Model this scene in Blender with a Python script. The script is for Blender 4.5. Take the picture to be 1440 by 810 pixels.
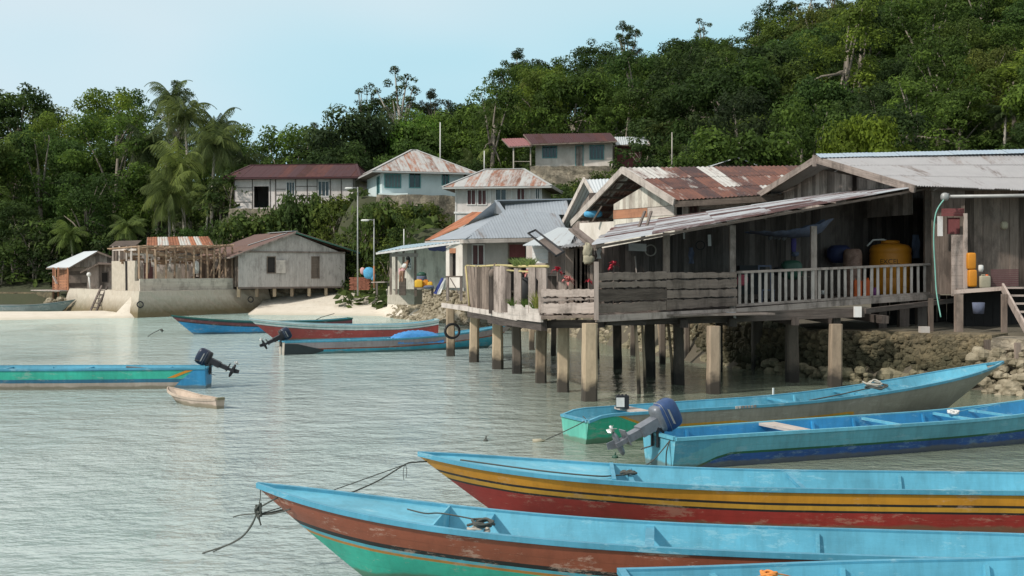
import bpy, math, random
import numpy as np
from mathutils import Vector, Matrix
R = math.radians
random.seed(7)
rng = np.random.default_rng(11)
scn = bpy.context.scene
for o in list(bpy.data.objects): bpy.data.objects.remove(o)
COL = scn.collection

# ------------------------------------------------------------------ camera, sky, sun, exposure
HC, FP, HY = 3.2, 1600.0, 380.0          # eye height (m), focal length in photo pixels, horizon row
cam = bpy.data.cameras.new('camera'); camo = bpy.data.objects.new('camera', cam); COL.objects.link(camo)
camo.location = (0, 0, HC); camo.rotation_euler = (R(90), 0, 0)
cam.sensor_width = 36; cam.lens = 40; cam.shift_y = -25/1440; cam.clip_end = 5000; cam.clip_start = 0.1
scn.camera = camo
SUN = Vector((-0.76, -0.48, 0.76)).normalized()
world = bpy.data.worlds.new("World"); scn.world = world; world.use_nodes = True
wn, wl = world.node_tree.nodes, world.node_tree.links
wn.clear()
wo = wn.new('ShaderNodeOutputWorld'); bg = wn.new('ShaderNodeBackground'); wl.new(bg.outputs[0], wo.inputs[0])
sky = wn.new('ShaderNodeTexSky'); sky.sky_type = 'NISHITA'; sky.sun_disc = False
sky.sun_elevation = math.asin(SUN.z); sky.sun_rotation = math.atan2(SUN.x, SUN.y) % (2*math.pi)
sky.air_density = 1.0; sky.dust_density = 1.6; sky.ozone_density = 1.4
tc = wn.new('ShaderNodeTexCoord'); mp = wn.new('ShaderNodeMapping'); wl.new(tc.outputs['Generated'], mp.inputs[0])
mp.inputs['Scale'].default_value = (1.6, 1.6, 5.0)
nz = wn.new('ShaderNodeTexNoise'); nz.inputs['Scale'].default_value = 1.3; nz.inputs['Detail'].default_value = 5
wl.new(mp.outputs[0], nz.inputs[0])
cr = wn.new('ShaderNodeValToRGB'); cr.color_ramp.elements[0].position = .42; cr.color_ramp.elements[1].position = .72
cr.color_ramp.elements[0].color = (.90, .90, .90, 1); cr.color_ramp.elements[1].color = (.93, .93, .93, 1)
wl.new(nz.outputs[0], cr.inputs[0])
mx = wn.new('ShaderNodeMixRGB'); wl.new(cr.outputs[0], mx.inputs[0]); wl.new(sky.outputs[0], mx.inputs[1])
nz2 = wn.new('ShaderNodeTexNoise'); nz2.inputs['Scale'].default_value = 1.1; nz2.inputs['Detail'].default_value = 3
mp2 = wn.new('ShaderNodeMapping'); mp2.inputs['Scale'].default_value = (1.2, 1.2, 3.0); mp2.inputs['Location'].default_value = (7.1, 2.4, .9)
wl.new(tc.outputs['Generated'], mp2.inputs[0]); wl.new(mp2.outputs[0], nz2.inputs[0])
cr2 = wn.new('ShaderNodeValToRGB'); cr2.color_ramp.elements[0].position = .47; cr2.color_ramp.elements[1].position = .74
cr2.color_ramp.elements[0].color = (4.9, 8.0, 9.1, 1); cr2.color_ramp.elements[1].color = (7.4, 8.7, 9.4, 1)
wl.new(nz2.outputs[0], cr2.inputs[0])
sx = wn.new('ShaderNodeSeparateXYZ'); wl.new(tc.outputs['Generated'], sx.inputs[0])
cr3 = wn.new('ShaderNodeValToRGB'); cr3.color_ramp.elements[0].position = .19; cr3.color_ramp.elements[1].position = .42
cr3.color_ramp.elements[0].color = (0, 0, 0, 1); cr3.color_ramp.elements[1].color = (1, 1, 1, 1); wl.new(sx.outputs[2], cr3.inputs[0])
mx3 = wn.new('ShaderNodeMixRGB'); wl.new(cr3.outputs[0], mx3.inputs[0]); wl.new(cr2.outputs[0], mx3.inputs[1]); mx3.inputs[2].default_value = (8.3, 8.5, 8.4, 1)   # unseen white cloud overhead, added to take the cyan out of the ambient light
wl.new(mx3.outputs[0], mx.inputs[2])
wl.new(mx.outputs[0], bg.inputs[0]); bg.inputs[1].default_value = 0.09
sl = bpy.data.lights.new('sun', 'SUN'); so = bpy.data.objects.new('sun', sl); COL.objects.link(so)
sl.energy = 3.2; sl.angle = R(2.5); sl.color = (1, .95, .87)
so.rotation_euler = SUN.to_track_quat('Z', 'Y').to_euler(); so.location = (-40, -20, 60)
scn.view_settings.view_transform = 'Standard'; scn.view_settings.look = 'None'
scn.view_settings.exposure = 0.15; scn.view_settings.gamma = 1; scn.view_settings.use_curve_mapping = False
scn.render.engine = 'CYCLES'

# ------------------------------------------------------------------ small maths
def X(px, d): return (px-720)/FP*d
def Z(py, d): return HC-(py-HY)/FP*d
def P(px, py, d): return Vector((X(px, d), d, Z(py, d)))
def WD(py, z=0.0): return (HC-z)*FP/(py-HY)
def lerp(a, b, t): return a+(b-a)*t
def sst(t): t = max(0., min(1., t)); return t*t*(3-2*t)
def interp(x, pts):
    if x <= pts[0][0]: return pts[0][1]
    for (a, b), (c, d) in zip(pts, pts[1:]):
        if x <= c: return b+(d-b)*(x-a)/(c-a)
    return pts[-1][1]

# ------------------------------------------------------------------ materials
def new_mat(name):
    m = bpy.data.materials.new(name); m.use_nodes = True
    n, l = m.node_tree.nodes, m.node_tree.links
    return m, n, l, n['Principled BSDF']
def ramp(n, els, interp_='LINEAR'):
    r = n.new('ShaderNodeValToRGB'); r.color_ramp.interpolation = interp_
    e = r.color_ramp.elements
    e.remove(e[1]); c4 = lambda c: (*c, 1) if len(c) == 3 else c
    e[0].position = els[0][0]; e[0].color = c4(els[0][1])
    for p, c in els[1:]:
        q = e.new(p); q.color = c4(c)
    return r
def math_(n, l, op, a, b):
    m = n.new('ShaderNodeMath'); m.operation = op
    for k, v in enumerate((a, b)):
        if isinstance(v, (int, float)): m.inputs[k].default_value = v
        else: l.new(v, m.inputs[k])
    return m.outputs[0]
def noise(n, l, vec, scale, detail=4, sc3=None, rough=.55):
    t = n.new('ShaderNodeTexNoise'); t.inputs['Scale'].default_value = scale
    t.inputs['Detail'].default_value = detail; t.inputs['Roughness'].default_value = rough
    if sc3:
        m = n.new('ShaderNodeMapping'); m.inputs['Scale'].default_value = sc3
        l.new(vec, m.inputs[0]); vec = m.outputs[0]
    l.new(vec, t.inputs[0]); return t.outputs[0]
def bump(n, l, p, h, strength, dist=.02):
    b = n.new('ShaderNodeBump'); b.inputs['Strength'].default_value = strength; b.inputs['Distance'].default_value = dist
    l.new(h, b.inputs['Height']); l.new(b.outputs[0], p.inputs['Normal'])
def mixc(n, l, f, a, b, mode='MIX'):
    m = n.new('ShaderNodeMixRGB'); m.blend_type = mode
    for k, v in enumerate((f, a, b)):
        if isinstance(v, (int, float)): m.inputs[k].default_value = v
        elif isinstance(v, tuple): m.inputs[k].default_value = (*v, 1)
        else: l.new(v, m.inputs[k])
    return m.outputs[0]
def wood(name, light, dark, stain=(.07, .056, .047), amt=.65, rough=.88):
    m, n, l, p = new_mat(name)
    a = n.new('ShaderNodeAttribute'); a.attribute_name = 'tone'
    uv = n.new('ShaderNodeUVMap'); uv.uv_map = 'UVMap'
    g = noise(n, l, uv.outputs[0], 1.0, 5, (38, 1.6, 1), .65)
    gm = noise(n, l, uv.outputs[0], 1.0, 4, (11, .7, 1), .6)
    g = math_(n, l, 'ADD', math_(n, l, 'MULTIPLY', g, .55), math_(n, l, 'MULTIPLY', gm, .45))
    v = math_(n, l, 'ADD', math_(n, l, 'MULTIPLY', a.outputs['Fac'], .45), math_(n, l, 'MULTIPLY', g, .95))
    r = ramp(n, [(.40, dark), (.90, light)]); l.new(v, r.inputs[0])
    tx = n.new('ShaderNodeTexCoord')
    s = noise(n, l, tx.outputs['Object'], 1.9, 8, (1, 1, .5), .74)
    sr = ramp(n, [(.47, (0, 0, 0)), (.64, (1, 1, 1))]); l.new(s, sr.inputs[0])
    f = math_(n, l, 'MULTIPLY', sr.outputs[0], amt)
    l.new(mixc(n, l, f, r.outputs[0], stain), p.inputs['Base Color'])
    p.inputs['Roughness'].default_value = rough; p.inputs['Specular IOR Level'].default_value = .25
    bump(n, l, p, g, .5, .012); return m
def tin(name, metal, metal2, rust, amt, rough=.45, rust2=None):
    m, n, l, p = new_mat(name)
    a = n.new('ShaderNodeAttribute'); a.attribute_name = 'tone'
    uv = n.new('ShaderNodeUVMap'); uv.uv_map = 'UVMap'
    g = noise(n, l, uv.outputs[0], 1.0, 6, (2.4, .5, 1), .72)
    v = math_(n, l, 'ADD', math_(n, l, 'MULTIPLY', a.outputs['Fac'], .35), g)
    lo = 1.02-amt*.55
    r = ramp(n, [(max(.01, lo-.07), (0, 0, 0)), (min(.99, lo+.12), (1, 1, 1))]); l.new(v, r.inputs[0])
    g2 = noise(n, l, uv.outputs[0], 2.2, 4)
    base = mixc(n, l, g2, metal, metal2)
    ru = mixc(n, l, ramp_out(n, l, math_(n, l, 'ADD', noise(n, l, uv.outputs[0], 1.3, 5), math_(n, l, 'MULTIPLY', math_(n, l, 'FRACT', math_(n, l, 'MULTIPLY', a.outputs['Fac'], 7.3), 0), .35)), [(.5, (0, 0, 0)), (.85, (1, 1, 1))]), rust, rust2 or tuple(c*.5 for c in rust))
    l.new(mixc(n, l, r.outputs[0], base, ru), p.inputs['Base Color'])
    l.new(math_(n, l, 'ADD', math_(n, l, 'MULTIPLY', r.outputs[0], .35), rough), p.inputs['Roughness'])
    p.inputs['Metallic'].default_value = .15
    bump(n, l, p, g2, .15, .01); return m
def plain(name, col, rough=.6, var=.25, scale=3., col2=None, metal=0., bmp=.1, spec=.4):
    m, n, l, p = new_mat(name)
    tx = n.new('ShaderNodeTexCoord'); g = noise(n, l, tx.outputs['Object'], scale, 7, (1, 1, .45) if 'wall' in name else None, .72)
    c2 = col2 or tuple(c*(1-var) for c in col)
    r = ramp(n, [(.35, c2), (.65, col)]); l.new(g, r.inputs[0]); l.new(r.outputs[0], p.inputs['Base Color'])
    p.inputs['Roughness'].default_value = rough; p.inputs['Metallic'].default_value = metal
    p.inputs['Specular IOR Level'].default_value = spec
    if bmp: bump(n, l, p, g, bmp, .02)
    return m
def pilemat(name, light, dark, low, zz=.28):
    m, n, l, p = new_mat(name)
    uv = n.new('ShaderNodeUVMap'); uv.uv_map = 'UVMap'; geo = n.new('ShaderNodeNewGeometry')
    g = noise(n, l, uv.outputs[0], 1.0, 5, (16, 2.2, 1), .7)
    a = n.new('ShaderNodeAttribute'); a.attribute_name = 'tone'
    v = math_(n, l, 'ADD', math_(n, l, 'MULTIPLY', a.outputs['Fac'], .45), math_(n, l, 'MULTIPLY', g, .75))
    r = ramp(n, [(.28, dark), (.8, light)]); l.new(v, r.inputs[0])
    sp = n.new('ShaderNodeSeparateXYZ'); l.new(geo.outputs['Position'], sp.inputs[0])
    z = math_(n, l, 'ADD', sp.outputs[2], math_(n, l, 'MULTIPLY', noise(n, l, geo.outputs['Position'], 4, 5), -.55))
    zr = ramp(n, [(.0, (1, 1, 1)), (zz, (0, 0, 0))]); l.new(z, zr.inputs[0])
    l.new(mixc(n, l, zr.outputs[0], r.outputs[0], low), p.inputs['Base Color'])
    p.inputs['Roughness'].default_value = .85; bump(n, l, p, g, .6, .02); return m
def stone(name, c1, c2, c3, scale=2.2, moss=None, zmoss=.5):
    m, n, l, p = new_mat(name)
    tx = n.new('ShaderNodeTexCoord'); geo = n.new('ShaderNodeNewGeometry')
    v = n.new('ShaderNodeTexVoronoi'); v.inputs['Scale'].default_value = scale; v.inputs['Randomness'].default_value = 1
    wv = noise(n, l, tx.outputs['Object'], 1.5, 3)
    ad = n.new('ShaderNodeMixRGB'); ad.blend_type = 'ADD'; ad.inputs[0].default_value = .35
    l.new(tx.outputs['Object'], ad.inputs[1]); l.new(wv, ad.inputs[2]); l.new(ad.outputs[0], v.inputs[0])
    r = ramp(n, [(0, c1), (.5, c2), (1, c3)]); l.new(v.outputs['Color'], r.inputs[0])
    v2 = n.new('ShaderNodeTexVoronoi'); v2.feature = 'DISTANCE_TO_EDGE'; v2.inputs['Scale'].default_value = scale
    l.new(ad.outputs[0], v2.inputs[0])
    e = ramp(n, [(.0, (.74, .74, .74)), (.14, (1, 1, 1))]); l.new(v2.outputs[0], e.inputs[0])
    c = mixc(n, l, 1.0, r.outputs[0], e.outputs[0], 'MULTIPLY')
    c = mixc(n, l, .55, c, ramp_out(n, l, noise(n, l, tx.outputs['Object'], 2.6, 8, None, .75), [(.38, c1), (.62, c3)]))
    c = mixc(n, l, .85, c, noise(n, l, tx.outputs['Object'], 7, 9, None, .8), 'OVERLAY')
    c = mixc(n, l, 1.0, c, ramp_out(n, l, noise(n, l, tx.outputs['Object'], .8, 5, None, .7), [(.35, (.45, .45, .42)), (.62, (1.25, 1.2, 1.1))]), 'MULTIPLY')
    if moss:
        sp = n.new('ShaderNodeSeparateXYZ'); l.new(geo.outputs['Position'], sp.inputs[0])
        z = math_(n, l, 'ADD', sp.outputs[2], math_(n, l, 'MULTIPLY', noise(n, l, geo.outputs['Position'], .9, 5), -.9))
        zr = ramp(n, [(.0, (1, 1, 1)), (zmoss, (0, 0, 0))]); l.new(z, zr.inputs[0])
        c = mixc(n, l, math_(n, l, 'MULTIPLY', zr.outputs[0], .8), c, moss)
    l.new(c, p.inputs['Base Color']); p.inputs['Roughness'].default_value = .9
    bump(n, l, p, e.outputs[0], .8, .06); return m
def hullpaint(name, bands, wear=.25, wearcol=(.45, .42, .38), rough=.38):
    """bands: (distance below the gunwale where it starts, colour)"""
    m, n, l, p = new_mat(name)
    uv = n.new('ShaderNodeUVMap'); uv.uv_map = 'UVMap'; sp = n.new('ShaderNodeSeparateXYZ'); l.new(uv.outputs[0], sp.inputs[0])
    tx = n.new('ShaderNodeTexCoord')
    w = noise(n, l, tx.outputs['Object'], 2.0, 4)
    v = math_(n, l, 'ADD', sp.outputs[1], math_(n, l, 'MULTIPLY', math_(n, l, 'SUBTRACT', w, .5), .012))
    r = ramp(n, bands, 'CONSTANT'); l.new(v, r.inputs[0])
    s = noise(n, l, tx.outputs['Object'], 2.6, 12, (.55, 1, 1.9), .82)
    sr = ramp(n, [(.548, (0, 0, 0)), (.585, (1, 1, 1))]); l.new(s, sr.inputs[0])
    big = noise(n, l, tx.outputs['Object'], .9, 6, None, .65)
    c = mixc(n, l, 1.0, r.outputs[0], ramp_out(n, l, big, [(.3, (.70, .70, .70)), (.7, (1.12, 1.12, 1.12))]), 'MULTIPLY')
    drip = noise(n, l, tx.outputs['Object'], 1.0, 5, (9, 9, .6), .7)
    c = mixc(n, l, 1.0, c, ramp_out(n, l, drip, [(.34, (.86, .85, .84)), (.56, (1, 1, 1))]), 'MULTIPLY')
    m2 = n.new('ShaderNodeMath'); m2.operation = 'PINGPONG'; l.new(math_(n, l, 'ADD', sp.outputs[1], math_(n, l, 'MULTIPLY', w, .02)), m2.inputs[0]); m2.inputs[1].default_value = .095
    seam = ramp_out(n, l, math_(n, l, 'MULTIPLY', m2.outputs[0], 10), [(.0, (.55, .55, .55)), (.04, (1, 1, 1))])
    c = mixc(n, l, math_(n, l, 'MULTIPLY', big, .9), c, seam, 'MULTIPLY')
    c = mixc(n, l, math_(n, l, 'MULTIPLY', sr.outputs[0], min(1, wear*1.7)), c, wearcol)
    geo = n.new('ShaderNodeNewGeometry'); gp = n.new('ShaderNodeSeparateXYZ'); l.new(geo.outputs['Position'], gp.inputs[0])
    zz = math_(n, l, 'ADD', gp.outputs[2], math_(n, l, 'MULTIPLY', noise(n, l, geo.outputs['Position'], 2.5, 6, (1, 1, .3)), -.14))
    scum = ramp_out(n, l, zz, [(.0, (1, 1, 1)), (.035, (0, 0, 0))])
    l.new(mixc(n, l, math_(n, l, 'MULTIPLY', scum, .65), c, (.13, .12, .07)), p.inputs['Base Color'])
    fine = noise(n, l, tx.outputs['Object'], 5.0, 6, (.35, 1, 3), .7)
    l.new(math_(n, l, 'ADD', math_(n, l, 'MULTIPLY', fine, .35), rough-.12), p.inputs['Roughness'])
    bump(n, l, p, fine, .25, .012); return m
def ramp_out(n, l, src, els):
    r = ramp(n, els); l.new(src, r.inputs[0]); return r.outputs[0]
def leafmat(name, transl=.42):
    m, n, l, p = new_mat(name)
    oi = n.new('ShaderNodeObjectInfo'); a = n.new('ShaderNodeAttribute'); a.attribute_name = 'tone'
    f = ramp_out(n, l, a.outputs['Fac'], [(0, (.54, .55, .56)), (.5, (.98, 1.0, .92)), (1, (1.95, 1.85, 1.25))])
    c = mixc(n, l, 1.0, oi.outputs['Color'], f, 'MULTIPLY')
    l.new(c, p.inputs['Base Color']); p.inputs['Roughness'].default_value = .7; p.inputs['Specular IOR Level'].default_value = .12
    t = n.new('ShaderNodeBsdfTranslucent'); l.new(c, t.inputs[0])
    ms = n.new('ShaderNodeMixShader'); ms.inputs[0].default_value = transl
    l.new(p.outputs[0], ms.inputs[1]); l.new(t.outputs[0], ms.inputs[2])
    l.new(ms.outputs[0], n['Material Output'].inputs[0]); return m
M = {}
M['grey_wood'] = wood('weathered_grey_wood', (.46, .38, .335), (.10, .078, .068), amt=.7)
M['silver_wood'] = wood('silvery_grey_wood', (.52, .475, .45), (.20, .175, .16), amt=.4)
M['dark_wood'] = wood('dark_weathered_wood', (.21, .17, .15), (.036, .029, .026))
M['mid_wood'] = wood('brown_grey_wood', (.30, .235, .195), (.055, .041, .033))
M['pale_wood'] = wood('pale_bleached_wood', (.58, .51, .46), (.25, .205, .18), amt=.45)
M['cream_wood'] = wood('cream_boards', (.62, .57, .49), (.33, .28, .235), amt=.45)
M['brown_wood'] = wood('raw_brown_timber', (.42, .29, .20), (.17, .11, .075), amt=.4)
M['orange_wood'] = wood('orange_timber', (.46, .215, .12), (.24, .11, .07), amt=.4)
M['bamboo'] = wood('yellow_bamboo', (.62, .52, .25), (.35, .28, .13), amt=.2)
M['white_board'] = wood('white_painted_boards', (.72, .69, .67), (.50, .47, .45), stain=(.30, .27, .25), amt=.5, rough=.7)
M['pile'] = pilemat('stained_pile', (.52, .40, .27), (.17, .125, .085), (.055, .045, .035))
M['pile_mid'] = pilemat('brown_pile', (.37, .28, .20), (.12, .09, .065), (.045, .036, .028))
M['pile_shade_tone'] = pilemat('shade_toned_pile', (.15, .12, .095), (.05, .04, .032), (.028, .024, .02))  # darker pile copy: the shade under the deck is put into its colour
M['roof_red'] = tin('dark_red_painted_tin', (.066, .018, .021), (.042, .015, .018), (.10, .036, .03), .5, .75)
M['roof_mix'] = tin('pale_tin_with_rust_streaks', (.47, .46, .44), (.36, .36, .35), (.33, .155, .10), .60, .5)
M['roof_blue'] = tin('blue_grey_tin', (.34, .375, .41), (.25, .275, .31), (.23, .16, .12), .38, .4)
M['roof_rust'] = tin('mostly_rusted_tin', (.50, .49, .46), (.42, .40, .38), (.17, .078, .058), .80, .65, (.065, .042, .042))
M['roof_orange'] = tin('orange_rusted_tin', (.50, .50, .47), (.44, .42, .38), (.40, .16, .085), .78, .55)
M['roof_grey'] = tin('plain_grey_tin', (.37, .36, .365), (.28, .275, .28), (.19, .15, .13), .34, .42)
M['roof_pale'] = tin('pale_grey_tin', (.58, .61, .62), (.50, .53, .55), (.30, .22, .18), .15, .45)
M['roof_lean'] = tin('patched_tin', (.55, .56, .58), (.42, .43, .45), (.15, .075, .068), .68, .55, (.085, .05, .05))
M['roof_brown'] = tin('brown_tin', (.16, .095, .08), (.12, .075, .065), (.24, .14, .10), .45, .6)
M['render_pale'] = plain('pale_rendered_wall', (.66, .60, .575), .85, scale=1.3, col2=(.47, .42, .39))
M['render_blue'] = plain('pale_blue_wall', (.60, .68, .69), .8, scale=1.2, col2=(.52, .60, .60))
M['render_grey'] = plain('grey_rendered_wall', (.49, .445, .41), .88, scale=1.5, col2=(.36, .32, .295))
M['render_cream'] = plain('cream_wall', (.70, .63, .57), .85, scale=1.5, col2=(.50, .44, .38))
M['concrete'] = pilemat('stained_concrete', (.53, .475, .395), (.29, .245, .19), (.15, .115, .06), 1.35)
M['red_dark'] = plain('dark_red_wall', (.20, .06, .06), .8)
M['teal'] = plain('teal_frame_paint', (.10, .30, .30), .5)
M['white'] = plain('white_paint', (.70, .68, .65), .6, .12)
M['black'] = plain('black_rubber', (.022, .022, .024), .6)
M['dark'] = plain('dark_interior_board', (.035, .03, .028), .9)  # near-black colour painting in the unlit interiors behind openings
M['glass'] = plain('dark_window_glass', (.03, .045, .05), .12, bmp=0, spec=.6)
M['curtain'] = plain('curtain', (.20, .24, .25), .9)
M['curtain_red'] = plain('maroon_curtain', (.16, .08, .08), .9)
M['steel'] = plain('galvanised_steel', (.36, .36, .35), .5, metal=.3)
M['rope'] = plain('rope', (.085, .09, .08), .9)
M['rope_orange'] = plain('orange_rope', (.75, .27, .06), .8)
M['rope_pale'] = plain('pale_rope', (.45, .42, .36), .9)
M['bark'] = wood('bark', (.30, .26, .21), (.12, .10, .08))
M['bark_pale'] = wood('pale_bark', (.50, .46, .40), (.28, .25, .21))
M['leaf'] = leafmat('foliage')
M['stone'] = stone('rubble_stone_wall', (.17, .145, .115), (.25, .215, .17), (.36, .32, .26), 4.6)
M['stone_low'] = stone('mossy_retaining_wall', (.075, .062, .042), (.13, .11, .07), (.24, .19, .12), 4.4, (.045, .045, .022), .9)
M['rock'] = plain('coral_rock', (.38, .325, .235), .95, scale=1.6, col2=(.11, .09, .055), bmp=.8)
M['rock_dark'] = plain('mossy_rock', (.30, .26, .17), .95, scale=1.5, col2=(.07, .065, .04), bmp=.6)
M['boat_in'] = hullpaint('light_blue_boat_paint', [(0, (.13, .43, .57)), (.99, (.13, .43, .57))], .35, (.26, .50, .58), .45)
M['boat_rail'] = hullpaint('blue_rail_paint', [(0, (.085, .33, .47)), (.99, (.085, .33, .47))], .35, (.26, .46, .54), .4)
M['boat_blue'] = hullpaint('strong_blue_boat_paint', [(0, (.035, .27, .52)), (.99, (.035, .27, .52))], .3, (.2, .42, .55), .42)
M['cowl_blue'] = plain('blue_motor_cover', (.035, .075, .19), .45, .3, 6)
M['cowl_dark'] = plain('dark_blue_motor_cover', (.02, .03, .06), .3, .3, 6)
M['motor_grey'] = plain('grey_motor_casting', (.20, .215, .245), .4, .3, 8, metal=.2)
M['motor_black'] = plain('black_motor_parts', (.018, .018, .022), .5)
M['prop'] = plain('worn_propeller', (.62, .62, .60), .35, .4, 12, metal=.4)
M['orange'] = plain('orange_plastic', (.62, .24, .018), .5, .15, 2)
M['orange_red'] = plain('red_orange_plastic', (.72, .14, .03), .5, .15, 2)
M['yellow'] = plain('yellow_plastic', (.78, .46, .04), .5)
M['beige'] = plain('beige_plastic', (.40, .36, .26), .6)
M['tarp_blue'] = plain('blue_tarpaulin', (.05, .26, .60), .5, .3, 4)
M['tarp_navy'] = plain('navy_tarpaulin', (.035, .045, .12), .6, .3, 4)
M['cloth_grey'] = plain('blue_grey_cloth', (.13, .15, .22), .8, .4, 5)
M['cloth_blue'] = plain('sky_blue_cloth', (.10, .38, .62), .8, .3, 6)
M['cloth_white'] = plain('white_cloth', (.66, .65, .62), .9, .2, 6)
M['cloth_pink'] = plain('pink_cloth', (.62, .36, .36), .9, .2, 6)
M['brick'] = plain('red_brick_stack', (.34, .13, .085), .9, .5, 9)
M['skin'] = plain('brown_skin', (.24, .13, .08), .6, .1)
M['hair'] = plain('black_hair', (.012, .01, .01), .6)
M['flower'] = plain('red_leaves', (.55, .03, .06), .6, .4, 6)
M['flower_pink'] = plain('pink_leaves', (.62, .22, .20), .6, .3, 6)
M['ink'] = plain('dark_lettering', (.08, .05, .02), .6)
M['green_hose'] = plain('green_hose', (.22, .50, .42), .5)
M['green_dark'] = plain('dark_green_plastic', (.03, .09, .06), .5)

# ------------------------------------------------------------------ objects
ORG = {}
def tag(o, label=None, cat=None, group=None, kind=None):
    if label: o['label'] = label
    if cat: o['category'] = cat
    if group: o['group'] = group
    if kind: o['kind'] = kind
    return o
def thing(name, label, cat, loc, group=None, rz=0):
    o = bpy.data.objects.new(name, None); COL.objects.link(o)
    o.empty_display_size = .3
    o.location = loc; o.rotation_euler = (0, 0, rz)
    ORG[o.name] = Matrix.Translation(Vector(loc)) @ Matrix.Rotation(rz, 4, 'Z')
    return tag(o, label, cat, group)
class MB:
    """collects faces of one mesh, in world coordinates (or through .m)"""
    def __init__(s): s.v = []; s.f = []; s.t = []; s.u = []; s.mi = []; s.m = None; s.sm = []
    def add(s, pts):
        i = len(s.v)
        if s.m is not None: pts = [s.m @ Vector(p) for p in pts]
        s.v.extend([tuple(p) for p in pts]); return i
    def face(s, pts, tone=.5, uv=None, mi=0, sm=False):
        i = s.add(pts); s.idx(list(range(i, i+len(pts))), tone, uv, mi, sm)
    def idx(s, ids, tone=.5, uv=None, mi=0, sm=False):
        s.f.append(ids); s.t.append(tone); s.u.append(uv or [(0, 0)]*len(ids)); s.mi.append(mi); s.sm.append(sm)
    def board(s, p0, p1, w, t, up=None, tone=None, mi=0):
        """beam from p0 to p1, w wide along 'side', t thick along 'up'"""
        p0, p1 = Vector(p0), Vector(p1); ax = (p1-p0)
        L = ax.length
        if L < 1e-6: return
        ax.normalize()
        if up is None: up = Vector((0, 0, 1)) if abs(ax.z) < .9 else Vector((0, -1, 0))
        up = Vector(up); sd = ax.cross(up)
        if sd.length < 1e-4: up = Vector((1, 0, 0)); sd = ax.cross(up)
        sd.normalize(); up = sd.cross(ax).normalized()
        if tone is None: tone = random.random()
        c = [(-1, -1), (1, -1), (1, 1), (-1, 1)]
        a = [p0+sd*(x*w/2)+up*(y*t/2) for x, y in c]; b = [p1+sd*(x*w/2)+up*(y*t/2) for x, y in c]
        ou, ov = random.random()*9, random.random()*9
        s.face(a[::-1], tone, [(ou, ov), (ou+w, ov), (ou+w, ov+t), (ou, ov+t)], mi)
        s.face(b, tone, [(ou, ov), (ou+w, ov), (ou+w, ov+t), (ou, ov+t)], mi)
        for k in range(4):
            j = (k+1) % 4; ww = w if k % 2 == 0 else t
            s.face([a[k], a[j], b[j], b[k]], tone, [(ou, ov), (ou+ww, ov), (ou+ww, ov+L), (ou, ov+L)], mi)
            ou += ww
    def box(s, c, size, tone=.5, mi=0):
        c = Vector(c); s.board(c-Vector((0, 0, size[2]/2)), c+Vector((0, 0, size[2]/2)), size[0], size[1], (0, 1, 0), tone, mi)
    def prism(s, poly, off, tone=.5, mi=0, uvf=None):
        """poly (list of 3D pts) extruded by vector off"""
        poly = [Vector(p) for p in poly]; off = Vector(off); q = [p+off for p in poly]
        uf = uvf or (lambda p: (p.x+p.y*.3, p.z))
        s.face(poly, tone, [uf(p) for p in poly], mi); s.face(q[::-1], tone, [uf(p) for p in q[::-1]], mi)
        n = len(poly)
        for k in range(n):
            j = (k+1) % n
            s.face([poly[k], q[k], q[j], poly[j]], tone, [uf(poly[k]), uf(q[k]), uf(q[j]), uf(poly[j])], mi)
    def tube(s, pts, r, n=8, tone=.5, mi=0, cap=True, sm=True):
        pts = [Vector(p) for p in pts]
        rr = r if isinstance(r, (list, tuple)) else [r]*len(pts)
        rings = []; ref = None; acc = 0
        for k, p in enumerate(pts):
            d = (pts[min(k+1, len(pts)-1)]-pts[max(k-1, 0)]).normalized()
            if ref is None: ref = Vector((0, 0, 1)) if abs(d.z) < .9 else Vector((1, 0, 0))
            a = (ref-d*ref.dot(d)).normalized(); ref = a; b = d.cross(a)
            rings.append(s.add([p+a*(rr[k]*math.cos(2*math.pi*i/n))+b*(rr[k]*math.sin(2*math.pi*i/n)) for i in range(n)]))
        for k in range(len(pts)-1):
            L = (pts[k+1]-pts[k]).length
            for i in range(n):
                j = (i+1) % n
                s.idx([rings[k]+i, rings[k]+j, rings[k+1]+j, rings[k+1]+i], tone, [(i*.1, acc), (i*.1+.1, acc), (i*.1+.1, acc+L), (i*.1, acc+L)], mi, sm)
            acc += L
        if cap:
            s.idx([rings[0]+i for i in range(n)][::-1], tone, None, mi); s.idx([rings[-1]+i for i in range(n)], tone, None, mi)
    def lathe(s, c, prof, n=20, tone=.5, mi=0, sm=True):
        c = Vector(c); rings = []
        for r, z in prof:
            rings.append(s.add([c+Vector((r*math.cos(2*math.pi*i/n), r*math.sin(2*math.pi*i/n), z)) for i in range(n)]))
        for k in range(len(prof)-1):
            for i in range(n):
                j = (i+1) % n
                s.idx([rings[k]+i, rings[k]+j, rings[k+1]+j, rings[k+1]+i], tone, None, mi, sm)
        s.idx([rings[-1]+i for i in range(n)], tone, None, mi); s.idx([rings[0]+i for i in range(n)][::-1], tone, None, mi)
    def ell(s, c, r, e=1., nu=16, nv=10, tone=.5, mi=0, jit=0.):
        """superellipsoid"""
        c = Vector(c); f = lambda x: math.copysign(abs(x)**e, x)
        g = []
        for a in range(nv+1):
            ph = -math.pi/2+math.pi*a/nv; row = []
            for b in range(nu):
                th = 2*math.pi*b/nu; k = 1+random.uniform(-jit, jit)
                row.append(c+Vector((r[0]*f(math.cos(ph))*f(math.cos(th))*k, r[1]*f(math.cos(ph))*f(math.sin(th))*k, r[2]*f(math.sin(ph))*k)))
            g.append(s.add(row))
        for a in range(nv):
            for b in range(nu):
                j = (b+1) % nu
                s.idx([g[a]+b, g[a]+j, g[a+1]+j, g[a+1]+b], tone, None, mi, True)
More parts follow.
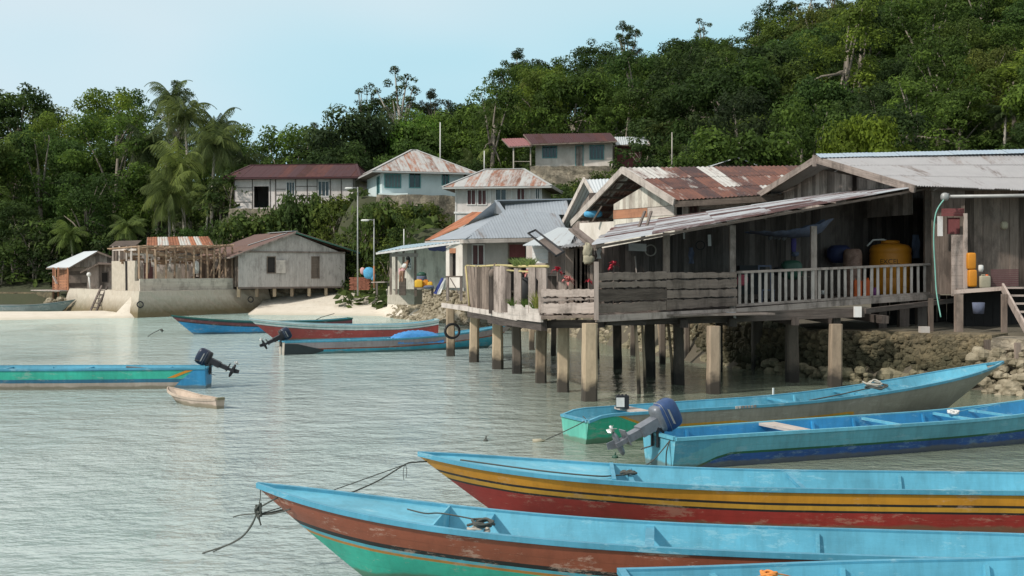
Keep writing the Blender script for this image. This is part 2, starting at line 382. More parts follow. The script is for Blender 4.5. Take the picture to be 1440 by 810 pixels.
    def grid(s, rows, tone=.5, uv=None, mi=0, sm=True):
        ids = [s.add(r) for r in rows]; n = len(rows[0])
        for a in range(len(rows)-1):
            for b in range(n-1):
                u = None
                if uv: u = [uv[a][b], uv[a][b+1], uv[a+1][b+1], uv[a+1][b]]
                s.idx([ids[a]+b, ids[a]+b+1, ids[a+1]+b+1, ids[a+1]+b], tone, u, mi, sm)
    def build(s, name, mats, parent=None, loc=None, root=None):
        me = bpy.data.meshes.new(name)
        T = None
        if parent is not None: T = ORG[parent.name]
        elif loc is not None: T = Matrix.Translation(Vector(loc))
        vs = s.v
        if T is not None:
            Ti = T.inverted(); vs = [tuple(Ti @ Vector(p)) for p in vs]
        me.from_pydata(vs, [], s.f)
        at = me.attributes.new('tone', 'FLOAT', 'FACE'); at.data.foreach_set('value', s.t)
        uvl = me.uv_layers.new(name='UVMap'); uvl.data.foreach_set('uv', [c for u in s.u for p in u for c in p])
        me.polygons.foreach_set('material_index', s.mi); me.polygons.foreach_set('use_smooth', s.sm)
        if not isinstance(mats, (list, tuple)): mats = [mats]
        for m in mats: me.materials.append(M[m] if isinstance(m, str) else m)
        me.update()
        o = bpy.data.objects.new(name, me); COL.objects.link(o)
        if parent is not None:
            o.parent = parent
            if True: ORG[o.name] = ORG[parent.name]      # parts sit at their thing's origin
        elif loc is not None:
            o.location = loc; ORG[o.name] = T
        return o
def single(name, mb, mats, label, cat, loc, group=None):
    return tag(mb.build(name, mats, loc=loc), label, cat, group)
def struct(name, mb, mats):
    o = mb.build(name, mats); o['kind'] = 'structure'; return o

# corrugated sheet roofing over the quad A (eave start) B (eave end) C (top end) D (top start)
def tinroof(mb, A, B, C, D, pitch=.16, amp=.02, sheet=.85, rows=2, tones=None, mi=0, thick=True):
    A, B, C, D = map(Vector, (A, B, C, D))
    W = max((B-A).length, (C-D).length); Hh = ((D-A).length+(C-B).length)/2
    nrm = (B-A).cross(D-A) if (D-A).length > .1 else (B-A).cross(C-A)
    nrm.normalize()
    if nrm.z < 0: nrm = -nrm
    ns = max(1, round(W/sheet)); per = max(2, int(round(W/ns/(pitch/2))))
    if per % 2: per += 1
    for r in range(rows):
        v0, v1 = r/rows, (r+1)/rows
        if r: v0 -= .03
        for k in range(ns):
            tone = (tones(k/ns, r/rows) if tones else random.random()); lift = .012*r+(k % 2)*.006
            rowA, rowB, ua, ub = [], [], [], []
            ou = random.random()*20; jv = random.uniform(-.012, .012) if r == 0 else 0
            for i in range(per+1):
                u = (k+i/per)/ns; h = nrm*(amp*(1 if i % 2 else -1)+lift)
                a = A.lerp(B, u); b = D.lerp(C, u)
                rowA.append(a.lerp(b, v0+jv)+h); rowB.append(a.lerp(b, v1)+h)
                ua.append((ou+u*W, v0*Hh)); ub.append((ou+u*W, v1*Hh))
            mb.grid([rowA, rowB], tone, [ua, ub], mi, False)

class Wall:
    def __init__(s, a, b):
        """a, b = (photo column, distance)"""
        s.A = Vector((X(*a), a[1])); s.B = Vector((X(*b), b[1])); s.L = (s.B-s.A).length
        s.d = (s.B-s.A)/s.L; s.n = Vector((s.d.y, -s.d.x))
    def at(s, t, off=0., z=0.):
        q = s.A+s.d*t+s.n*off; return Vector((q.x, q.y, z))
    def t(s, px):
        k = (px-720)/FP           # x = k*y
        return (k*s.A.y-s.A.x)/(s.d.x-k*s.d.y)
    def z(s, px, py): return Z(py, (s.A+s.d*s.t(px)).y)
    def rect(s, x0, y0, x1, y1):
        m = (x0+x1)/2; return (s.t(x0), s.t(x1), s.z(m, y1), s.z(m, y0))
def planks(mb, W, z0, z1, pw=.18, th=.025, holes=(), t0=0., t1=None, off=0., gap=.006, miss=0., rag=0., tone=None, horiz=False, jit=.006, mi=0):
    t1 = W.L if t1 is None else t1
    f1 = z1 if callable(z1) else (lambda t: z1); f0 = z0 if callable(z0) else (lambda t: z0)
    if horiz:
        za, zb = f0(t0), f1(t0); n = max(1, round((zb-za)/pw)); h = (zb-za)/n
        for k in range(n):
            lo, hi = za+k*h, za+(k+1)*h-gap; segs = [(t0, t1)]
            for (a, b, c, d) in holes:
                if hi > c+.01 and lo < d-.01:
                    segs = [s_ for (p, q) in segs for s_ in ((p, min(q, a)), (max(p, b), q)) if s_[1]-s_[0] > .02]
            for (p, q) in segs:
                x = p
                while x < q-.01:
                    e = min(q, x+random.uniform(1.6, 3.4))
                    if q-e < .5: e = q
                    if random.random() >= miss:
                        o_ = off+random.uniform(0, jit); tn = random.random() if tone is None else tone+random.uniform(-.12, .12)
                        mb.board(W.at(x, o_, (lo+hi)/2), W.at(e-.006, o_, (lo+hi)/2+random.uniform(-rag, rag)*.3), th, hi-lo, (0, 0, 1), tn, mi)
                    x = e
        return
    cuts = sorted(set([t0, t1]+[h for q in holes for h in q[:2] if t0 < h < t1]))
    for a, b in zip(cuts, cuts[1:]):
        n = max(1, round((b-a)/pw)); w = (b-a)/n
        for k in range(n):
            p, q = a+k*w, a+(k+1)*w-gap; m = (p+q)/2
            if random.random() < miss: continue
            segs = [[0, 1]]
            o_ = off+random.uniform(0, jit); tn = random.random() if tone is None else tone+random.uniform(-.12, .12)
            rg0, rg1 = random.uniform(-rag, rag), random.uniform(-rag, rag)
            spans = [(f0(m)+rg0, None)]
            hs = sorted([(c, d) for (x, y, c, d) in holes if x < m < y])
            lo = None; cur = 'base'; out = []
            bl = (f0(p)+rg0, f0(q)+rg0)
            for (c, d) in hs:
                if c > bl[0]+.02: out.append((bl, (c, c)))
                bl = (d, d)
            out.append((bl, (f1(p)+rg1, f1(q)+rg1)))
            for (l0, l1), (h0, h1) in out:
                if min(h0-l0, h1-l1) < -.001 or max(h0-l0, h1-l1) < .01: continue
                A_ = [W.at(p, o_, l0), W.at(q, o_, l1), W.at(q, o_, h1), W.at(p, o_, h0)]
                Bk = [v-Vector((W.n.x, W.n.y, 0))*th for v in A_]
                ou, ov = random.random()*9, random.random()*9
                U = [(ou, ov+l0), (ou+w, ov+l1), (ou+w, ov+h1), (ou, ov+h0)]
                mb.face(A_, tn, U, mi); mb.face(Bk[::-1], tn, U[::-1], mi)
                for i in range(4):
                    j = (i+1) % 4; mb.face([A_[i], Bk[i], Bk[j], A_[j]], tn, [U[i], U[i], U[j], U[j]], mi)
def slab(mb, W, z0, z1, th=.12, holes=(), t0=0., t1=None, off=0., mi=0, tone=.5):
    """plain wall with openings: pieces between the cuts"""
    t1 = W.L if t1 is None else t1
    f1 = z1 if callable(z1) else (lambda t: z1)
    cuts = sorted(set([t0, t1]+[min(max(h, t0), t1) for q in holes for h in q[:2]]))
    for a, b in zip(cuts, cuts[1:]):
        if b-a < .005: continue
        m = (a+b)/2; bl = z0; out = []
        for (c, d) in sorted([(c, d) for (x, y, c, d) in holes if x < m < y]):
            if c > bl+.01: out.append((bl, c, c))
            bl = d
        out.append((bl, f1(a), f1(b)))
        for l0, h0, h1 in out:
            A_ = [W.at(a, off, l0), W.at(b, off, l0), W.at(b, off, h1), W.at(a, off, h0)]
            mb.prism(A_, Vector((-W.n.x*th, -W.n.y*th, 0)), tone, mi, lambda p: (p.x+p.y, p.z))
def window(parent, W, r, frame='teal', pane='glass', mull=1, fw=.07, bars=0, shutters=0, name='window'):
    a, b, c, d = r; mb = MB()
    for (p0, p1) in ((W.at(a, .02, c), W.at(a, .02, d)), (W.at(b, .02, c), W.at(b, .02, d))):
        mb.board(p0, p1, .06, fw, W.at(1)-W.at(0), .5)
    for zz in (c, d): mb.board(W.at(a-fw/2, .024, zz), W.at(b+fw/2, .024, zz), .06, fw, (0, 0, 1), .5)
    for k in range(mull):
        t = lerp(a, b, (k+1)/(mull+1)); mb.board(W.at(t, .01, c+fw/2), W.at(t, .01, d-fw/2), .04, fw*.7, W.at(1)-W.at(0), .4)
    for k in range(bars):
        zz = lerp(c, d, (k+1)/(bars+1)); mb.board(W.at(a+fw/2, .006, zz), W.at(b-fw/2, .006, zz), .02, .03, (0, 0, 1), .6)
    o = mb.build(name, frame, parent)
    g = MB(); g.prism([W.at(a, -.05, c), W.at(b, -.05, c), W.at(b, -.05, d), W.at(a, -.05, d)], Vector((-W.n.x*.012, -W.n.y*.012, 0)), .5)
    g.build('pane', pane, o)
    return o
def door(parent, W, r, mat, frame='white', label=None):
    a, b, c, d = r; mb = MB(); planks(mb, Wall2(W.at(a, -.06), W.at(b, -.06)), c, d-.02, .22, .03)
    o = mb.build('door', mat, parent); f = MB()
    for t in (a, b): f.board(W.at(t, .02, c), W.at(t, .02, d), .07, .08, W.at(1)-W.at(0), .5)
    f.board(W.at(a-.04, .024, d), W.at(b+.04, .024, d), .07, .08, (0, 0, 1), .5)
    f.build('door_frame', frame, o); return o
def Wall2(p, q):
    w = Wall.__new__(Wall); w.A = Vector((p[0], p[1])); w.B = Vector((q[0], q[1])); w.L = (w.B-w.A).length
    w.d = (w.B-w.A)/w.L; w.n = Vector((w.d.y, -w.d.x)); return w

# ------------------------------------------------------------------ terrain, water
SHORE = [(-300, 74), (-140, 75), (-60, 72.5), (-33, 73), (-27, 76), (-25.5, 76.2), (-19.8, 90), (-19.0, 81.5), (-14, 80.5), (-8.6, 79), (-7.6, 75.5), (-3.6, 68), (-.8, 62.5), (2.5, 57), (4.6, 48), (6.2, 41), (7.6, 37.4), (9.9, 33.6), (11.2, 31.8), (13.2, 30.2), (20, 26), (30, 20), (60, 8), (300, -5)]
WID = [(-27, 60), (-26, 1.5), (-19.8, 1.5), (-19.3, 10), (-9.4, 10), (-8.2, 3.4), (4, 3.2), (7, 1.1), (300, 1.1)]
PLAT = [(-27, 1.7), (-10, 1.75), (-3, 1.9), (1, 2.3), (5, 2.0), (8, 1.35), (40, 1.4)]
CREST = [(-900, 150, 70), (-200, 150, 128), (0, 148, 132), (60, 148, 146), (120, 148, 138), (180, 148, 148), (250, 150, 168), (330, 150, 208), (400, 155, 245), (450, 150, 215), (560, 160, 168), (640, 165, 150), (720, 175, 108), (800, 180, 92), (900, 190, 70), (1000, 200, 58), (1100, 210, 40), (1200, 220, -2), (1440, 240, -120), (2400, 260, -200)]
TERR = [(-25, -12.5, 101.2, 110, 8.6), (-13, -2.5, 94.6, 104, 9.3), (-6.5, 3.5, 82.8, 92, 6.2), (1.5, 12.5, 109.2, 117, 12.9)]
def ground(x, y):
    yc = interp(x, SHORE); s = y-yc
    if s < 0: z = max(-2.5, s*.06-.02)
    else:
        if x < -26.5:
            z = .30*math.sin(min(s, 12)/12*math.pi)**.8 if s < 12 else -.2
            if s > 12: z = -.2
            if y > 96.6: z = 1.2
        else:
            p = interp(x, PLAT); w = interp(x, WID)
            z = p*min(1, max(0, s-.5)/w)**1.15
    px = 720+FP*x/max(y, 20.)
    cr = interp(px, [(c[0], c[1]) for c in CREST]); cy = interp(px, [(c[0], c[2]) for c in CREST])
    top = HC+(HY-cy)/FP*cr-8.5
    y0 = interp(x, [(-27, 98), (-20, 94), (-5, 90), (3, 84), (12, 66), (30, 58)])
    t = (y-y0)/(cr-y0)
    if t > 0:
        zz = (top-1.5)*(t if t < 1 else 1-(t-1)*.8)
        z = z+max(zz, -5)
    for (x0, x1, ya, yb, tz) in TERR:
        dx = max(x0-x, 0, x-x1); dy = max(ya-y, 0, y-yb); d = math.hypot(dx, dy)
        if d < 3.6 and s > 4: w = 1-sst(d/3.6); z = z*(1-w)+tz*w
    return z
def terrain():
    xs = list(np.arange(-150, -34, 4.))+list(np.arange(-34, 20, 1.0))+list(np.arange(20, 190, 4.))
    ys = list(np.arange(8, 26, 3.))+list(np.arange(26, 112, 1.0))+list(np.arange(112, 330, 4.))
    mb = MB(); rows = []
    for y in ys:
        rows.append([(x, y, ground(x, y)+(.12*math.sin(x*1.7+y)*math.sin(y*2.3) if ground(x, y) > .4 else 0)) for x in xs])
    mb.grid(rows)
    m, n, l, p = new_mat('sand_and_earth')
    geo = n.new('ShaderNodeNewGeometry'); sp = n.new('ShaderNodeSeparateXYZ'); l.new(geo.outputs['Position'], sp.inputs[0])
    ns = noise(n, l, geo.outputs['Position'], .35, 6)
    y = math_(n, l, 'ADD', sp.outputs[1], math_(n, l, 'MULTIPLY', ns, 6))
    # sand in front of the houses, earth and leaf litter uphill
    f = ramp_out(n, l, math_(n, l, 'MULTIPLY', y, .005), [(.462, (0, 0, 0)), (.48, (1, 1, 1))])
    zz = ramp_out(n, l, sp.outputs[2], [(.03, (1, 1, 1)), (.16, (0, 0, 0))])
    sand = mixc(n, l, noise(n, l, geo.outputs['Position'], 1.2, 8), (.72, .66, .57), (.54, .475, .385))
    deb = ramp_out(n, l, noise(n, l, geo.outputs['Position'], 2.4, 12, (.5, 1.6, 1), .85), [(.56, (0, 0, 0)), (.62, (1, 1, 1))])
    sand = mixc(n, l, math_(n, l, 'MULTIPLY', deb, .55), sand, (.30, .24, .16))
    sand = mixc(n, l, math_(n, l, 'MULTIPLY', zz, .6), sand, (.46, .42, .33))
    earth = mixc(n, l, ns, (.06, .055, .03), (.035, .05, .018))
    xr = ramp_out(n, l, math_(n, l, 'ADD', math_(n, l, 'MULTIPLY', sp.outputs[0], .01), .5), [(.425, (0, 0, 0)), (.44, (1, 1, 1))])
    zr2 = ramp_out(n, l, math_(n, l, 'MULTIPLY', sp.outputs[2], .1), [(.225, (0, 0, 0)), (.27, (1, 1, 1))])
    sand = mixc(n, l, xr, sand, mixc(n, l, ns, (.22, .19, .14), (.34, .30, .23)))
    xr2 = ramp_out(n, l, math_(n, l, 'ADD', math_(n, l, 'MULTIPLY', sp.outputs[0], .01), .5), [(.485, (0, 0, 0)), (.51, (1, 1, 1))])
    sand = mixc(n, l, xr2, sand, (.10, .085, .06))  # land under house and deck coloured darker to deepen its weak shade
    l.new(mixc(n, l, zr2, mixc(n, l, f, sand, earth), earth), p.inputs['Base Color']); p.inputs['Roughness'].default_value = .95
    bump(n, l, p, noise(n, l, geo.outputs['Position'], 3, 6), .5, .1)
    M['ground'] = m
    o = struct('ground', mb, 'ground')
terrain()
# dark far ground sheet reaching the horizon
mb = MB(); mb.face([(-3000, 300, -3.2), (3000, 300, -3.2), (3000, 3500, -3.2), (-3000, 3500, -3.2)])
M['far'] = plain('far_ground', (.05, .07, .03), .95)
struct('terrain', mb, 'far')
def water():
    mb = MB(); mb.face([(-2500, -400, 0), (2500, -400, 0), (2500, 3000, 0), (-2500, 3000, 0)])
    m, n, l, p = new_mat('shallow_sea_water')
    geo = n.new('ShaderNodeNewGeometry'); pos = geo.outputs['Position']
    sp = n.new('ShaderNodeSeparateXYZ'); l.new(pos, sp.inputs[0])
    big = noise(n, l, pos, .10, 4, (1, .5, 1)); mid = noise(n, l, pos, .5, 5, (1, .5, 1))
    base = mixc(n, l, ramp_out(n, l, big, [(.38, (0, 0, 0)), (.62, (1, 1, 1))]), (.33, .405, .395), (.47, .52, .505))
    # sandier and brighter towards the beach, greener near the stilts, with pier shade and reflection painted in
    yr = ramp_out(n, l, math_(n, l, 'MULTIPLY', math_(n, l, 'ADD', sp.outputs[1], math_(n, l, 'MULTIPLY', big, 12)), .01), [(.36, (0, 0, 0)), (.84, (1, 1, 1))])
    xr = ramp_out(n, l, math_(n, l, 'ADD', math_(n, l, 'MULTIPLY', sp.outputs[0], .02), .5), [(.40, (1, 1, 1)), (.50, (0, 0, 0))])
    base = mixc(n, l, math_(n, l, 'MULTIPLY', yr, xr), base, (.42, .58, .54))
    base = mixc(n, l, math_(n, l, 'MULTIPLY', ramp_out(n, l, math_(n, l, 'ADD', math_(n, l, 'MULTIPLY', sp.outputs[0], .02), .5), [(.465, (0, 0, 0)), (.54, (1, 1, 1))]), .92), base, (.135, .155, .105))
    l.new(mixc(n, l, math_(n, l, 'MULTIPLY', mid, .25), base, (.20, .24, .20)), p.inputs['Base Color'])
    p.inputs['Roughness'].default_value = .07; p.inputs['IOR'].default_value = 1.33
    n0 = noise(n, l, pos, .5, 3, (1, 1.3, 1), .5); n1 = noise(n, l, pos, 1.7, 3, (1, 1.2, 1), .55); n2 = noise(n, l, pos, 5.2, 3, (1, 1.3, 1), .6); n3 = noise(n, l, pos, .22, 4, (1, .6, 1), .6)
    calm = ramp_out(n, l, n3, [(.36, (.42, .42, .42)), (.62, (1.1, 1.1, 1.1))])
    h = math_(n, l, 'ADD', math_(n, l, 'MULTIPLY', n0, .8), math_(n, l, 'ADD', math_(n, l, 'MULTIPLY', n1, .60), math_(n, l, 'MULTIPLY', math_(n, l, 'MULTIPLY', n2, calm), .32)))
    # the water sheltered by the stilts and boats is calmer
    lee = ramp_out(n, l, math_(n, l, 'ADD', math_(n, l, 'MULTIPLY', sp.outputs[0], .02), .5), [(.48, (1, 1, 1)), (.56, (.42, .42, .42))])
    b = n.new('ShaderNodeBump'); b.inputs['Distance'].default_value = .50
    l.new(h, b.inputs['Height']); l.new(math_(n, l, 'MULTIPLY', math_(n, l, 'MULTIPLY', calm, lee), .62), b.inputs['Strength']); l.new(b.outputs[0], p.inputs['Normal'])
    M['water'] = m; struct('water', mb, 'water')
water()

# ------------------------------------------------------------------ trees
def leaf_arrays(clumps, per, size, seed, flat=.35, aspect=.5, droop=0.):
    r = np.random.default_rng(seed); V, T = [], []
    for (c, rad, tone) in clumps:
        k = max(8, int(per*(rad[0]*rad[1])**.5**2)) if False else int(per*rad[0]*rad[2]/1.0)
        d = r.normal(size=(k, 3)); d[:, 2] += .25; d /= np.linalg.norm(d, axis=1)[:, None]
        pos = np.array(c)+d*np.array(rad)*(r.uniform(.55, 1.12, size=(k, 1)))
        nn = d*.9+np.array([0, 0, flat])+r.normal(size=(k, 3))*.45; nn /= np.linalg.norm(nn, axis=1)[:, None]
        a = np.cross(nn, r.normal(size=(k, 3))); a /= np.linalg.norm(a, axis=1)[:, None]; b = np.cross(nn, a)
        s = size*r.uniform(.6, 1.35, size=(k, 1))
        q = np.stack([pos-a*s, pos-b*s*aspect, pos+a*s, pos+b*s*aspect], axis=1)
        q[:, 2, 2] -= droop*s[:, 0]; q[:, 0, 2] -= droop*s[:, 0]
        V.append(q.reshape(-1, 3)); T.append(np.clip(tone+r.normal(size=k)*.14, 0, 1))
    return np.concatenate(V), np.concatenate(T)
def quads_mesh(name, V, T, mat):
    me = bpy.data.meshes.new(name); nq = len(V)//4
    me.vertices.add(len(V)); me.vertices.foreach_set('co', V.astype(np.float32).ravel())
    me.loops.add(nq*4); me.loops.foreach_set('vertex_index', np.arange(nq*4, dtype=np.int32))
    me.polygons.add(nq); me.polygons.foreach_set('loop_start', np.arange(0, nq*4, 4, dtype=np.int32))
    me.update(calc_edges=True)
    at = me.attributes.new('tone', 'FLOAT', 'FACE'); at.data.foreach_set('value', T.astype(np.float32))
    me.materials.append(mat); return me
def broadleaf(seed, h=10, r=4.6, ncl=46, per=95, size=.24, low=.22, airy=False, bark='bark', top=1.0):
    rd = random.Random(seed); cl = []; tb = MB(); H = h
    tb.tube([(0, 0, -1.5), (rd.uniform(-.2, .2), rd.uniform(-.2, .2), h*.35), (rd.uniform(-.5, .5), rd.uniform(-.5, .5), h*.7)], [.03*h, .021*h, .010*h], 8)
    for k in range(ncl):
        a = rd.uniform(0, 2*math.pi); zf = rd.random()**.8
        rr = r*math.sqrt(max(.05, 1-((zf-.35)/.72)**2))*rd.uniform(.45, 1.0)
        c = Vector((rr*math.cos(a), rr*math.sin(a), h*(low+(1-low)*zf)*rd.uniform(.94, 1.05)))
        s = rd.uniform(.7, 1.35)*(r/4.6)*(.7 if airy else 1)
        cl.append((c, (s*rd.uniform(.9, 1.4), s*rd.uniform(.9, 1.4), s*rd.uniform(.6, .85)), rd.uniform(.2, .78)))
        if k % (3 if airy else 6) == 0:
            b = Vector((0, 0, h*rd.uniform(.25, .55))); tb.tube([b, b.lerp(c, .55)+Vector((0, 0, .3)), c], [.012*h, .008*h, .003*h], 5)
    V, T = leaf_arrays(cl, per, size, seed)
    return quads_mesh('crown', V, T, M['leaf']), tb, bark
def palm(seed, h=9, fr=20, L=3.6, lean=.8, bare=False):
    rd = random.Random(seed); tb = MB(); n = 8
    pts = [(lean*(k/n)**2*1.6, .4*(k/n)**2, -1+(h+1)*k/n) for k in range(n+1)]
    tb.tube(pts, [lerp(.20, .11, k/n) for k in range(n+1)], 8)
    tip = Vector(pts[-1]); V, T = [], []
    for i in range(fr):
        az = i*2.399+rd.uniform(-.2, .2); el = lerp(1.25, -.45, (i/fr)**.9)+rd.uniform(-.1, .1); Lf = L*rd.uniform(.85, 1.1); p = tip.copy(); seg = 11; e = el; tn = rd.uniform(.35, .8)
        prev = p.copy(); hd = Vector((math.cos(az), math.sin(az), 0)); sd = Vector((-math.sin(az), math.cos(az), 0))
        for s_ in range(seg):
            e -= (.10+.05*(s_/seg)*2.2)*rd.uniform(.8, 1.2); stp = Lf/seg
            q = p+(hd*math.cos(e)+Vector((0, 0, math.sin(e))))*stp
            V += [p+sd*.025, q+sd*.02, q-sd*.02, p-sd*.025]; T.append(tn)
            for sub in (0., .33, .66):
                m = p.lerp(q, sub); f = (s_+sub)/seg; ll = Lf*.30*(math.sin(min(1, f*1.15+.12)*math.pi)**.6+.12)
                for sg in (-1, 1):
                    d = (sd*sg*.8+(q-p).normalized()*.55+Vector((0, 0, -.55-rd.random()*.3))).normalized()
                    w = (q-p).normalized()*.045
                    V += [m-w, m+w, m+w*.3+d*ll, m-w*.3+d*ll]; T.append(min(1, max(0, tn+rd.uniform(-.2, .2))))
            p = q
    Va = np.array([tuple(v) for v in V]); return quads_mesh('fronds', Va, np.array(T), M['leaf']), tb, 'bark_pale'
def banana(seed):
    rd = random.Random(seed); V, T = [], []; tb = MB(); tb.tube([(0, 0, -.5), (.05, 0, 1.2), (.1, 0, 2.2)], [.16, .13, .08], 8)
    for i in range(9):
        az = i*2.4; hd = Vector((math.cos(az), math.sin(az), 0)); sd = Vector((-math.sin(az), math.cos(az), 0)); p = Vector((.1, 0, 2.0)); e = rd.uniform(.7, 1.35); tn = rd.uniform(.4, .8)
        for s_ in range(6):
            e -= .26; q = p+(hd*math.cos(e)+Vector((0, 0, math.sin(e))))*.38
            w0 = .27*math.sin((s_+.2)/6.2*math.pi); w1 = .27*math.sin((s_+1.2)/6.2*math.pi)+.01
            V += [p, q, q+sd*w1+Vector((0, 0, -.06)), p+sd*w0+Vector((0, 0, -.06)), p, p-sd*w0+Vector((0, 0, -.06)), q-sd*w1+Vector((0, 0, -.06)), q]; T += [tn, tn*.85]
            p = q
    return quads_mesh('leaves', np.array([tuple(v) for v in V]), np.array(T), M['leaf']), tb, 'bark'
PROTO = {}
def proto(key, gen):
    me, tb, bark = gen
    tm = tb.build('trunk', bark); md = tm.data; bpy.data.objects.remove(tm); PROTO[key] = (me, md)
for k in range(7):
    proto('b%d' % k, broadleaf(100+k, h=10+(k % 3), r=[4.6, 5.2, 3.9, 5.0, 4.3, 5.4, 4.0][k], ncl=[46, 54, 40, 50, 60, 46, 44][k], per=165, size=[.18, .21, .17, .22, .185, .20, .175][k], low=[.2, .15, .28, .2, .15, .1, .3][k]))
proto('a0', broadleaf(201, h=12, r=3.4, ncl=60, per=420, size=.13, low=.35, airy=True))
proto('a1', broadleaf(202, h=13, r=3.0, ncl=52, per=380, size=.13, low=.30, airy=True, bark='bark_pale'))
proto('c0', broadleaf(211, h=11, r=2.2, ncl=64, per=420, size=.11, low=.15, airy=True))
proto('s0', broadleaf(221, h=2.6, r=1.9, ncl=26, per=170, size=.13, low=.12))
proto('s1', broadleaf(222, h=3.4, r=1.7, ncl=26, per=150, size=.15, low=.15))
proto('near', broadleaf(231, h=7, r=4.2, ncl=80, per=330, size=.15, low=.2))
for k in range(4): proto('p%d' % k, palm(300+k, h=[9, 7.5, 5, 10][k], fr=[22, 24, 22, 20][k], L=[3.8, 3.6, 3.4, 3.6][k], lean=[.8, -.6, .3, .5][k]))
proto('ban', banana(401))
def plant(key, x, y, z, sc, rz, color, name, label, cat, group=None, sz=None):
    me, tm = PROTO[key]
    o = bpy.data.objects.new(name, None); COL.objects.link(o); o.location = (x, y, z); o.rotation_euler = (0, 0, rz); o.scale = (sc, sc, sz or sc)
    tag(o, label, cat, group)
    c = bpy.data.objects.new('fronds' if key[0] == 'p' else ('leaves' if key == 'ban' else 'crown'), me); COL.objects.link(c); c.parent = o; c.color = (*color, 1)
    t = bpy.data.objects.new('trunk' if key[0] != 's' else 'stem', tm); COL.objects.link(t); t.parent = o
    return o
# pixel areas that stay clear of foliage: (x0, y0, x1, y1, distance of what must stay visible)
KEEP = [(318, 226, 512, 300, 104), (500, 208, 662, 276, 97), (608, 232, 772, 322, 88), (700, 182, 918, 252, 114), (60, 345, 340, 470, 100), (320, 315, 520, 470, 96),
        (520, 275, 1440, 480, 70), (600, 272, 812, 400, 75), (800, 232, 1440, 400, 60), (1000, 218, 1066, 250, 70), (1130, 205, 1440, 400, 60)]
def blocked(x, y, z, r, h):
    px = 720+FP*x/y; w = r*FP/y; t = HY-(z+h-HC)*FP/y; b = HY-(z-HC)*FP/y
    for (x0, y0, x1, y1, d) in KEEP:
        if y < d+1 and px+w > x0 and px-w < x1 and t < y1 and b > y0: return True
    for (x0, x1, ya, yb, tz) in TERR:
        if x0-r*.7 < x < x1+r*.7 and ya-2 < y < yb+r*.5: return True
    return False
GREEN = [(.040, .068, .022), (.052, .085, .026), (.034, .056, .022), (.065, .10, .028), (.046, .066, .024)]
KINDS = {0: ('dark green densely crowned tree', 'dark'), 1: ('mid green bushy tree', 'mid'), 2: ('lighter yellowish green tree', 'light'), 3: ('thin open crowned tree', 'airy')}
pts = []; rt = random.Random(5); tries = 0
cand = []
while tries < 30000:
    tries += 1
    y = rt.uniform(62, 252); px = rt.uniform(-60, 1500); x = X(px, y)
    crd = interp(px, [(c[0], c[1]) for c in CREST])
    if y > crd+4: continue
    lim = interp(x, [(-27, 100), (-18, 96), (0, 93), (5, 84), (14, 68), (30, 60)])
    if y < lim: continue
    sp = lerp(5.0, 8.6, min(1, (y-60)/150))*(1.0 if px < 1500 else 1.2)
    if any((x-a)**2+(y-b)**2 < sp*sp for a, b in pts): continue
    z = ground(x, y); sc = rt.uniform(.75, 1.1)*(.75 if y < 105 else 1)
    if blocked(x, y, z, 4.2*sc, 11*sc):
        sc *= .55
        if blocked(x, y, z, 4.2*sc, 11*sc): continue
    pts.append((x, y)); cand.append((x, y, z, sc, px, crd))
print('trees', len(cand))
ntree = 0
for (x, y, z, sc, px, crd) in cand:
    ntree += 1
    near_crest = y > crd-8
    u = rt.random(); kind = 0 if u < .5 else (1 if u < .86 else 2)
    key = 'b%d' % rt.randrange(7)
    if near_crest and rt.random() < .30: key = rt.choice(['a0', 'a1', 'a0']); kind = 3; sc *= rt.uniform(.9, 1.15)
    if 150 < px < 330 and not near_crest and rt.random() < .08: key = 'p%d' % rt.randrange(4)
    if kind == 0: c = [(0.049, 0.087, 0.024), (0.041, 0.070, 0.024), (0.057, 0.092, 0.031)][rt.randrange(3)]
    elif kind == 1: c = [(0.081, 0.132, 0.031), (0.070, 0.126, 0.036), (0.092, 0.134, 0.036)][rt.randrange(3)]
    elif kind == 2: c = [(0.135, 0.189, 0.036), (0.115, 0.182, 0.041), (0.149, 0.175, 0.046)][rt.randrange(3)]
    else: c = (0.061, 0.091, 0.036)
    c = tuple(v*(.95 if px < 620 else .75) for v in c)
    side = 'left' if px < 400 else 'right'
    zone = ('on the crest' if near_crest else ('low on the slope' if y < interp(x, [(-27, 112), (10, 112), (40, 100)]) else 'in the middle'))
    if key[0] == 'p': lab, cat, gr = 'small coconut palm among the broadleaf trees of the left hill', 'palm', 'palms among the left hill trees'; c = (.07, .095, .035)
    else: lab = '%s %s of the %s forested hill' % (KINDS[kind][0], zone, side); cat = 'tree'; gr = '%s trees %s of the %s hill' % (KINDS[kind][1], zone, side)
    plant(key, x, y, z-.3, sc, rt.uniform(0, 6.28), c, 'palm_tree' if key[0] == 'p' else 'broadleaf_tree', lab, cat, gr, sc*rt.uniform(.85, 1.15))
def at_px(px, pbase, d): return (X(px, d), d, Z(pbase, d))
def special(key, px, ptop, d, width_px, color, name, label, cat, nomh, nomr, group=None, zb=None, rz=0):
    x = X(px, d); zb = ground(x, d) if zb is None else zb; h = Z(ptop, d)-zb
    s = width_px/2*d/FP/nomr; plant(key, x, d, zb-.2, s, rz, color, name, label, cat, group, h/nomh)
special('b1', 490, 150, 118, 150, (.038, .060, .026), 'broadleaf_tree', 'large very dark round tree behind the dark red roofed house on the rise', 'tree', 11, 5.2)
special('b4', 583, 168, 122, 105, (.085, .16, .03), 'broadleaf_tree', 'bright green tree standing behind the blue-white house with the rusty hipped roof', 'tree', 11, 4.3)
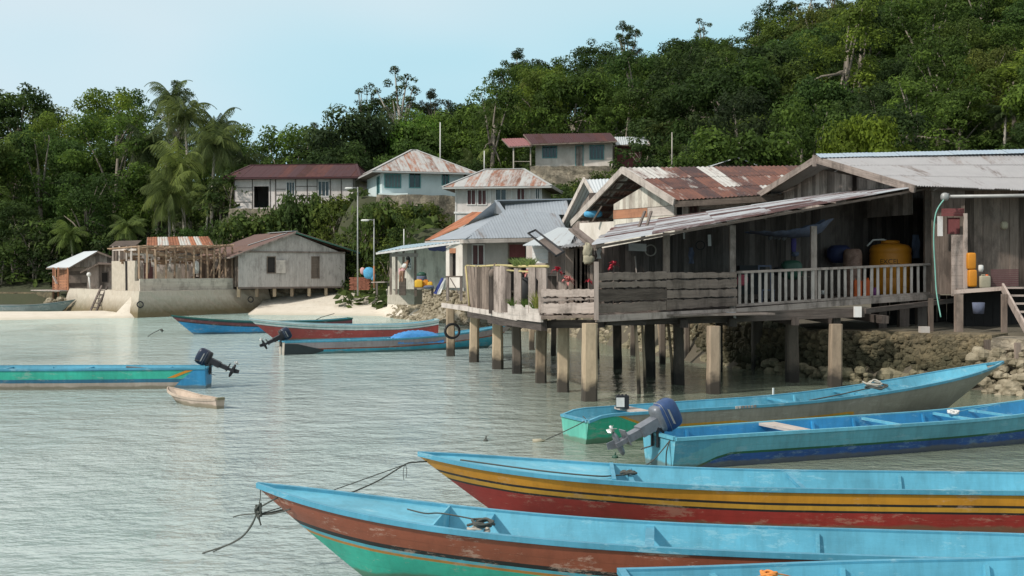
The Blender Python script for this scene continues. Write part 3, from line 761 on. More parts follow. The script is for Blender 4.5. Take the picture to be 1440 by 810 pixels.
special('c0', 515, 118, 150, 48, (.045, .065, .032), 'casuarina_tree', 'pointed feathery tree just left of the tallest thin tree on the left skyline gap', 'tree', 11, 2.2)
special('a1', 562, 98, 150, 80, (.048, .070, .030), 'open_crowned_tree', 'tallest thin tree with sparse crown above the bright green tree', 'tree', 13, 3.0)
special('a0', 612, 130, 150, 60, (.05, .062, .045), 'open_crowned_tree', 'greyish sparse tree rising right of the tallest thin tree', 'tree', 12, 3.4)
special('a0', 735, 74, 185, 75, (.040, .060, .025), 'broadleaf_tree', 'spreading dark tree standing highest on the skyline over the red roofed hill house', 'tree', 12, 3.4)
special('a1', 1130, -2, 205, 100, (.06, .075, .035), 'bare_trunk_tree', 'tall tree with pale bare branching trunks on the skyline crest', 'tree', 13, 3.0, rz=1)
special('a1', 1190, 25, 190, 60, (.055, .075, .035), 'bare_trunk_tree', 'pale bare trunked tree standing right of the tall branching one', 'tree', 13, 3.0, rz=2.5)
special('b2', 868, 95, 150, 90, (.10, .135, .03), 'broadleaf_tree', 'yellow green tree high on the slope above the hill house roof', 'tree', 12, 3.9)
special('near', 1218, 182, 66, 150, (.12, .165, .022), 'broadleaf_tree', 'bright yellow green mango tree just above the big grey roof ridge', 'tree', 7, 4.2)
special('b0', 1040, 130, 84, 140, (.030, .045, .020), 'broadleaf_tree', 'large blackish green tree behind the rusty roofed house', 'tree', 10, 4.6)
for (pp, d, hh, w, col, lab) in [
    ((268, 128), 118, 'p0', 118, (.085, .11, .040), 'tall coconut palm with drooping fronds highest above the left hill'),
    ((222, 172), 114, 'p1', 110, (.075, .10, .045), 'coconut palm with curved fronds left of the tallest palm'),
    ((240, 235), 104, 'p2', 105, (.10, .13, .045), 'pale green palm low in front of the left hill trees'),
    ((318, 150), 122, 'p1', 95, (.065, .09, .04), 'dark palm just left of the dark red roofed house'),
    ((352, 195), 126, 'p2', 80, (.07, .095, .045), 'small palm peeking over the left end of the dark red roof'),
    ((105, 305), 101, 'p2', 85, (.10, .14, .045), 'young palm standing above the orange porch house roof'),
    ((690, 135), 128, 'p0', 85, (.085, .11, .045), 'coconut palm above the left wing of the hill house'),
    ((862, 135), 126, 'p1', 80, (.15, .18, .045), 'yellowish palm right above the hill house roof'),
    ((945, 165), 112, 'p1', 85, (.10, .13, .05), 'palm behind the ridge of the rusty roofed house'),
    ((905, 95), 170, 'p3', 85, (.06, .085, .035), 'dark palm high on the right hill slope'),
    ((1412, 140), 86, 'p3', 90, (.06, .09, .045), 'palm with upright fronds over the right end of the grey roof'),
    ((232, 108), 130, 'p3', 90, (.08, .11, .05), 'spiky palm breaking the left skyline'),
    ((262, 190), 108, 'p2', 120, (.13, .165, .055), 'pale yellowish palm in the middle of the left grove below the tallest palm'),
    ((296, 165), 112, 'p1', 110, (.10, .13, .05), 'palm leaning right beside the tallest palm of the left grove'),
    ((285, 250), 102.5, 'p0', 95, (.11, .145, .05), 'low palm just left of the stone terrace wall of the dark red roofed house'),
    ((190, 300), 101, 'p1', 80, (.11, .15, .05), 'low palm behind the unfinished house'),
    ((668, 205), 112, 'p2', 70, (.10, .13, .05), 'low palm between the two storey house mast and the hill house'),
    ((965, 140), 130, 'p0', 85, (.09, .12, .05), 'palm high behind the rusty ridge right of the bare pole'),
    ((1290, 120), 100, 'p1', 90, (.08, .11, .045), 'palm on the slope above the big grey roof'),
    ]:
    nh = {'p0': 10.5, 'p1': 9, 'p2': 6.6, 'p3': 11.5}[hh]
    special(hh, pp[0], pp[1], d, w*1.0, tuple(q*1.0 for q in col), 'coconut_palm', lab, 'palm', nh, 3.7, rz=random.uniform(0, 6))
def bush_ok(x, d, h):
    px = 720+FP*x/d; top = HY-(ground(x, d)+h-HC)*FP/d
    return top > interp(px, [(300, 297), (396, 297), (400, 274), (500, 272), (520, 282), (606, 290), (612, 318), (770, 318), (775, 255), (930, 250)])
BR = [(562, 320, 88), (588, 300, 90), (540, 300, 91), (512, 305, 93), (490, 318, 94), (468, 312, 95), (448, 305, 96.5), (425, 316, 95), (398, 310, 96), (372, 318, 95), (350, 312, 96), (600, 330, 84), (575, 340, 84), (545, 335, 85), (522, 335, 87), (500, 345, 91), (310, 325, 96), (600, 312, 89)]
for k, (px, py, d) in enumerate(BR):
    x = X(px, d); hgt = random.uniform(1.6, 2.8); c = [(.075, .11, .03), (.055, .085, .028), (.10, .13, .03)][k % 3]
    if not bush_ok(x, d, hgt*.9): continue
    plant('s%d' % (k % 2), x, d, ground(x, d)-.2, hgt/2.8, random.uniform(0, 6), c, 'bush', 'leafy bush on the bank between the lower houses and the stone walled terraces', 'bush', 'bushes on the bank behind the beach', hgt/2.8*1.15)
for k in range(420):
    x = rt.uniform(-26.5, 14); d = rt.uniform(77, 107); s = rt.uniform(.6, 1.3)
    if x < -13.5 and not 94.2 < d < 99: continue
    if -13.5 <= x < -6.5 and not 88 < d < 92.2: continue
    if -6.5 <= x < 4 and not (77.5 < d < 80.5 or 92.5 < d < 104): continue
    if x >= 4 and not 88 < d < 106: continue
    if not bush_ok(x, d, 2.6*s): s *= .6
    if not bush_ok(x, d, 2.6*s): continue
    plant('s%d' % (k % 2), x, d, ground(x, d)-.3, s, rt.uniform(0, 6), rt.choice([(.06, .09, .028), (.085, .12, .03), (.05, .08, .026), (.10, .13, .03)]), 'bush', 'leafy bush on the bank between the lower houses and the stone walled terraces', 'bush', 'bushes on the bank behind the beach')
for k in range(46):
    px, d, yl = (322+k*9.5, 97.3, 298 if k < 8 else 278) if k < 19 else ((520+(k-19)*8, 90.5, 284+(k-19)*.6) if k < 31 else (735+(k-31)*9, 104.2, 257))
    px += rt.uniform(-3, 3); x = X(px, d); g_ = ground(x, d)-.3; top_ = Z(yl+rt.uniform(0, 12), d); h_ = top_-g_
    if h_ < .8: continue
    if k < 31: plant('s%d' % (k % 2), x, d, g_, rt.uniform(1.0, 1.4), rt.uniform(0, 6), rt.choice([(.08, .12, .035), (.10, .14, .035), (.06, .095, .03), (.12, .15, .035)]), 'bush', 'tall leafy bush growing against the terrace walls between the hillside houses', 'bush', 'tall bushes against the terrace walls', h_/(2.6 if k % 2 == 0 else 3.4))
    else: plant('s%d' % (k % 2), x, d, g_, rt.uniform(1.0, 1.4), rt.uniform(0, 6), rt.choice([(.05, .085, .03), (.065, .10, .032)]), 'bush', 'tall leafy bush growing under the cream hill house wall', 'bush', 'tall bushes under the hill house', h_/(2.6 if k % 2 == 0 else 3.4))
for k, (px, d) in enumerate([(735, 101), (752, 103), (720, 101), (770, 102), (765, 100), (705, 100)]):
    x = X(px, d); plant('ban', x, d, ground(x, d)-.3, random.uniform(.9, 1.25), random.uniform(0, 6), (.10, .15, .05), 'banana_plant', 'broad leaved banana plant in front of the hill house wall', 'plant', 'banana plants below the hill house')
for k, (px, d) in enumerate([(885, 104), (905, 103), (925, 102), (845, 98), (820, 98), (800, 97), (870, 100), (780, 96), (780, 92), (800, 90)]):
    x = X(px, d); s = random.uniform(.8, 1.3) if k < 3 else random.uniform(.6, .9)
    plant('s%d' % (k % 2), x, d, ground(x, d)-.3, s*(1.2 if k < 3 else 1), random.uniform(0, 6), (.05, .08, .028), 'bush', 'dark bush on the bank below and beside the hill house', 'bush', 'bushes around the hill house')
for k in range(34):
    px = random.uniform(-30, 170) if k < 20 else random.uniform(150, 330); d = random.uniform(99.5, 104); x = X(px, d)
    plant('s%d' % (k % 2), x, d, ground(x, d)-.3, random.uniform(.9, 1.5), random.uniform(0, 6), random.choice(GREEN), 'bush', 'bush at the foot of the left hill behind the shore houses', 'bush', 'bushes at the foot of the left hill')
def undergrowth():
    r = np.random.default_rng(3); n = 60000
    px = r.uniform(-120, 1560, n*2); y = r.uniform(64, 240, n*2); V = []; T = []; keep = 0
    P_ = []
    for a, b in zip(px, y):
        x = X(a, b)
        lim = interp(x, [(-27, 99.5), (-18, 94.5), (-14, 91), (-13, 84), (-7, 81), (-6.5, 77), (3, 77), (5, 76), (14, 66), (30, 58)])
        if b < lim: continue
        if any(t[0]+.8 < x < t[1]-.8 and t[2]-1.6 < b < t[3] for t in TERR): continue
        P_.append((x, b, ground(x, b)+random.uniform(0, .9))); keep += 1
        if keep >= n: break
    P_ = np.array(P_); k = len(P_); nn = np.array([0, -.5, .8])+r.normal(size=(k, 3))*.5; nn /= np.linalg.norm(nn, axis=1)[:, None]
    a = np.cross(nn, r.normal(size=(k, 3))); a /= np.linalg.norm(a, axis=1)[:, None]; b = np.cross(nn, a); s = r.uniform(.25, .6, size=(k, 1))
    q = np.stack([P_-a*s, P_-b*s*.5, P_+a*s, P_+b*s*.5], axis=1).reshape(-1, 3)
    me = quads_mesh('undergrowth', q, r.uniform(.1, .8, k), M['leaf']); o = bpy.data.objects.new('undergrowth', me); COL.objects.link(o); o.color = (.07, .10, .032, 1)
    tag(o, 'low leafy undergrowth covering the hillside between the trees', 'undergrowth', kind='stuff')
undergrowth()

# ------------------------------------------------------------------ boats
def boat(name, label, stern, bow, B=1.2, g0=.5, gb=.95, u0=.45, pw=2.2, sternw=.72, kz=-.14, us=.86, bands=None, inside='boat_in', rail='boat_rail', fd=.0, thwarts=(), ribs=(), sg=None, warp=None, transom_mat=None, hold=None, floorz=.10, su=.25, bq=4.4, group=None, cat='boat', railw=.05):
    """stern, bow: (x, y) in metres of the stern and of the bow tip"""
    S = Vector(stern); W_ = Vector(bow); L = (W_-S).length; rz = math.atan2(W_.y-S.y, W_.x-S.x)
    t = thing(name, label, cat, (S.x, S.y, 0), group, rz); T = ORG[t.name]
    sg = g0 if sg is None else sg
    g = lambda u: g0+(gb-g0)*max(0, (u-u0)/(1-u0))**pw+(sg-g0)*max(0, 1-u/su)**2
    b = lambda u: max(.012, B/2*lerp(sternw, 1, sst(u/.38))*(1-max(0, (u-.42)/.58)**bq))
    k = lambda u: kz if u < us else lerp(kz, gb-.03, ((u-us)/(1-us))**1.05)
    c = lambda u: b(u)*.74*(1-sst((u-(us-.30))/.30)) if u > us-.30 else b(u)*.74
    U = sorted(set([i/44 for i in range(36)]+[.8+.2*i/16 for i in range(17)])); rows_o = []; NT = 9
    m = MB(); m.m = T
    for sgn in (-1, 1):
        rows, uv = [], []
        for u in U:
            row, ur = [], []
            for i in range(NT+1):
                f = i/NT; gg, kk = g(u), k(u); y = lerp(b(u), c(u), f**1.35)
                z = lerp(gg, kk, f); v = gg-z; s_ = (1-u)*L
                if warp: v = warp(u*L, v, gg-kk)
                row.append((u*L, sgn*y, z)); ur.append((s_, max(.001, min(.985, v))))
            rows.append(row); uv.append(ur)
        m.grid(rows, .5, uv, 0)
    # bottom
    m.grid([[(u*L, -c(u), k(u)), (u*L, 0, k(u)-.03*(u < us)), (u*L, c(u), k(u))] for u in U], .5, [[(0, .984)]*3]*len(U), 0)
    hull = m.build('hull', bands, t)
    # transom: plate across the stern
    m = MB(); m.m = T; tw = .035
    sec = [(-b(0), sg), (-lerp(b(0), c(0), .5**1.35), lerp(sg, kz, .5)), (-c(0), kz), (c(0), kz), (lerp(b(0), c(0), .5**1.35), lerp(sg, kz, .5)), (b(0), sg)]
    m.prism([(-.012, y, z) for y, z in sec], (T.to_3x3().inverted() @ (T.to_3x3() @ Vector((tw, 0, 0)))), .5, 0, lambda p: (0, .4))
    # prism adds offset after .m is applied to pts only; extrude in local space
    m.build('transom', transom_mat or inside, t)
    # inner shell
    m = MB(); m.m = T; uf = fd if fd else .965; U2 = [u for u in U if u <= uf]+[uf]
    if U2[-2] == U2[-1]: U2.pop()
    for sgn in (-1, 1):
        rows = []
        for u in U2:
            fz = max(k(u)+.10, floorz); gg = g(u)-.005; row = []
            for i in range(5):
                f = i/4; z = lerp(gg, fz, f); ff = min(1, max(0, g(u)-z)/max(.05, g(u)-k(u)))
                y = max(.0, lerp(b(u), c(u), ff**1.35)-.04); row.append((u*L+.03*(u == 0), sgn*y, z))
            rows.append(row)
        m.grid(rows, .5, [[(u*L, .3)]*5 for u in U2], 0)
    fl = []
    for u in U2:
        fz = max(k(u)+.10, floorz); ff = min(1, max(0, g(u)-fz)/max(.05, g(u)-k(u))); y = max(0, lerp(b(u), c(u), ff**1.35)-.04)
        fl.append([(u*L+.03*(u == 0), -y, fz), (u*L+.03*(u == 0), y, fz)])
    m.grid(fl, .5, [[(0, .3)]*2]*len(U2), 0, False)
    if fd:
        u = uf; fz = max(k(u)+.1, floorz); yb = max(.01, lerp(b(u), c(u), (min(1, (g(u)-fz)/(g(u)-k(u))))**1.35)-.05); ym = lerp(b(u), c(u), (.5*(g(u)-fz)/(g(u)-k(u)))**1.35)-.04; zm = lerp(g(u), fz, .5); m.prism([(u*L, -yb, fz), (u*L, yb, fz), (u*L, ym, zm), (u*L, b(u)-.03, g(u)+.01), (u*L, -b(u)+.03, g(u)+.01), (u*L, -ym, zm)], (.02, 0, 0), .5, 0, lambda p: (0, .3))
    m.build('inner_lining', inside, t)
    if fd:
        m = MB(); m.m = T; Uf = [fd]+[u for u in U if u > fd]
        m.grid([[(u*L, -b(u)+.01, g(u)-.012), (u*L, 0, g(u)-.012-.02*(u < .99)), (u*L, b(u)-.01, g(u)-.012)] for u in Uf], .5, [[(0, .3)]*3]*len(Uf), 0)
        m.build('foredeck', inside, t)
    # gunwale rails
    m = MB(); m.m = T
    for sgn in (-1, 1):
        rows = []
        for u in U:
            y, z = b(u), g(u); a, c_ = (y+railw*.45), max(0, y-railw*.75)
            rows.append([(u*L, sgn*a, z-.035), (u*L, sgn*a, z+.018), (u*L, sgn*c_, z+.018), (u*L, sgn*c_, z-.035), (u*L, sgn*a, z-.035)])
        m.grid(rows, .5, [[(u*L, .3)]*5 for u in U], 0, False)
        m.face([rows[0][i] for i in (3, 2, 1, 0)] if sgn > 0 else [rows[0][i] for i in (0, 1, 2, 3)], .5)
    m.board((-.01, -b(0)+.02, sg+.004), (-.01, b(0)-.02, sg+.004), .07, .05)
    m.build('gunwale', rail, t)
    for q in thwarts:
        u, mat_, wd, hz = (list(q)+[None]*4)[:4] if isinstance(q, (tuple, list)) else (q, None, None, None)
        mm = MB(); mm.m = T; zz = g(u)-(.045 if hz is None else hz); mm.board((u*L, -b(u)+.03, zz), (u*L, b(u)-.03, zz), wd or .07, .045); mm.build('thwart', mat_ or rail, t)
    for u in ribs:
        for sgn in (-1, 1):
            mm = MB(); mm.m = T; yy = lerp(b(u), c(u), .75**1.35)-.055; mm.board((u*L, sgn*(b(u)-.055), g(u)-.03), (u*L, sgn*yy, max(floorz, lerp(g(u), k(u), .75))), .05, .04, (1, 0, 0)); mm.build('rib', inside, t)
    t_info = dict(L=L, b=b, g=g, k=k, T=T, root=t)
    return t_info
# prism with .m: offset must be rotated too
_op = MB.prism
def prism(s, poly, off, tone=.5, mi=0, uvf=None):
    if s.m is None: return _op(s, poly, off, tone, mi, uvf)
    mm = s.m; s.m = None
    _op(s, [mm @ Vector(p) for p in poly], mm.to_3x3() @ Vector(off), tone, mi, uvf); s.m = mm
MB.prism = prism
def outboard(info, tilt=55, y=0., cowl='cowl_dark', grey='motor_black', sc=1., zoff=0.):
    """outboard motor clamped to the transom and tilted up; a part of its boat"""
    T, root = info['T'], info['root']; g = info['g'](0)
    A = T @ Matrix.Translation((-.10, y, g+.12+zoff)) @ Matrix.Rotation(R(tilt), 4, 'Y') @ Matrix.Scale(sc, 4)
    # motor frame: z up along the shaft (powerhead up), -x aft
    m = MB(); m.m = A
    m.board((.0, 0, .08), (-.01, 0, -.26), .22, .17, (1, 0, 0)); m.board((-.01, 0, -.24), (-.03, 0, -.50), .17, .12, (1, 0, 0)); m.board((-.03, 0, -.49), (-.04, 0, -.72), .15, .07, (1, 0, 0))
    m.board((-.06, 0, -.50), (-.06, 0, -.515), .20, .26, (1, 0, 0))     # anti-ventilation plate
    m.ell((-.03, 0, -.66), (.21, .05, .05), .8, 12, 8); m.prism([(.03, -.008, -.68), (-.12, -.008, -.68), (-.14, -.008, -.84), (-.04, -.008, -.86)], (0, .016, 0))
    for k in range(4): m.board((-.0, 0, -.08-k*.05), (-.0, 0, -.095-k*.05), .185, .145, (1, 0, 0))
    mo = m.build('outboard_motor', grey, root)
    m = MB(); m.m = A; m.ell((.0, 0, .30), (.25, .155, .19), .55, 20, 12); m.ell((-.02, 0, .14), (.22, .14, .08), .5, 16, 8, mi=1); m.build('cowling', [cowl, grey], mo)
    m = MB(); m.m = A; m.ell((0, 0, .215), (.256, .161, .012), .55, 20, 4); [m.prism([(-.14, sy, .27), (.12, sy, .27), (.15, sy, .30), (-.11, sy, .30)], (0, .004 if sy > 0 else -.004, 0)) for sy in (.1545, -.1545)]; m.tube([(.14, .02, .05), (.26, .05, .02), (.34, .10, -.12), (.30, .14, -.3)], .012, 6)
    m.build('trim_and_hose', 'steel', mo)
    m = MB(); m.m = A; m.lathe((0, 0, 0), [(0, 0)], 3) if False else None
    hub = Vector((-.25, 0, -.66)); m.tube([hub, hub+Vector((-.10, 0, 0))], [.035, .02], 10)
    for k in range(3):
        a = 2*math.pi*k/3+.4; r_ = Vector((0, math.cos(a), math.sin(a))); s_ = Vector((0, -math.sin(a), math.cos(a)))
        p = [hub+Vector((-.03, 0, 0))+r_*.02-s_*.02, hub+Vector((-.015, 0, 0))+r_*.065-s_*.05, hub+Vector((-.03, 0, 0))+r_*.085, hub+Vector((-.07, 0, 0))+r_*.065+s_*.05, hub+Vector((-.06, 0, 0))+r_*.02+s_*.02]
        m.prism(p, Vector((.008, 0, 0)))
    m.build('propeller', 'prop', mo)
    m = MB(); m.m = T @ Matrix.Translation((0, y, g))
    for sy in (-.09, .09): m.board((-.05, sy, .12), (-.05, sy, -.20), .05, .03, (1, 0, 0)); m.board((-.05, sy, .08), (.06, sy, .05), .035, .04); m.board((.05, sy, .05), (.05, sy, -.14), .03, .03, (1, 0, 0))
    m.tube([(-.05, -.12, .10), (-.05, .12, .10)], .03, 8); m.build('clamp_bracket', 'motor_black', mo)
    m = MB(); m.m = T @ Matrix.Translation((0, y, g)); m.tube([(-.02, .03, .17), (.14, .10, .15), (.34, .14, .20)], [.03, .025, .02], 8); m.build('tiller', 'black', mo)
    return mo
def rope(parent, pts, r=.012, mat='rope', name='rope', n=6):
    """smooth line through the points"""
    pts = [Vector(p) for p in pts]; out = []
    for i in range(len(pts)-1):
        p0, p1, p2, p3 = pts[max(i-1, 0)], pts[i], pts[i+1], pts[min(i+2, len(pts)-1)]
        for j in range(5):
            t = j/5; out.append(.5*((2*p1)+(p2-p0)*t+(2*p0-5*p1+4*p2-p3)*t*t+(3*p1-p0-3*p2+p3)*t**3))
    out.append(pts[-1]); m = MB(); m.tube(out, r, n)
    return m.build(name, mat, parent) if parent is not None else m
def coil(c, r, turns, rr=.012, seed=0, flat=.5):
    rd = random.Random(seed); return [Vector(c)+Vector((math.cos(a)*r*rd.uniform(.5, 1.2), math.sin(a)*r*rd.uniform(.4, 1.), rd.uniform(0, flat)*r)) for a in [i*.9 for i in range(int(turns*7))]]
BLK, GRN, YEL = (.018, .018, .020), (.02, .15, .075), (.58, .28, .03)
# A: near boat, brown band over aqua green
HA = hullpaint('brown_and_aqua_hull', [(0, (.085, .33, .47)), (.045, (.30, .085, .045)), (.272, BLK), (.318, (.10, .42, .52)), (.352, (.52, .24, .05)), (.385, (.045, .48, .35)), (.99, (.045, .48, .35))], .35, (.55, .38, .30))
a = boat('longboat', 'nearest complete blue longboat with a brown band above an aqua green bottom, bow pointing left', (8.9, 10.55), (-2.70, 12.05), B=1.12, g0=.50, gb=.935, u0=.50, pw=2.6, us=.885, bq=7.5, bands=HA, fd=.830, thwarts=[(.792, None, .08), (.647, None, .09), .30], ribs=(.50, .2))
T = a['T']; L = a['L']
gA = lambda u: a['g'](u)
rope(a['root'], [T @ Vector(p) for p in coil((.792*L, .20, gA(.79)), .12, 3, seed=2)], .014)
rope(a['root'], [T @ Vector(p) for p in coil((.795*L, .22, gA(.75)-.03), .10, 2, seed=5)], .018, 'rope_pale')
rope(a['root'], [T @ Vector(p) for p in [(.792*L, .1, gA(.79)+.03), (.83*L, -.05, gA(.83)+.02), (.845*L, -.0, gA(.84)+.015), (.862*L, -.04, gA(.86)+.02)]], .008)
rope(a['root'], [T @ Vector(p) for p in [(.792*L, .20, gA(.79)), (.80*L, .10, gA(.79)-.12), (.785*L, .1, gA(.79)-.3)]], .012)
# B: second boat, orange and red with black stripes
HB = hullpaint('orange_and_red_hull', [(0, (.085, .33, .47)), (.04, (.62, .28, .025)), (.168, BLK), (.202, (.62, .33, .04)), (.258, BLK), (.288, (.36, .035, .03)), (.99, (.36, .035, .03))], .2, (.55, .40, .30))
bb = boat('longboat', 'blue longboat with orange and black stripes over a red bottom, second from the front', (10.2, 14.1), (-1.22, 14.75), B=1.30, g0=.53, gb=.83, u0=.52, pw=2.4, us=.885, bq=7, bands=HB, fd=.780, thwarts=[(.78, None, .05, -.01), (.760, None, .06), (.575, None, .06), .22], ribs=(.45,))
T = bb['T']; L = bb['L']; g = bb['g']
rope(bb['root'], [T @ Vector(p) for p in coil((.762*L, .0, g(.75)), .09, 3, seed=8)], .016)
rope(bb['root'], [T @ Vector(p) for p in [(.762*L, 0, g(.75)), (.78*L, .2, g(.78)+.0), (.80*L, .42, g(.8)+.02), (.86*L, .42, g(.86)+.03), (.95*L, .2, g(.95)+.02)]], .010)
# D: blue boat with the big motor
def warpD(s, v, h): return max(.001, v-max(0, .36*(1-(s)/.95)) if s < .95 else v)
HD = hullpaint('teal_and_deep_blue_hull', [(0, (.085, .33, .47)), (.04, (.12, .38, .47)), (.275, (.012, .10, .055)), (.315, (.018, .085, .30)), (.99, (.018, .085, .30))], .18, (.3, .45, .5))
dd = boat('longboat', 'blue longboat with a deep blue bottom and a large blue-covered outboard motor at its stern', (2.40, 18.55), (13.1, 23.1), B=1.28, g0=.52, gb=.95, u0=.45, pw=2.2, us=.88, bands=HD, inside='boat_blue', rail='boat_in', transom_mat='boat_in', sternw=.82, thwarts=[(.215, 'pale_wood', .34, .02), (.40, 'boat_in', .06), (.545, None, .06), (.62, None, .05)], ribs=(.07, .30, .38, .52), warp=warpD)
outboard(dd, 63, .05, 'cowl_blue', 'motor_grey', 1.04, .05)
T = dd['T']; L = dd['L']
rope(dd['root'], [T @ Vector(p) for p in coil((.545*L, .12, .52), .11, 4, seed=21, flat=.7)], .020, 'cloth_white', 'rope_coil')
rope(dd['root'], [T @ Vector(p) for p in [(.545*L, .12, .54), (.60*L, .35, .56), (.66*L, .42, .60)]], .010, 'boat_in')
rope(dd['root'], [T @ Vector(p) for p in [(0, -.35, .5), (-.1, -.40, .3), (-.12, -.42, .05), (-.1, -.4, -.1)]], .010)
rope(dd['root'], [P(943, 618, 18.3), P(932, 632, 18.1), P(915, 650, 17.9), P(888, 662, 17.6)], .010)
# C: green stern, grey brown side
def warpC(s, v, h): return max(.001, min(.98, v+(.50*max(0, 1-(s/1.35))**1.0)) if s < 3.5 else min(v-max(0, min(.04, v-.1)), .255 if s > 6.4 else 1, max(.255, .70-(s-3.5)*.13)))
HCm = hullpaint('grey_brown_and_green_hull', [(0, (.07, .33, .40)), (.04, (.30, .28, .24)), (.262, (.55, .28, .03)), (.312, (.03, .42, .26)), (.99, (.03, .42, .26))], .22, (.42, .40, .36))
cc = boat('longboat', 'longboat with an aqua green stern and grey brown side moored under the verandah, no motor', (1.18, 21.3), (11.35, 26.3), B=1.22, g0=.53, gb=1.09, u0=.35, pw=2.0, us=.80, bq=5.5, bands=HCm, rail='boat_rail', transom_mat=hullpaint('green_transom', [(0, (.13, .50, .40)), (.99, (.13, .50, .40))], .2), sternw=.84, sg=.43, su=.045, thwarts=[(.115, 'pale_wood', .30, .02), (.44, None, .06), .60, (.72, None, .05)], ribs=(.5,), warp=warpC)
T = cc['T']; L = cc['L']; g = cc['g']
rope(cc['root'], [T @ Vector(p) for p in coil((.655*L, .0, g(.66)-.02), .28, 3, seed=9, flat=.4)], .018)
rope(cc['root'], [T @ Vector(p) for p in coil((.66*L, .1, g(.66)+.02), .22, 2, seed=19, flat=.6)], .02, 'rope_pale')
rope(cc['root'], [T @ Vector(p) for p in [(.48*L, -.2, g(.5)-.05), (.56*L, -.15, g(.56)), (.65*L, 0, g(.65)+.03)]], .014)
rope(cc['root'], [T @ Vector((0, -.3, .5)), P(822, 592, 20.9), P(795, 606, 20.6), P(768, 618, 20.4)], .009)
for u in (.455,):
    m = MB(); m.m = T; m.board((u*L, b_ := -cc['b'](u)*-1, g(u)), (u*L, b_, g(u)+.16), .03, .03, (1, 0, 0)); m.build('cleat', 'cloth_white', cc['root'])
m = MB(); m.m = T
for k in range(7): m.board((.285*L+k*.075, -cc['b'](.3)-.028, g(.3)-.005), (.285*L+k*.075+.05, -cc['b'](.3)-.028, g(.3)-.003), .012, .05, (0, 0, 1))
m.build('worn_paint_patch', 'pale_wood', cc['root'])
bx = MB(); bc = T @ Vector((.098*L, .12, .0)); z0 = g(.1)+.02
bx.box((bc.x, bc.y, z0+.12), (.24, .2, .24), .5, 0)
bx.prism([(bc.x-.125, bc.y-.104, z0+.03), (bc.x+.03, bc.y-.104, z0+.03), (bc.x+.03, bc.y-.104, z0+.21), (bc.x-.125, bc.y-.104, z0+.21)], (0, -.006, 0), .5, 1)
for k in range(3): bx.box((bc.x-.07+k*.07, bc.y, z0+.25), (.035, .035, .03), .5, 0)
single('battery_box', bx, ['motor_black', 'cloth_white'], 'small black battery with a white label standing on the bench of the green sterned boat', 'battery', (bc.x, bc.y, z0))
# E: strip of a boat in the near right corner
HE = hullpaint('blue_hull', [(0, (.085, .33, .47)), (.04, (.05, .30, .42)), (.99, (.05, .30, .42))], .2)
ee = boat('longboat', 'blue boat strip in the bottom right corner, with an orange rope knot', (1.00, 9.58), (7.7, 10.05), B=1.2, g0=.55, gb=.9, bands=HE, thwarts=[(.12, 'boat_in', .06, .06)], ribs=(.3, .5), sternw=.78)
T = ee['T']; m = MB(); m.m = T
px_ = T.inverted() @ Vector((X(1087, 9.72), 9.72, .4)); m.board((px_.x, px_.y+.1, .30), (px_.x, px_.y+.1, .57), .05, .05, (1, 0, 0)); m.build('mooring_post', 'boat_in', ee['root'])
rope(ee['root'], [T @ (Vector((px_.x, px_.y+.1, .54))+q) for q in coil((0, 0, 0), .065, 5, seed=3, flat=.9)], .012, 'rope_orange')
rope(ee['root'], [T @ (Vector((px_.x, px_.y+.1, .54))+Vector(q)) for q in [(-.2, .05, -.02), (-.08, 0, .02), (0, 0, .04), (.12, 0, .03), (.25, .1, -.03), (.3, .2, -.1)]], .006, 'rope_orange')
# F: left boat
def warpF(s, v, h): return max(.001, v)
HF = hullpaint('green_and_pink_hull', [(0, (.05, .27, .42)), (.055, (.045, .48, .35)), (.285, (.035, .16, .26)), (.38, (.47, .38, .32)), (.99, (.47, .38, .32))], .2)
ff = boat('longboat', 'green sided longboat with a blue stern and dark outboard motor at the left edge', (-8.30, 31.1), (-19.2, 30.6), B=1.15, g0=.56, gb=.85, u0=.6, bands=HF, sternw=.7, transom_mat='boat_blue', us=.9, thwarts=[.3, .5, .7, .1], ribs=(.2, .4))
T = ff['T']; m = MB(); m.m = T
for sgn in (-1, 1):
    q = []
    for s_ in (0, .3, .62, .92):
        u = s_/ff['L']; bbm = ff['b'](u); gg = ff['g'](u); h = gg+.14; f = .985; zlo = lerp(gg, -.14, .95); zhi = (gg-.05) if s_ < .35 else lerp(gg-.05, zlo+.05, (s_-.35)/.6)
        yo = lambda z: (lerp(bbm, bbm*.74, ((gg-z)/h)**1.35)+.006)*sgn
        q.append([(s_, yo(zhi), zhi), (s_, yo((zhi+zlo)/2), (zhi+zlo)/2), (s_, yo(zlo), zlo)])
    m.grid(q, .5, [[(0, .3)]*3]*4)
    q2 = [[(s_+.02, sgn*(lerp(ff['b'](0), ff['b'](0)*.74, ((.56-z)/.7)**1.35)+.010+.014*s_), z), (s_+.20, sgn*(lerp(ff['b'](0), ff['b'](0)*.74, ((.56-z)/.7)**1.35)+.012+.014*s_), z)] for s_, z in ((.30, .50), (.52, .42), (.78, .31), (1.3, .27))]
    m.grid(q2, .5, [[(0, .3)]*2]*4, 1)
    m.build('stern_panel', ['boat_blue', 'orange'], ff['root']); m = MB(); m.m = T
outboard(ff, 62, 0, 'cowl_dark', 'motor_black', .92, .03)
for (u, y0, dx) in ((.11, .1, .9), (.55, .0, .6)):
    m = MB(); m.m = T; m.tube([(u*ff['L'], y0, .50), (u*ff['L']+dx, y0+.3, .60)], .022, 6); m.board((u*ff['L'], y0, .50), (u*ff['L']-.35, y0-.1, .47), .12, .02); m.build('paddle', 'dark_wood', ff['root'])
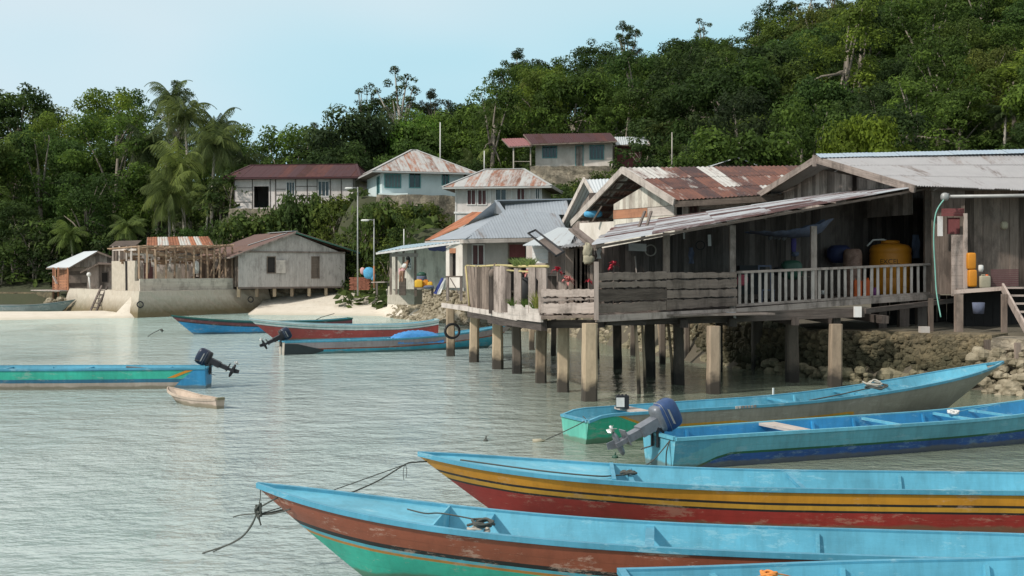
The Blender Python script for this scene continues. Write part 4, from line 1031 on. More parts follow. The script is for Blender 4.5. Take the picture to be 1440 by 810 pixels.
# G: little dugout canoe
HG = hullpaint('bleached_canoe_wood', [(0, (.58, .46, .38)), (.16, (.50, .40, .32)), (.99, (.22, .20, .12))], .5, (.30, .24, .18), .8)
boat('dugout_canoe', 'tiny unpainted pinkish wooden dugout canoe floating beside the motor of the green sided boat', (X(314, 26.6), 26.3), (X(231, 27.6), 27.9), B=.52, g0=.19, gb=.33, u0=.4, pw=2, sternw=.45, kz=-.06, us=.78, bands=HG, inside=HG, rail=HG, transom_mat=HG, sg=.23, railw=.03, cat='canoe', floorz=.07)
# H I J K: far boats
HH = hullpaint('blue_and_maroon_hull', [(0, (.02, .05, .06)), (.10, (.20, .05, .06)), (.22, (.03, .03, .035)), (.27, (.03, .30, .62)), (.99, (.03, .30, .62))], .2)
boat('longboat', 'far longboat with a bright blue bottom and thin dark maroon band, nearest the seawall', (X(490, 60), 60.5), (X(243, 56.5), 56.2), B=1.1, g0=.56, gb=.98, u0=.35, bands=HH, inside='boat_in', rail=plain('dark_green_rail', (.02, .12, .10), .5), us=.86, sg=.66, thwarts=[.3, .6])
HI = hullpaint('white_and_red_hull', [(0, (.62, .66, .66)), (.11, (.08, .30, .28)), (.145, (.62, .66, .66)), (.22, (.06, .06, .07)), (.25, (.34, .055, .05)), (.99, (.34, .055, .05))], .2)
boat('longboat', 'white banded longboat with a red bottom, middle of three moored off the beach', (X(614, 54.2), 54.2), (X(353, 52), 51.6), B=1.15, g0=.66, gb=1.02, u0=.35, bands=HI, inside='boat_in', rail=plain('white_teal_rail', (.45, .58, .58), .5), us=.84, sg=.86, thwarts=[.3, .5, .7], transom_mat='white')
HJ = hullpaint('pinkish_grey_hull', [(0, (.085, .40, .50)), (.05, (.34, .29, .30)), (.28, (.26, .07, .035)), (.33, (.04, .34, .46)), (.99, (.06, .34, .38))], .25)
jj = boat('longboat', 'longboat with a grey side, blue tarpaulin and dark tilted motor, its bow under the walkway', (X(398, 43.4), 43.2), (X(722, 47.5), 47.6), B=1.15, g0=.50, gb=.98, u0=.35, bands=HJ, us=.86, thwarts=[.12, .28, .45, .75], sternw=.7, transom_mat='cream_wood')
outboard(jj, 62, 0, 'cowl_dark', 'motor_black', .95, .04)
T = jj['T']; L = jj['L']; m = MB(); m.m = T
rows = []
for i in range(15):
    u = .455+.20*i/14; e = math.sin(i/14*math.pi)**.5
    rows.append([(u*L, lerp(-.50, .50, j/10), .50+(.28*e*math.sin(j/10*math.pi)**.6)+.03*math.sin(i*2.1+j*1.7)-(.16*e if j in (0,) else 0)) for j in range(11)])
m.grid(rows)
for i in range(14): m.face([rows[i][0], rows[i+1][0], (rows[i+1][0][0], -.585, .32), (rows[i][0][0], -.585, .30)], .5)
tag(m.build('tarpaulin', 'tarp_blue', loc=tuple(T @ Vector((.55*L, 0, .5)))), 'crumpled bright blue tarpaulin lying over the middle of the grey sided boat', 'tarpaulin')
# dark wedge on the stern of J
m = MB(); m.m = T
for sgn in (-1, 1):
    q = []
    for s_, lo_, hi_ in ((0., .93, .12), (.5, .95, .15), (1.0, .8, .35), (1.5, .62, .52)):
        u = s_/L; bbm, gg = jj['b'](u), jj['g'](u); yy = lambda f: sgn*(lerp(bbm, bbm*.74, f**1.35)+.012)
        q.append([(s_, yy(hi_), lerp(gg, -.14, hi_)), (s_, yy((hi_+lo_)/2), lerp(gg, -.14, (hi_+lo_)/2)), (s_, yy(lo_), lerp(gg, -.14, lo_))])
    m.grid(q, .5, [[(0, .3)]*3]*4)
    M['charcoal'] = plain('charcoal_paint', (.03, .04, .045), .5); m.build('stern_panel', 'charcoal', jj['root']); m = MB(); m.m = T
HK = hullpaint('grey_hull', [(0, (.10, .17, .18)), (.10, (.20, .22, .22)), (.99, (.12, .14, .14))], .3)
boat('longboat', 'low dark grey boat lying in the lagoon behind the sand spit at the far left', (X(-60, 87), 88.5), (X(80, 84), 87.5), B=1.2, g0=.5, gb=.95, u0=.4, bands=HK, inside=HK, rail=HK, us=.85)
# mooring lines and knot from the two near bows
kn = P(363, 716, 12.0)
m = MB()
def ln(pts, r=.009):
    q = rope(None, pts, r); off = len(m.v); m.v += q.v; m.f += [[i+off for i in f] for f in q.f]; m.t += q.t; m.u += q.u; m.mi += q.mi; m.sm += q.sm
ln([P(400, 696, 11.95), P(384, 703, 11.9), P(366, 713, 12)]); ln([P(366, 684, 12.02), P(366, 700, 12), kn], .005); ln([P(408, 716, 11.85), P(386, 722, 12), P(366, 724, 12)], .008)
ln([P(366, 722, 12), P(340, 724, 12.4), P(300, 728, 13), P(290, 731, 13.8)][:2]+[P(328, 727, 12.6)], .007)
ln([kn, P(352, 742, 12.1), P(330, 762, 12.35), P(285, 778, 12.86)], .009); ln([kn, P(355, 735, 12.1), P(338, 756, 12.3), P(300, 776, 12.9)], .007)
ln([P(600, 649, 14.7), P(585, 650, 14.5), P(570, 653, 14.2), P(530, 677, 13.7), P(476, 699, 13.0), P(420, 712, 12.4), P(366, 724, 12.0)], .010)
ln([P(570, 653, 14.2), P(520, 671, 13.7), P(455, 694, 12.9), P(400, 712, 12.3), P(368, 722, 12)], .006)
ln([P(570, 653, 14.2), P(572, 662, 14.2), P(571, 672, 14.2)], .004); ln([P(569, 653, 14.2), P(567, 664, 14.2), P(568, 675, 14.2)], .004)
ln([kn+Vector((random.uniform(-.035, .035), random.uniform(-.03, .03), random.uniform(-.11, .07))) for _ in range(16)], .012)
ln([kn, kn+Vector((.01, 0, -.1)), kn+Vector((.03, 0, -.17))], .009)
single('mooring_rope', m, 'rope', 'knotted dark mooring ropes tying the two near bows together over the water', 'rope', tuple(kn))
for i, (px, py, d, r, lab, cat_) in enumerate([(683, 620, 21.3, .045, 'small round dark float bobbing alone left of the drifting bottle', 'float'), (865, 643, 19.4, .055, 'small dark float on the water under the grey tilted propeller', 'float')]):
    m = MB(); c = Vector((X(px, d), d, .01)); m.ell(c, (r, r, r*.8), 1, 12, 8); m.tube([c+Vector((0, 0, .03)), c+Vector((.01, 0, .09))], .012, 6); single('float', m, 'green_dark' if i else 'rope', lab, cat_, tuple(c))
c = Vector((X(758, 21.2), 21.2, .01)); m = MB(); m.tube([c+Vector((-.12, 0, 0)), c+Vector((.04, 0, .01)), c+Vector((.06, 0, .01)), c+Vector((.11, 0, .02))], [.045, .045, .02, .018], 10)
single('bottle_float', m, 'beige', 'pale plastic bottle used as a float on the rope of the green sterned boat', 'bottle', tuple(c))
m = MB(); m.tube([P(205, 472, 55.6)-Vector((0, 0, .1)), P(214, 469, 54), P(226, 463, 53.5)], .02, 6); m.tube([P(226, 463, 53.5), P(229, 466, 53.5)], .06, 6)
single('mooring_rope', m, 'rope', 'thin slack rope rising out of the water left of the far blue boat', 'rope', (X(214, 54), 54, 0))
m = MB(); m.tube([P(470, 441, 66), P(452, 446, 62), P(440, 452, 60)], .02, 5)
single('mooring_rope', m, 'rope', 'thin line running from the far maroon boat up to the beach', 'rope', (X(455, 62), 62, .3))

# ------------------------------------------------------------------ sea walls and stone walls
def wallstrip(mb, pts, ztop, zbot, batter=.0, th=1.0, n=14, jit=.0, tone=.5):
    """solid wall along pts (x, y), face leaning out by batter at the bottom"""
    rd = random.Random(int(pts[0][0]*10)); P_ = [Vector(p) for p in pts]; rowsT = []
    for i, (a, b) in enumerate(zip(P_, P_[1:])):
        k = max(1, int((b-a).length/ .5))
        for j in range(k+(i == len(P_)-2)): rowsT.append(a.lerp(b, j/k))
    rows = []
    for i, p in enumerate(rowsT):
        d = (rowsT[min(i+1, len(rowsT)-1)]-rowsT[max(i-1, 0)]).normalized(); nn = Vector((d.y, -d.x))
        zt = ztop(i/(len(rowsT)-1)) if callable(ztop) else ztop; r = []
        for f in [k/6 for k in range(7)]:
            q = p+nn*(batter*f+rd.uniform(-jit, jit)*(0 < f)); r.append((q.x, q.y, lerp(zt, zbot, f)+rd.uniform(-jit, jit)*.4))
        q = p-nn*th; r.insert(0, (q.x, q.y, zt)); r.insert(0, (q.x, q.y, zbot)); rows.append(r)
    mb.grid(rows, tone, [[(i*.5, z[2]) for z in r] for i, r in enumerate(rows)], 0, False)
    for r in (rows[0], rows[-1]): mb.face([r[0], r[1], r[2], r[-1]], tone)
m = MB()
wallstrip(m, [(X(98, 90), 90), (X(196, 77), 77), (X(286, 82.5), 82.5), (X(377, 88), 88)], 1.76, -.4, .75, 1.0, jit=.075)
sw = m.build('sea_wall', 'concrete', loc=(-25.4, 77, 0)); tag(sw, 'pale stained concrete sea wall with a sharp corner holding the plot of the unfinished house', 'sea wall')
m = MB(); wallstrip(m, [(X(-260, 104), 104), (X(0, 98), 98), (X(75, 96.5), 96.5)], 1.32, -.4, .1, .8, jit=.08)
m.build('x', 'x_') if False else tag(m.build('retaining_wall', 'stone_low', loc=(X(0, 98), 98, 0)), 'low dark stained shore wall at the far left behind the grey boat', 'wall')
m = MB(); wallstrip(m, [(X(380, 88.5), 88.5), (X(440, 89.5), 89.5), (X(502, 90), 90)], 1.72, .4, .2, .6, jit=.12)
tag(m.build('retaining_wall', 'stone', loc=(X(440, 89), 89, 0)), 'low rubble footing wall between the sandy beach and the grey plank gable house', 'wall')
m = MB(); wallstrip(m, [(X(940, 44), 44), (X(1000, 39.5), 39.5), (X(1060, 36.8), 36.8), (X(1150, 34.4), 34.4), (X(1235, 33.2), 33.2), (X(1320, 32), 32), (X(1395, 31), 31)], lambda t: lerp(1.2, 1.44, t), -.6, .22, 1.2, jit=.10)
rs = random.Random(77); WP = [(X(p_, q_), q_) for p_, q_ in ((940, 44), (1000, 39.5), (1060, 36.8), (1150, 34.4), (1235, 33.2), (1320, 32), (1395, 31))]
for _ in range(1150):      # the stones that face the wall
    s_ = rs.choice(range(1, 7)) if rs.random() < .85 else 0; s_ = min(s_, 5); f_ = rs.random(); A_, B_ = Vector(WP[s_]), Vector(WP[s_+1]); dv = (B_-A_).normalized(); nn_ = Vector((dv.y, -dv.x)); zf = rs.random()
    q_ = A_.lerp(B_, f_)+nn_*(.22*(1-zf)-.01); r_ = rs.uniform(.07, .17); m.ell((q_.x, q_.y, lerp(-.1, 1.36, zf)), (r_*rs.uniform(.9, 1.5), .08, r_*rs.uniform(.6, .95)), .8, 7, 5, rs.random(), jit=.12)
m.sm = [False]*len(m.sm)
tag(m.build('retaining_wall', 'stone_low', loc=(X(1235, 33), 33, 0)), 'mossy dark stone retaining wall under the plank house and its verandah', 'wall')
m = MB(); wallstrip(m, [(X(1395, 30.9), 30.9), (X(1470, 30), 30), (X(1600, 28), 28)], 1.38, .5, .25, .9, jit=.12)
tag(m.build('retaining_wall', 'stone', loc=(X(1450, 30), 30, 0)), 'paler stone wall piece above the loose rocks at the right edge', 'wall')
m = MB(); wallstrip(m, [(X(322, 99.6), 99.6), (X(420, 99.2), 99.2), (X(508, 100), 100)], 8.62, 5.2, .3, .9, jit=.12)
tag(m.build('retaining_wall', 'stone', loc=(X(400, 99.5), 99.5, 6)), 'rubble stone terrace wall below the long house with the plain dark red roof', 'wall')
m = MB(); wallstrip(m, [(X(530, 92.4), 92.4), (X(600, 93), 93), (X(650, 94.5), 94.5)], 9.35, 5.0, .3, .9, jit=.12)
tag(m.build('retaining_wall', 'stone', loc=(X(600, 93), 93, 6)), 'dark stone terrace wall below the blue-white house, half hidden by bushes', 'wall')
m = MB(); wallstrip(m, [(X(745, 107.3), 107.3), (X(865, 106.8), 106.8)], 13.0, 10.6, .2, .9, jit=.12)
tag(m.build('retaining_wall', 'stone', loc=(X(805, 107), 107, 11)), 'dry stone terrace wall under the cream hill house with blue windows', 'wall')
def rocks(name, label, n, place, smin, smax, mat, seed=1):
    rd = random.Random(seed); m = MB()
    for _ in range(n):
        c = place(rd); s = rd.uniform(smin, smax)*(1.5 if rd.random() < .1 else 1)
        m.ell(c, (s*rd.uniform(.7, 1.3), s*rd.uniform(.7, 1.2), s*rd.uniform(.5, .9)), .9, 7, 5, rd.random(), jit=.16)
    m.sm = [False]*len(m.sm); o = m.build(name, mat); return tag(o, label, 'rocks', kind='stuff')
def onshore(x0, x1, s1, zup=.0):
    def f(rd):
        x = rd.uniform(x0, x1); y = interp(x, SHORE)+rd.uniform(-.5, s1)**1.0; return (x, y, max(-.05, ground(x, y))+rd.uniform(-.05, .1)+zup)
    return f
rocks('rubble', 'loose pale coral rubble along the shore under the walkway and beside the beach', 2600, onshore(-8.4, 6.2, 3.8), .08, .20, 'rock', 3)
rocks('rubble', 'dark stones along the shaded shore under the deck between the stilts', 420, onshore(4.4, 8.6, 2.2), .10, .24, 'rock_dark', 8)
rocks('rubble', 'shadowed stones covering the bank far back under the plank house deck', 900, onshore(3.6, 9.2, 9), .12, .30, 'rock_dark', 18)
rocks('rubble', 'heap of yellowish rocks at the water edge beside the bow of the green sterned boat', 620, lambda rd: (lambda x, f: (x, interp(x, SHORE)-.5-f*.9+rd.uniform(-.1, .1), max(0, 1.0-f*1.15)+rd.uniform(-.1, .1)))(rd.uniform(12.3, 18), rd.random()), .08, .19, 'rock', 4)
rocks('rubble', 'dark mossy stones at the foot of the retaining wall under the verandah', 160, lambda rd: (lambda x: (x, interp(x, [(7, 37.2), (8.4, 35.6), (9.5, 33.6), (10.7, 32.6), (12.2, 31.4)])-.35-rd.random()*.4, rd.uniform(-.1, .35)))(rd.uniform(8, 12.4)), .10, .22, 'rock_dark', 5)
rocks('rubble', 'small grey stones between the sand and the left end of the concrete sea wall', 110, lambda rd: (X(rd.uniform(80, 104), 91), rd.uniform(88.5, 93), rd.uniform(.05, .9)), .15, .35, 'rock', 6)
for (px, py, d, lab) in ((199.5, 428, 77.0, 'old tyre hanging on the sea wall face near its corner'), (354, 421, 85.6, 'old tyre hanging on the stained right end of the sea wall')):
    m = MB(); c = P(px, py, d)-Vector((0, .35, 0)); r = .20
    n_ = Vector((.5, -.86, .1)).normalized(); a_ = Vector((.86, .5, 0)); b_ = n_.cross(a_)
    m.tube([c+a_*math.cos(t)*r+b_*math.sin(t)*r for t in [2*math.pi*k/20 for k in range(21)]], .045, 8); single('tyre', m, 'black', lab, 'tyre', tuple(c))
m = MB()
A0, A1 = P(125, 442, 82.0), P(143, 402, 83.9); B0, B1 = P(133, 443, 81.4), P(151, 403, 83.2)
m.board(A0, A1, .12, .10); m.board(B0, B1, .12, .10)
for k in range(6): f = (k+.6)/6.5; m.board(A0.lerp(A1, f), B0.lerp(B1, f), .08, .06)
single('wooden_ladder', m, 'dark_wood', 'dark wooden ladder leaning on the sloping left face of the sea wall', 'ladder', tuple(A0))

# ------------------------------------------------------------------ houses on the rise
def quadhouse(name, label, FL, FR, depth, z0, ze, mats, loc=None, cat='house', side_l=None, th=.15, front_holes=(), left_holes=(), right_holes=()):
    """box of four walls; FL, FR = (px, d). returns dict"""
    F = Wall(FL, FR); t = thing(name, label, cat, (F.A.x+F.d.x*F.L/2, F.A.y+F.d.y*F.L/2, z0))
    bk = -F.n*depth
    Lw = Wall2(F.A+bk, F.A); Rw = Wall2(F.B, F.B+bk); Bw = Wall2(F.B+bk, F.A+bk)
    return dict(F=F, L=Lw, R=Rw, B=Bw, t=t, z0=z0, ze=ze, depth=depth)
def walls(h, mat, holesF=(), holesL=(), holesR=(), base=None):
    m = MB(); z0, ze = h['z0'], h['ze']
    slab(m, h['F'], z0, ze, .12, holesF); slab(m, h['L'], z0, ze, .12, holesL, 0, h['L'].L-.12); slab(m, h['R'], z0, ze, .12, holesR, .12); slab(m, h['B'], z0, ze, .12, (), .12, h['B'].L-.12)
    return m.build('wall', mat, h['t'])
def hiproof(h, over, rise, ridge=None, mat='roof_mix', ridge_in=None, tones=None, z=None, pitch=.25):
    F, D = h['F'], h['depth']; ze = h['ze'] if z is None else z
    def q(t, o, zz): p = F.A+F.d*t-F.n*o; return Vector((p.x, p.y, zz))
    L = F.L; a = ridge_in if ridge_in is not None else D/2+over
    E = [q(-over, -over, ze), q(L+over, -over, ze), q(L+over, D+over, ze), q(-over, D+over, ze)]
    r1, r2 = q(-over+a, D/2, ze+rise), q(L+over-a, D/2, ze+rise)
    m = MB()
    def tri_sheet(A, B, C, D_):
        # trapezoid faces: strips clipped between the eave A-B and the top D_-C
        A, B, C, D_ = map(Vector, (A, B, C, D_)); ev = (B-A); W = ev.length; e = ev/W; n_ = max(3, int(W/.8)); nrm = e.cross((D_-A) if (D_-A).length > .1 else (C-A)).normalized()
        if nrm.z < 0: nrm = -nrm
        up = nrm.cross(e).normalized()
        if up.z < 0: up = -up
        s0, s1 = (D_-A).dot(e), (C-A).dot(e); H = (D_-A).dot(up)
        top = lambda x: H*min(1, x/max(s0, .001), (W-x)/max(W-s1, .001))
        for k in range(n_):
            tn = tones(k/n_, 0) if tones else random.random(); lift = .006*(k % 2); per = 4; ou = random.random()*9
            xs = sorted(set([lerp(k, k+1, i/per)*W/n_ for i in range(per+1)]+[x for x in (s0, s1) if k*W/n_ < x < (k+1)*W/n_]))
            rows = [[A+e*x+nrm*(lift+(.012 if i % 2 else 0)) for i, x in enumerate(xs)], [A+e*x+up*max(.01, top(x))+nrm*(lift+(.012 if i % 2 else 0)) for i, x in enumerate(xs)]]
            m.grid(rows, tn, [[(ou+x, 0) for x in xs], [(ou+x, top(x)) for x in xs]], 0, False)
    tri_sheet(E[0], E[1], r2, r1); tri_sheet(E[1], E[2], r2, r2); tri_sheet(E[2], E[3], r1, r2); tri_sheet(E[3], E[0], r1, r1)
    for a_, b_ in ((E[0], r1), (E[1], r2), (E[3], r1), (E[2], r2), (r1, r2)): m.board(a_+Vector((0, 0, .03)), b_+Vector((0, 0, .03)), .22, .05, None, .1)
    for i in range(4): m.board(E[i]-Vector((0, 0, .08)), E[(i+1) % 4]-Vector((0, 0, .08)), .04, .12, (0, 0, 1), .3)
    rf = m.build('roof', mat, h['t']); s = MB()
    s.face([v-Vector((0, 0, .10)) for v in E]); s.build('soffit', 'mid_wood', rf); return rf
# K: long house with dark red roof
h = quadhouse('hillside_house', 'long pale house with a plain dark red hipped roof on the left of the rise', (329, 101), (497, 100), 6.5, 8.6, Z(250, 100.5)-.0, None)
F = h['F']; doorK = F.rect(357, 262, 378, 292); w1 = F.rect(403, 256, 414.5, 276); w2 = F.rect(447.5, 255, 463, 276)
h['z0'] = 8.4; walls(h, 'render_pale', [doorK, w1, w2]); window(h['t'], F, w1, 'white_board', 'glass', 2); window(h['t'], F, w2, 'white_board', 'glass', 2)
m = MB(); 
for px in (329.5, 355, 380, 387.5, 415.5, 432, 446, 464.5, 480, 497): m.board(F.at(F.t(px), .02, 8.4), F.at(F.t(px), .02, h['ze']), .05, .06, (F.d.x, F.d.y, 0), .2)
m.board(F.at(0, .03, h['ze']-.08), F.at(F.L, .03, h['ze']-.08), .04, .12, (0, 0, 1), .2)
for a_, b_, y in ((329.5, 355, 284), (387.5, 402, 266), (387.5, 402, 274), (415.5, 446, 262), (415.5, 446, 275), (329.5, 355, 264)): m.board(F.at(F.t(a_), .03, F.z(a_, y)), F.at(F.t(b_), .03, F.z(b_, y)), .03, .045, (0, 0, 1), .2)
m.build('timber_frame', 'dark_wood', h['t'])
m = MB()
for k in range(3): p = F.at(F.t(368), .3+k*.3, 8.35-k*.28); m.box(p, (1.6-.0*k, .32, .28), .5)
m.build('steps', 'concrete', h['t'])
hiproof(h, .75, 1.45, mat='roof_red', ridge_in=1.25)
# M: blue-white house, rusty hip roof
h = quadhouse('hillside_house', 'pale blue house with teal windows and a rust streaked hipped roof on the rise', (537, 93.6), (652, 95.6), 7.4, 9.0, Z(240.5, 93), None)
F = h['F']; va = F.rect(541, 245, 563.5, 264); ws = [F.rect(575.5, 242, 591, 264), F.rect(621.5, 242, 631, 260)]
Lr = h['L']; lh = (Lr.L-2.2, Lr.L-1.0, 9.0, 11.0)
walls(h, 'render_blue', [va]+ws, [lh]); 
for r in ws: window(h['t'], F, r, 'teal', 'glass', 1)
window(h['t'], F, va, 'teal', 'curtain', 4); window(h['t'], Lr, lh, 'teal', 'glass', 1, name='door')
hiproof(h, .95, 2.25, mat='roof_mix', ridge_in=4.2, tones=lambda u, v: random.uniform(.15, .95))
m = MB(); F_ = h['F']; m.box(F_.at(.9, .45, 9.25), (2.4, .9, .5), .5); m.build('porch_floor', 'render_blue', h['t'])
# N: two storeys, rusty hip
h = quadhouse('hillside_house', 'two storey greyish house with maroon curtains and a rust streaked hipped roof in the middle', (640.5, 84), (762, 83), 5.4, 5.9, Z(263, 83.3), None)
F = h['F']; ws = [F.rect(657, 267, 669, 288), F.rect(672, 267, 684, 288), F.rect(697, 266, 712, 287), F.rect(727, 265, 738, 283), F.rect(753, 265, 759, 280)]
Lw_ = h['L']; lw = (2.3, 3.0, F.z(650, 286), F.z(650, 266)); lw2 = (3.4, 4.4, F.z(650, 309), F.z(650, 300))
walls(h, 'render_pale', ws, [lw, lw2])
for k, r in enumerate(ws): window(h['t'], F, r, 'white_board', 'glass' if k in (2, 4) else 'curtain_red', 1)
window(h['t'], Lw_, lw, 'white_board', 'glass', 0); window(h['t'], Lw_, lw2, 'white_board', 'glass', 0)
m = MB(); zz = F.z(650, 299); m.board(F.at(-.1, .05, zz), F.at(F.L+.1, .05, zz), .08, .14, (0, 0, 1)); m.board(Lw_.at(0, .05, zz), Lw_.at(Lw_.L, .05, zz), .08, .14, (0, 0, 1))
m.build('floor_band', 'white_board', h['t'])
for px in (641, 690, 720, 745, 761): m = MB(); m.board(F.at(F.t(px), .02, 5.9), F.at(F.t(px), .02, h['ze']), .04, .10, (F.d.x, F.d.y, 0), .5); m.build('corner_post', 'white_board', h['t'])
hiproof(h, .8, 1.55, mat='roof_mix', ridge_in=2.55, tones=lambda u, v: random.uniform(.1, 1.))
# O: cream hill house
h = quadhouse('hillside_house', 'cream house with blue windows and a flat pitched red roof highest on the hill', (753, 109.5), (861, 108.5), 5, 12.9, Z(201.5, 109), None)
F = h['F']; ws = [F.rect(763, 206, 783, 222), F.rect(829.5, 204.5, 849, 224)]; dr = F.rect(809.5, 205, 820, 234.5); dr = (dr[0], dr[1], 12.95, dr[3])
walls(h, 'render_cream', ws+[dr])
for r in ws: window(h['t'], F, r, 'teal', 'glass', 3)
door(h['t'], F, dr, 'grey_wood', 'teal')
def shed(h_, A, B, C, D, mat, tones=None, name='roof', rows=1, pitch=.25, fas='mid_wood', sheet=.85):
    m = MB(); tinroof(m, A, B, C, D, pitch, .02, sheet, rows, tones); r_ = m.build(name, mat, h_); f = MB()
    z = Vector((0, 0, -.07)); A, B, C, D = map(Vector, (A, B, C, D))
    for p, q in ((A, B), (B, C), (D, A)): f.board(p+z, q+z, .04, .11, (0, 0, 1), .5)
    f.build('bargeboard', fas, r_); return r_
shed(h['t'], P(747, 202.5, 108), P(868, 198, 107.4), P(858, 187, 112), P(736, 188.5, 112.5), 'roof_red')
shed(h['t'], P(858, 188, 112.2), P(736, 189.5, 112.7), P(748, 197, 115.5), P(868, 196, 115.2), 'roof_red')
shed(h['t'], P(716, 206, 108.6), P(751, 204, 108.2), P(737, 194, 111.8), P(705.5, 195, 112.2), plain('faded_red_tin', (.26, .10, .10), .55), name='porch_roof')
m = MB()
for px in (722, 746): m.board(Vector((X(px, 108.8), 108.8, 12.6)), Vector((X(px, 108.8), 108.8, Z(205, 108.6))), .12, .12, (0, 1, 0))
m.board(Vector((X(722, 108.8), 108.8, 13.6)), Vector((X(746, 108.8), 108.8, 13.6)), .06, .06); m.build('porch_post', 'cream_wood', h['t'])
m = MB(); Wd = Wall((868, 110.5), (902, 110.5)); planks(m, Wd, 12.4, Z(203, 110.5), .2, .03, horiz=True); Wd2 = Wall2((Wd.B.x, Wd.B.y), (Wd.B.x, Wd.B.y+3)); planks(m, Wd2, 12.4, Z(203, 110.5), .2)
h2 = thing('hillside_shed', 'dark red plank shed with a pale tin roof beside the cream hill house', 'shed', (X(885, 110), 110, 12.4)); m.build('wall', 'red_dark', h2)
shed(h2, P(866, 203.5, 109.6), P(914, 203, 109.4), P(911, 192.5, 113), P(864, 192.5, 113), 'roof_pale')
# ------------------------------------------------------------------ beach row
# G: grey plank gable house
W = Wall((335, 84.5), (485, 89)); t = thing('beach_house', 'grey weathered plank house with a low gable facing the beach on short stilts', 'house', (W.at(W.L/2).x, W.at(W.L/2).y, 1.75))
zb = 1.95; ze = W.z(335, 358)+.15; zr = W.z(413, 329); tp = W.t(413)
top = lambda q: lerp(ze, zr, q/tp) if q < tp else lerp(zr, ze-.05, (q-tp)/(W.L-tp))
wn1 = W.rect(375.5, 361, 387, 384); wn2 = W.rect(438, 361, 448.5, 391); midz = W.z(410, 354.5)
m = MB(); planks(m, W, zb, lambda q: min(top(q), midz), .17, .03, [wn1, wn2], tone=.75); m.build('wall', 'silver_wood', t)
m = MB(); planks(m, W, midz+.02, top, .22, .03, (), t0=W.t(350), t1=W.t(477), off=.03, rag=.0, tone=.7); gb_ = m.build('gable', 'silver_wood', t)
m = MB(); m.board(W.at(0, .06, midz), W.at(W.L, .06, midz), .05, .12, (0, 0, 1), .3); m.build('trim_board', 'grey_wood', gb_)
window(t, W, wn1, 'mid_wood', 'dark', 0); window(t, W, wn2, 'mid_wood', 'mid_wood', 0, bars=7)
m = MB(); s_ = Wall2(W.at(wn1[1]+.05, .08), W.at(wn1[1]+.75, .22)); planks(m, s_, wn1[2], wn1[3]-.25, .16, .025, horiz=True, tone=.95); m.build('shutter', 'pale_wood', t)
bk = Vector((-W.n.x, -W.n.y, 0))*8.5
m = MB(); Lw_ = Wall2(W.A+bk.xy, W.A); planks(m, Lw_, zb, ze, .25, .03); Rw_ = Wall2(W.B, W.B+bk.xy); planks(m, Rw_, zb, ze, .25, .03); planks(m, Wall2(W.B+bk.xy, W.A+bk.xy), zb, ze, .5, .03); m.build('side_wall', 'mid_wood', t)
ov = Vector((W.n.x, W.n.y, 0))*.45; e1 = W.at(-.75, .0, ze-.32)+ov; e2 = W.at(W.L+1.15, 0, W.z(500, 352)-.15)+ov; rp = W.at(tp, 0, zr+.16)+ov
rr = shed(t, e1+bk*1.1, e1, rp, rp+bk*1.1, 'roof_brown', name='roof', rows=2, fas='grey_wood')
shed(t, e2, e2+bk*1.1, rp+bk*1.1, rp, 'roof_brown', name='roof', rows=2, fas=plain('green_bargeboard', (.06, .16, .12), .7))
m = MB(); m.board(rp+bk*.02+Vector((0, 0, .05)), rp+bk*.65+Vector((0, 0, .05)), .5, .03); m.board(e1.lerp(rp, .93)+bk*.1+Vector((0, 0, .06)), e1.lerp(rp, .45)+bk*.32+Vector((0, 0, .06)), .3, .03, (0, 0, 1)); m.build('ridge_cap', 'roof_pale', rr)
for k in range(7):
    m = MB(); q = W.at(.1+k*(W.L-.2)/6, -.2, 0); m.board((q.x, q.y, 1.2), (q.x, q.y, zb), .22, .22, (0, 1, 0)); m.build('stilt', 'pile', t)
m = MB(); m.board(W.at(0, -.05, zb-.07), W.at(W.L, -.05, zb-.07), .1, .14, (0, 0, 1)); m.build('floor_beam', 'dark_wood', t)
# frame house under construction
t = thing('unfinished_house', 'unfinished house of bare timber posts and battens over low pale walls on the sea wall', 'house', (X(255, 82), 82, 1.75))
Wf = Wall((196, 79), (327.5, 85.2)); fr = MB(); posts = []
ztopf = lambda px: Wf.z(px, interp(px, [(157, 345), (235, 349), (328, 346)]))
lowz = Wf.z(260, 391.5)
m = MB(); planks(m, Wf, 1.72, lowz, .35, .10, (), off=0, horiz=True, tone=.6); m.build('low_wall', 'cream_wood', t)
for px in (196, 207, 220, 234, 246, 262, 273, 283, 293, 301, 309, 318, 327.5):
    q = Wf.at(Wf.t(px), -.05, 0); m = MB(); zt = ztopf(px)-random.uniform(0, .12); m.board((q.x, q.y, lowz), (q.x+random.uniform(-.08, .08), q.y, zt), .12, .10, (0, 1, 0)); m.build('post', 'brown_wood', t)
m = MB()
for k, (a_, b_, dy) in enumerate(((196, 327.5, 0), (205, 327.5, .5), (225, 327.5, 1.0))): m.board(Wf.at(Wf.t(a_), -.05-dy*3, ztopf(a_)+.02-dy*.2), Wf.at(Wf.t(b_), -.05-dy*3, ztopf(b_)+.02-dy*.15), .08, .14, (0, 0, 1))
rd = random.Random(4)
for k in range(30):
    a_ = rd.uniform(196, 326); m.board(Wf.at(Wf.t(a_), .35, ztopf(a_)+.1), Wf.at(Wf.t(a_), -4.5, ztopf(a_)-.15+rd.uniform(-.1, .2)), .06, .07)
m.build('roof_beams', 'brown_wood', t)
m = MB()
for k in range(60):
    a_ = rd.uniform(196, 322); yy = rd.uniform(349, 370); q = Wf.t(a_); o_ = rd.uniform(.1, 3); m.board(Wf.at(q, -o_, Wf.z(a_, yy)), Wf.at(min(Wf.L, q+rd.uniform(.6, 2.4)), -o_-rd.uniform(0, .8), Wf.z(a_, yy+rd.uniform(-4, 4))), .05, .15, (0, 0, 1))
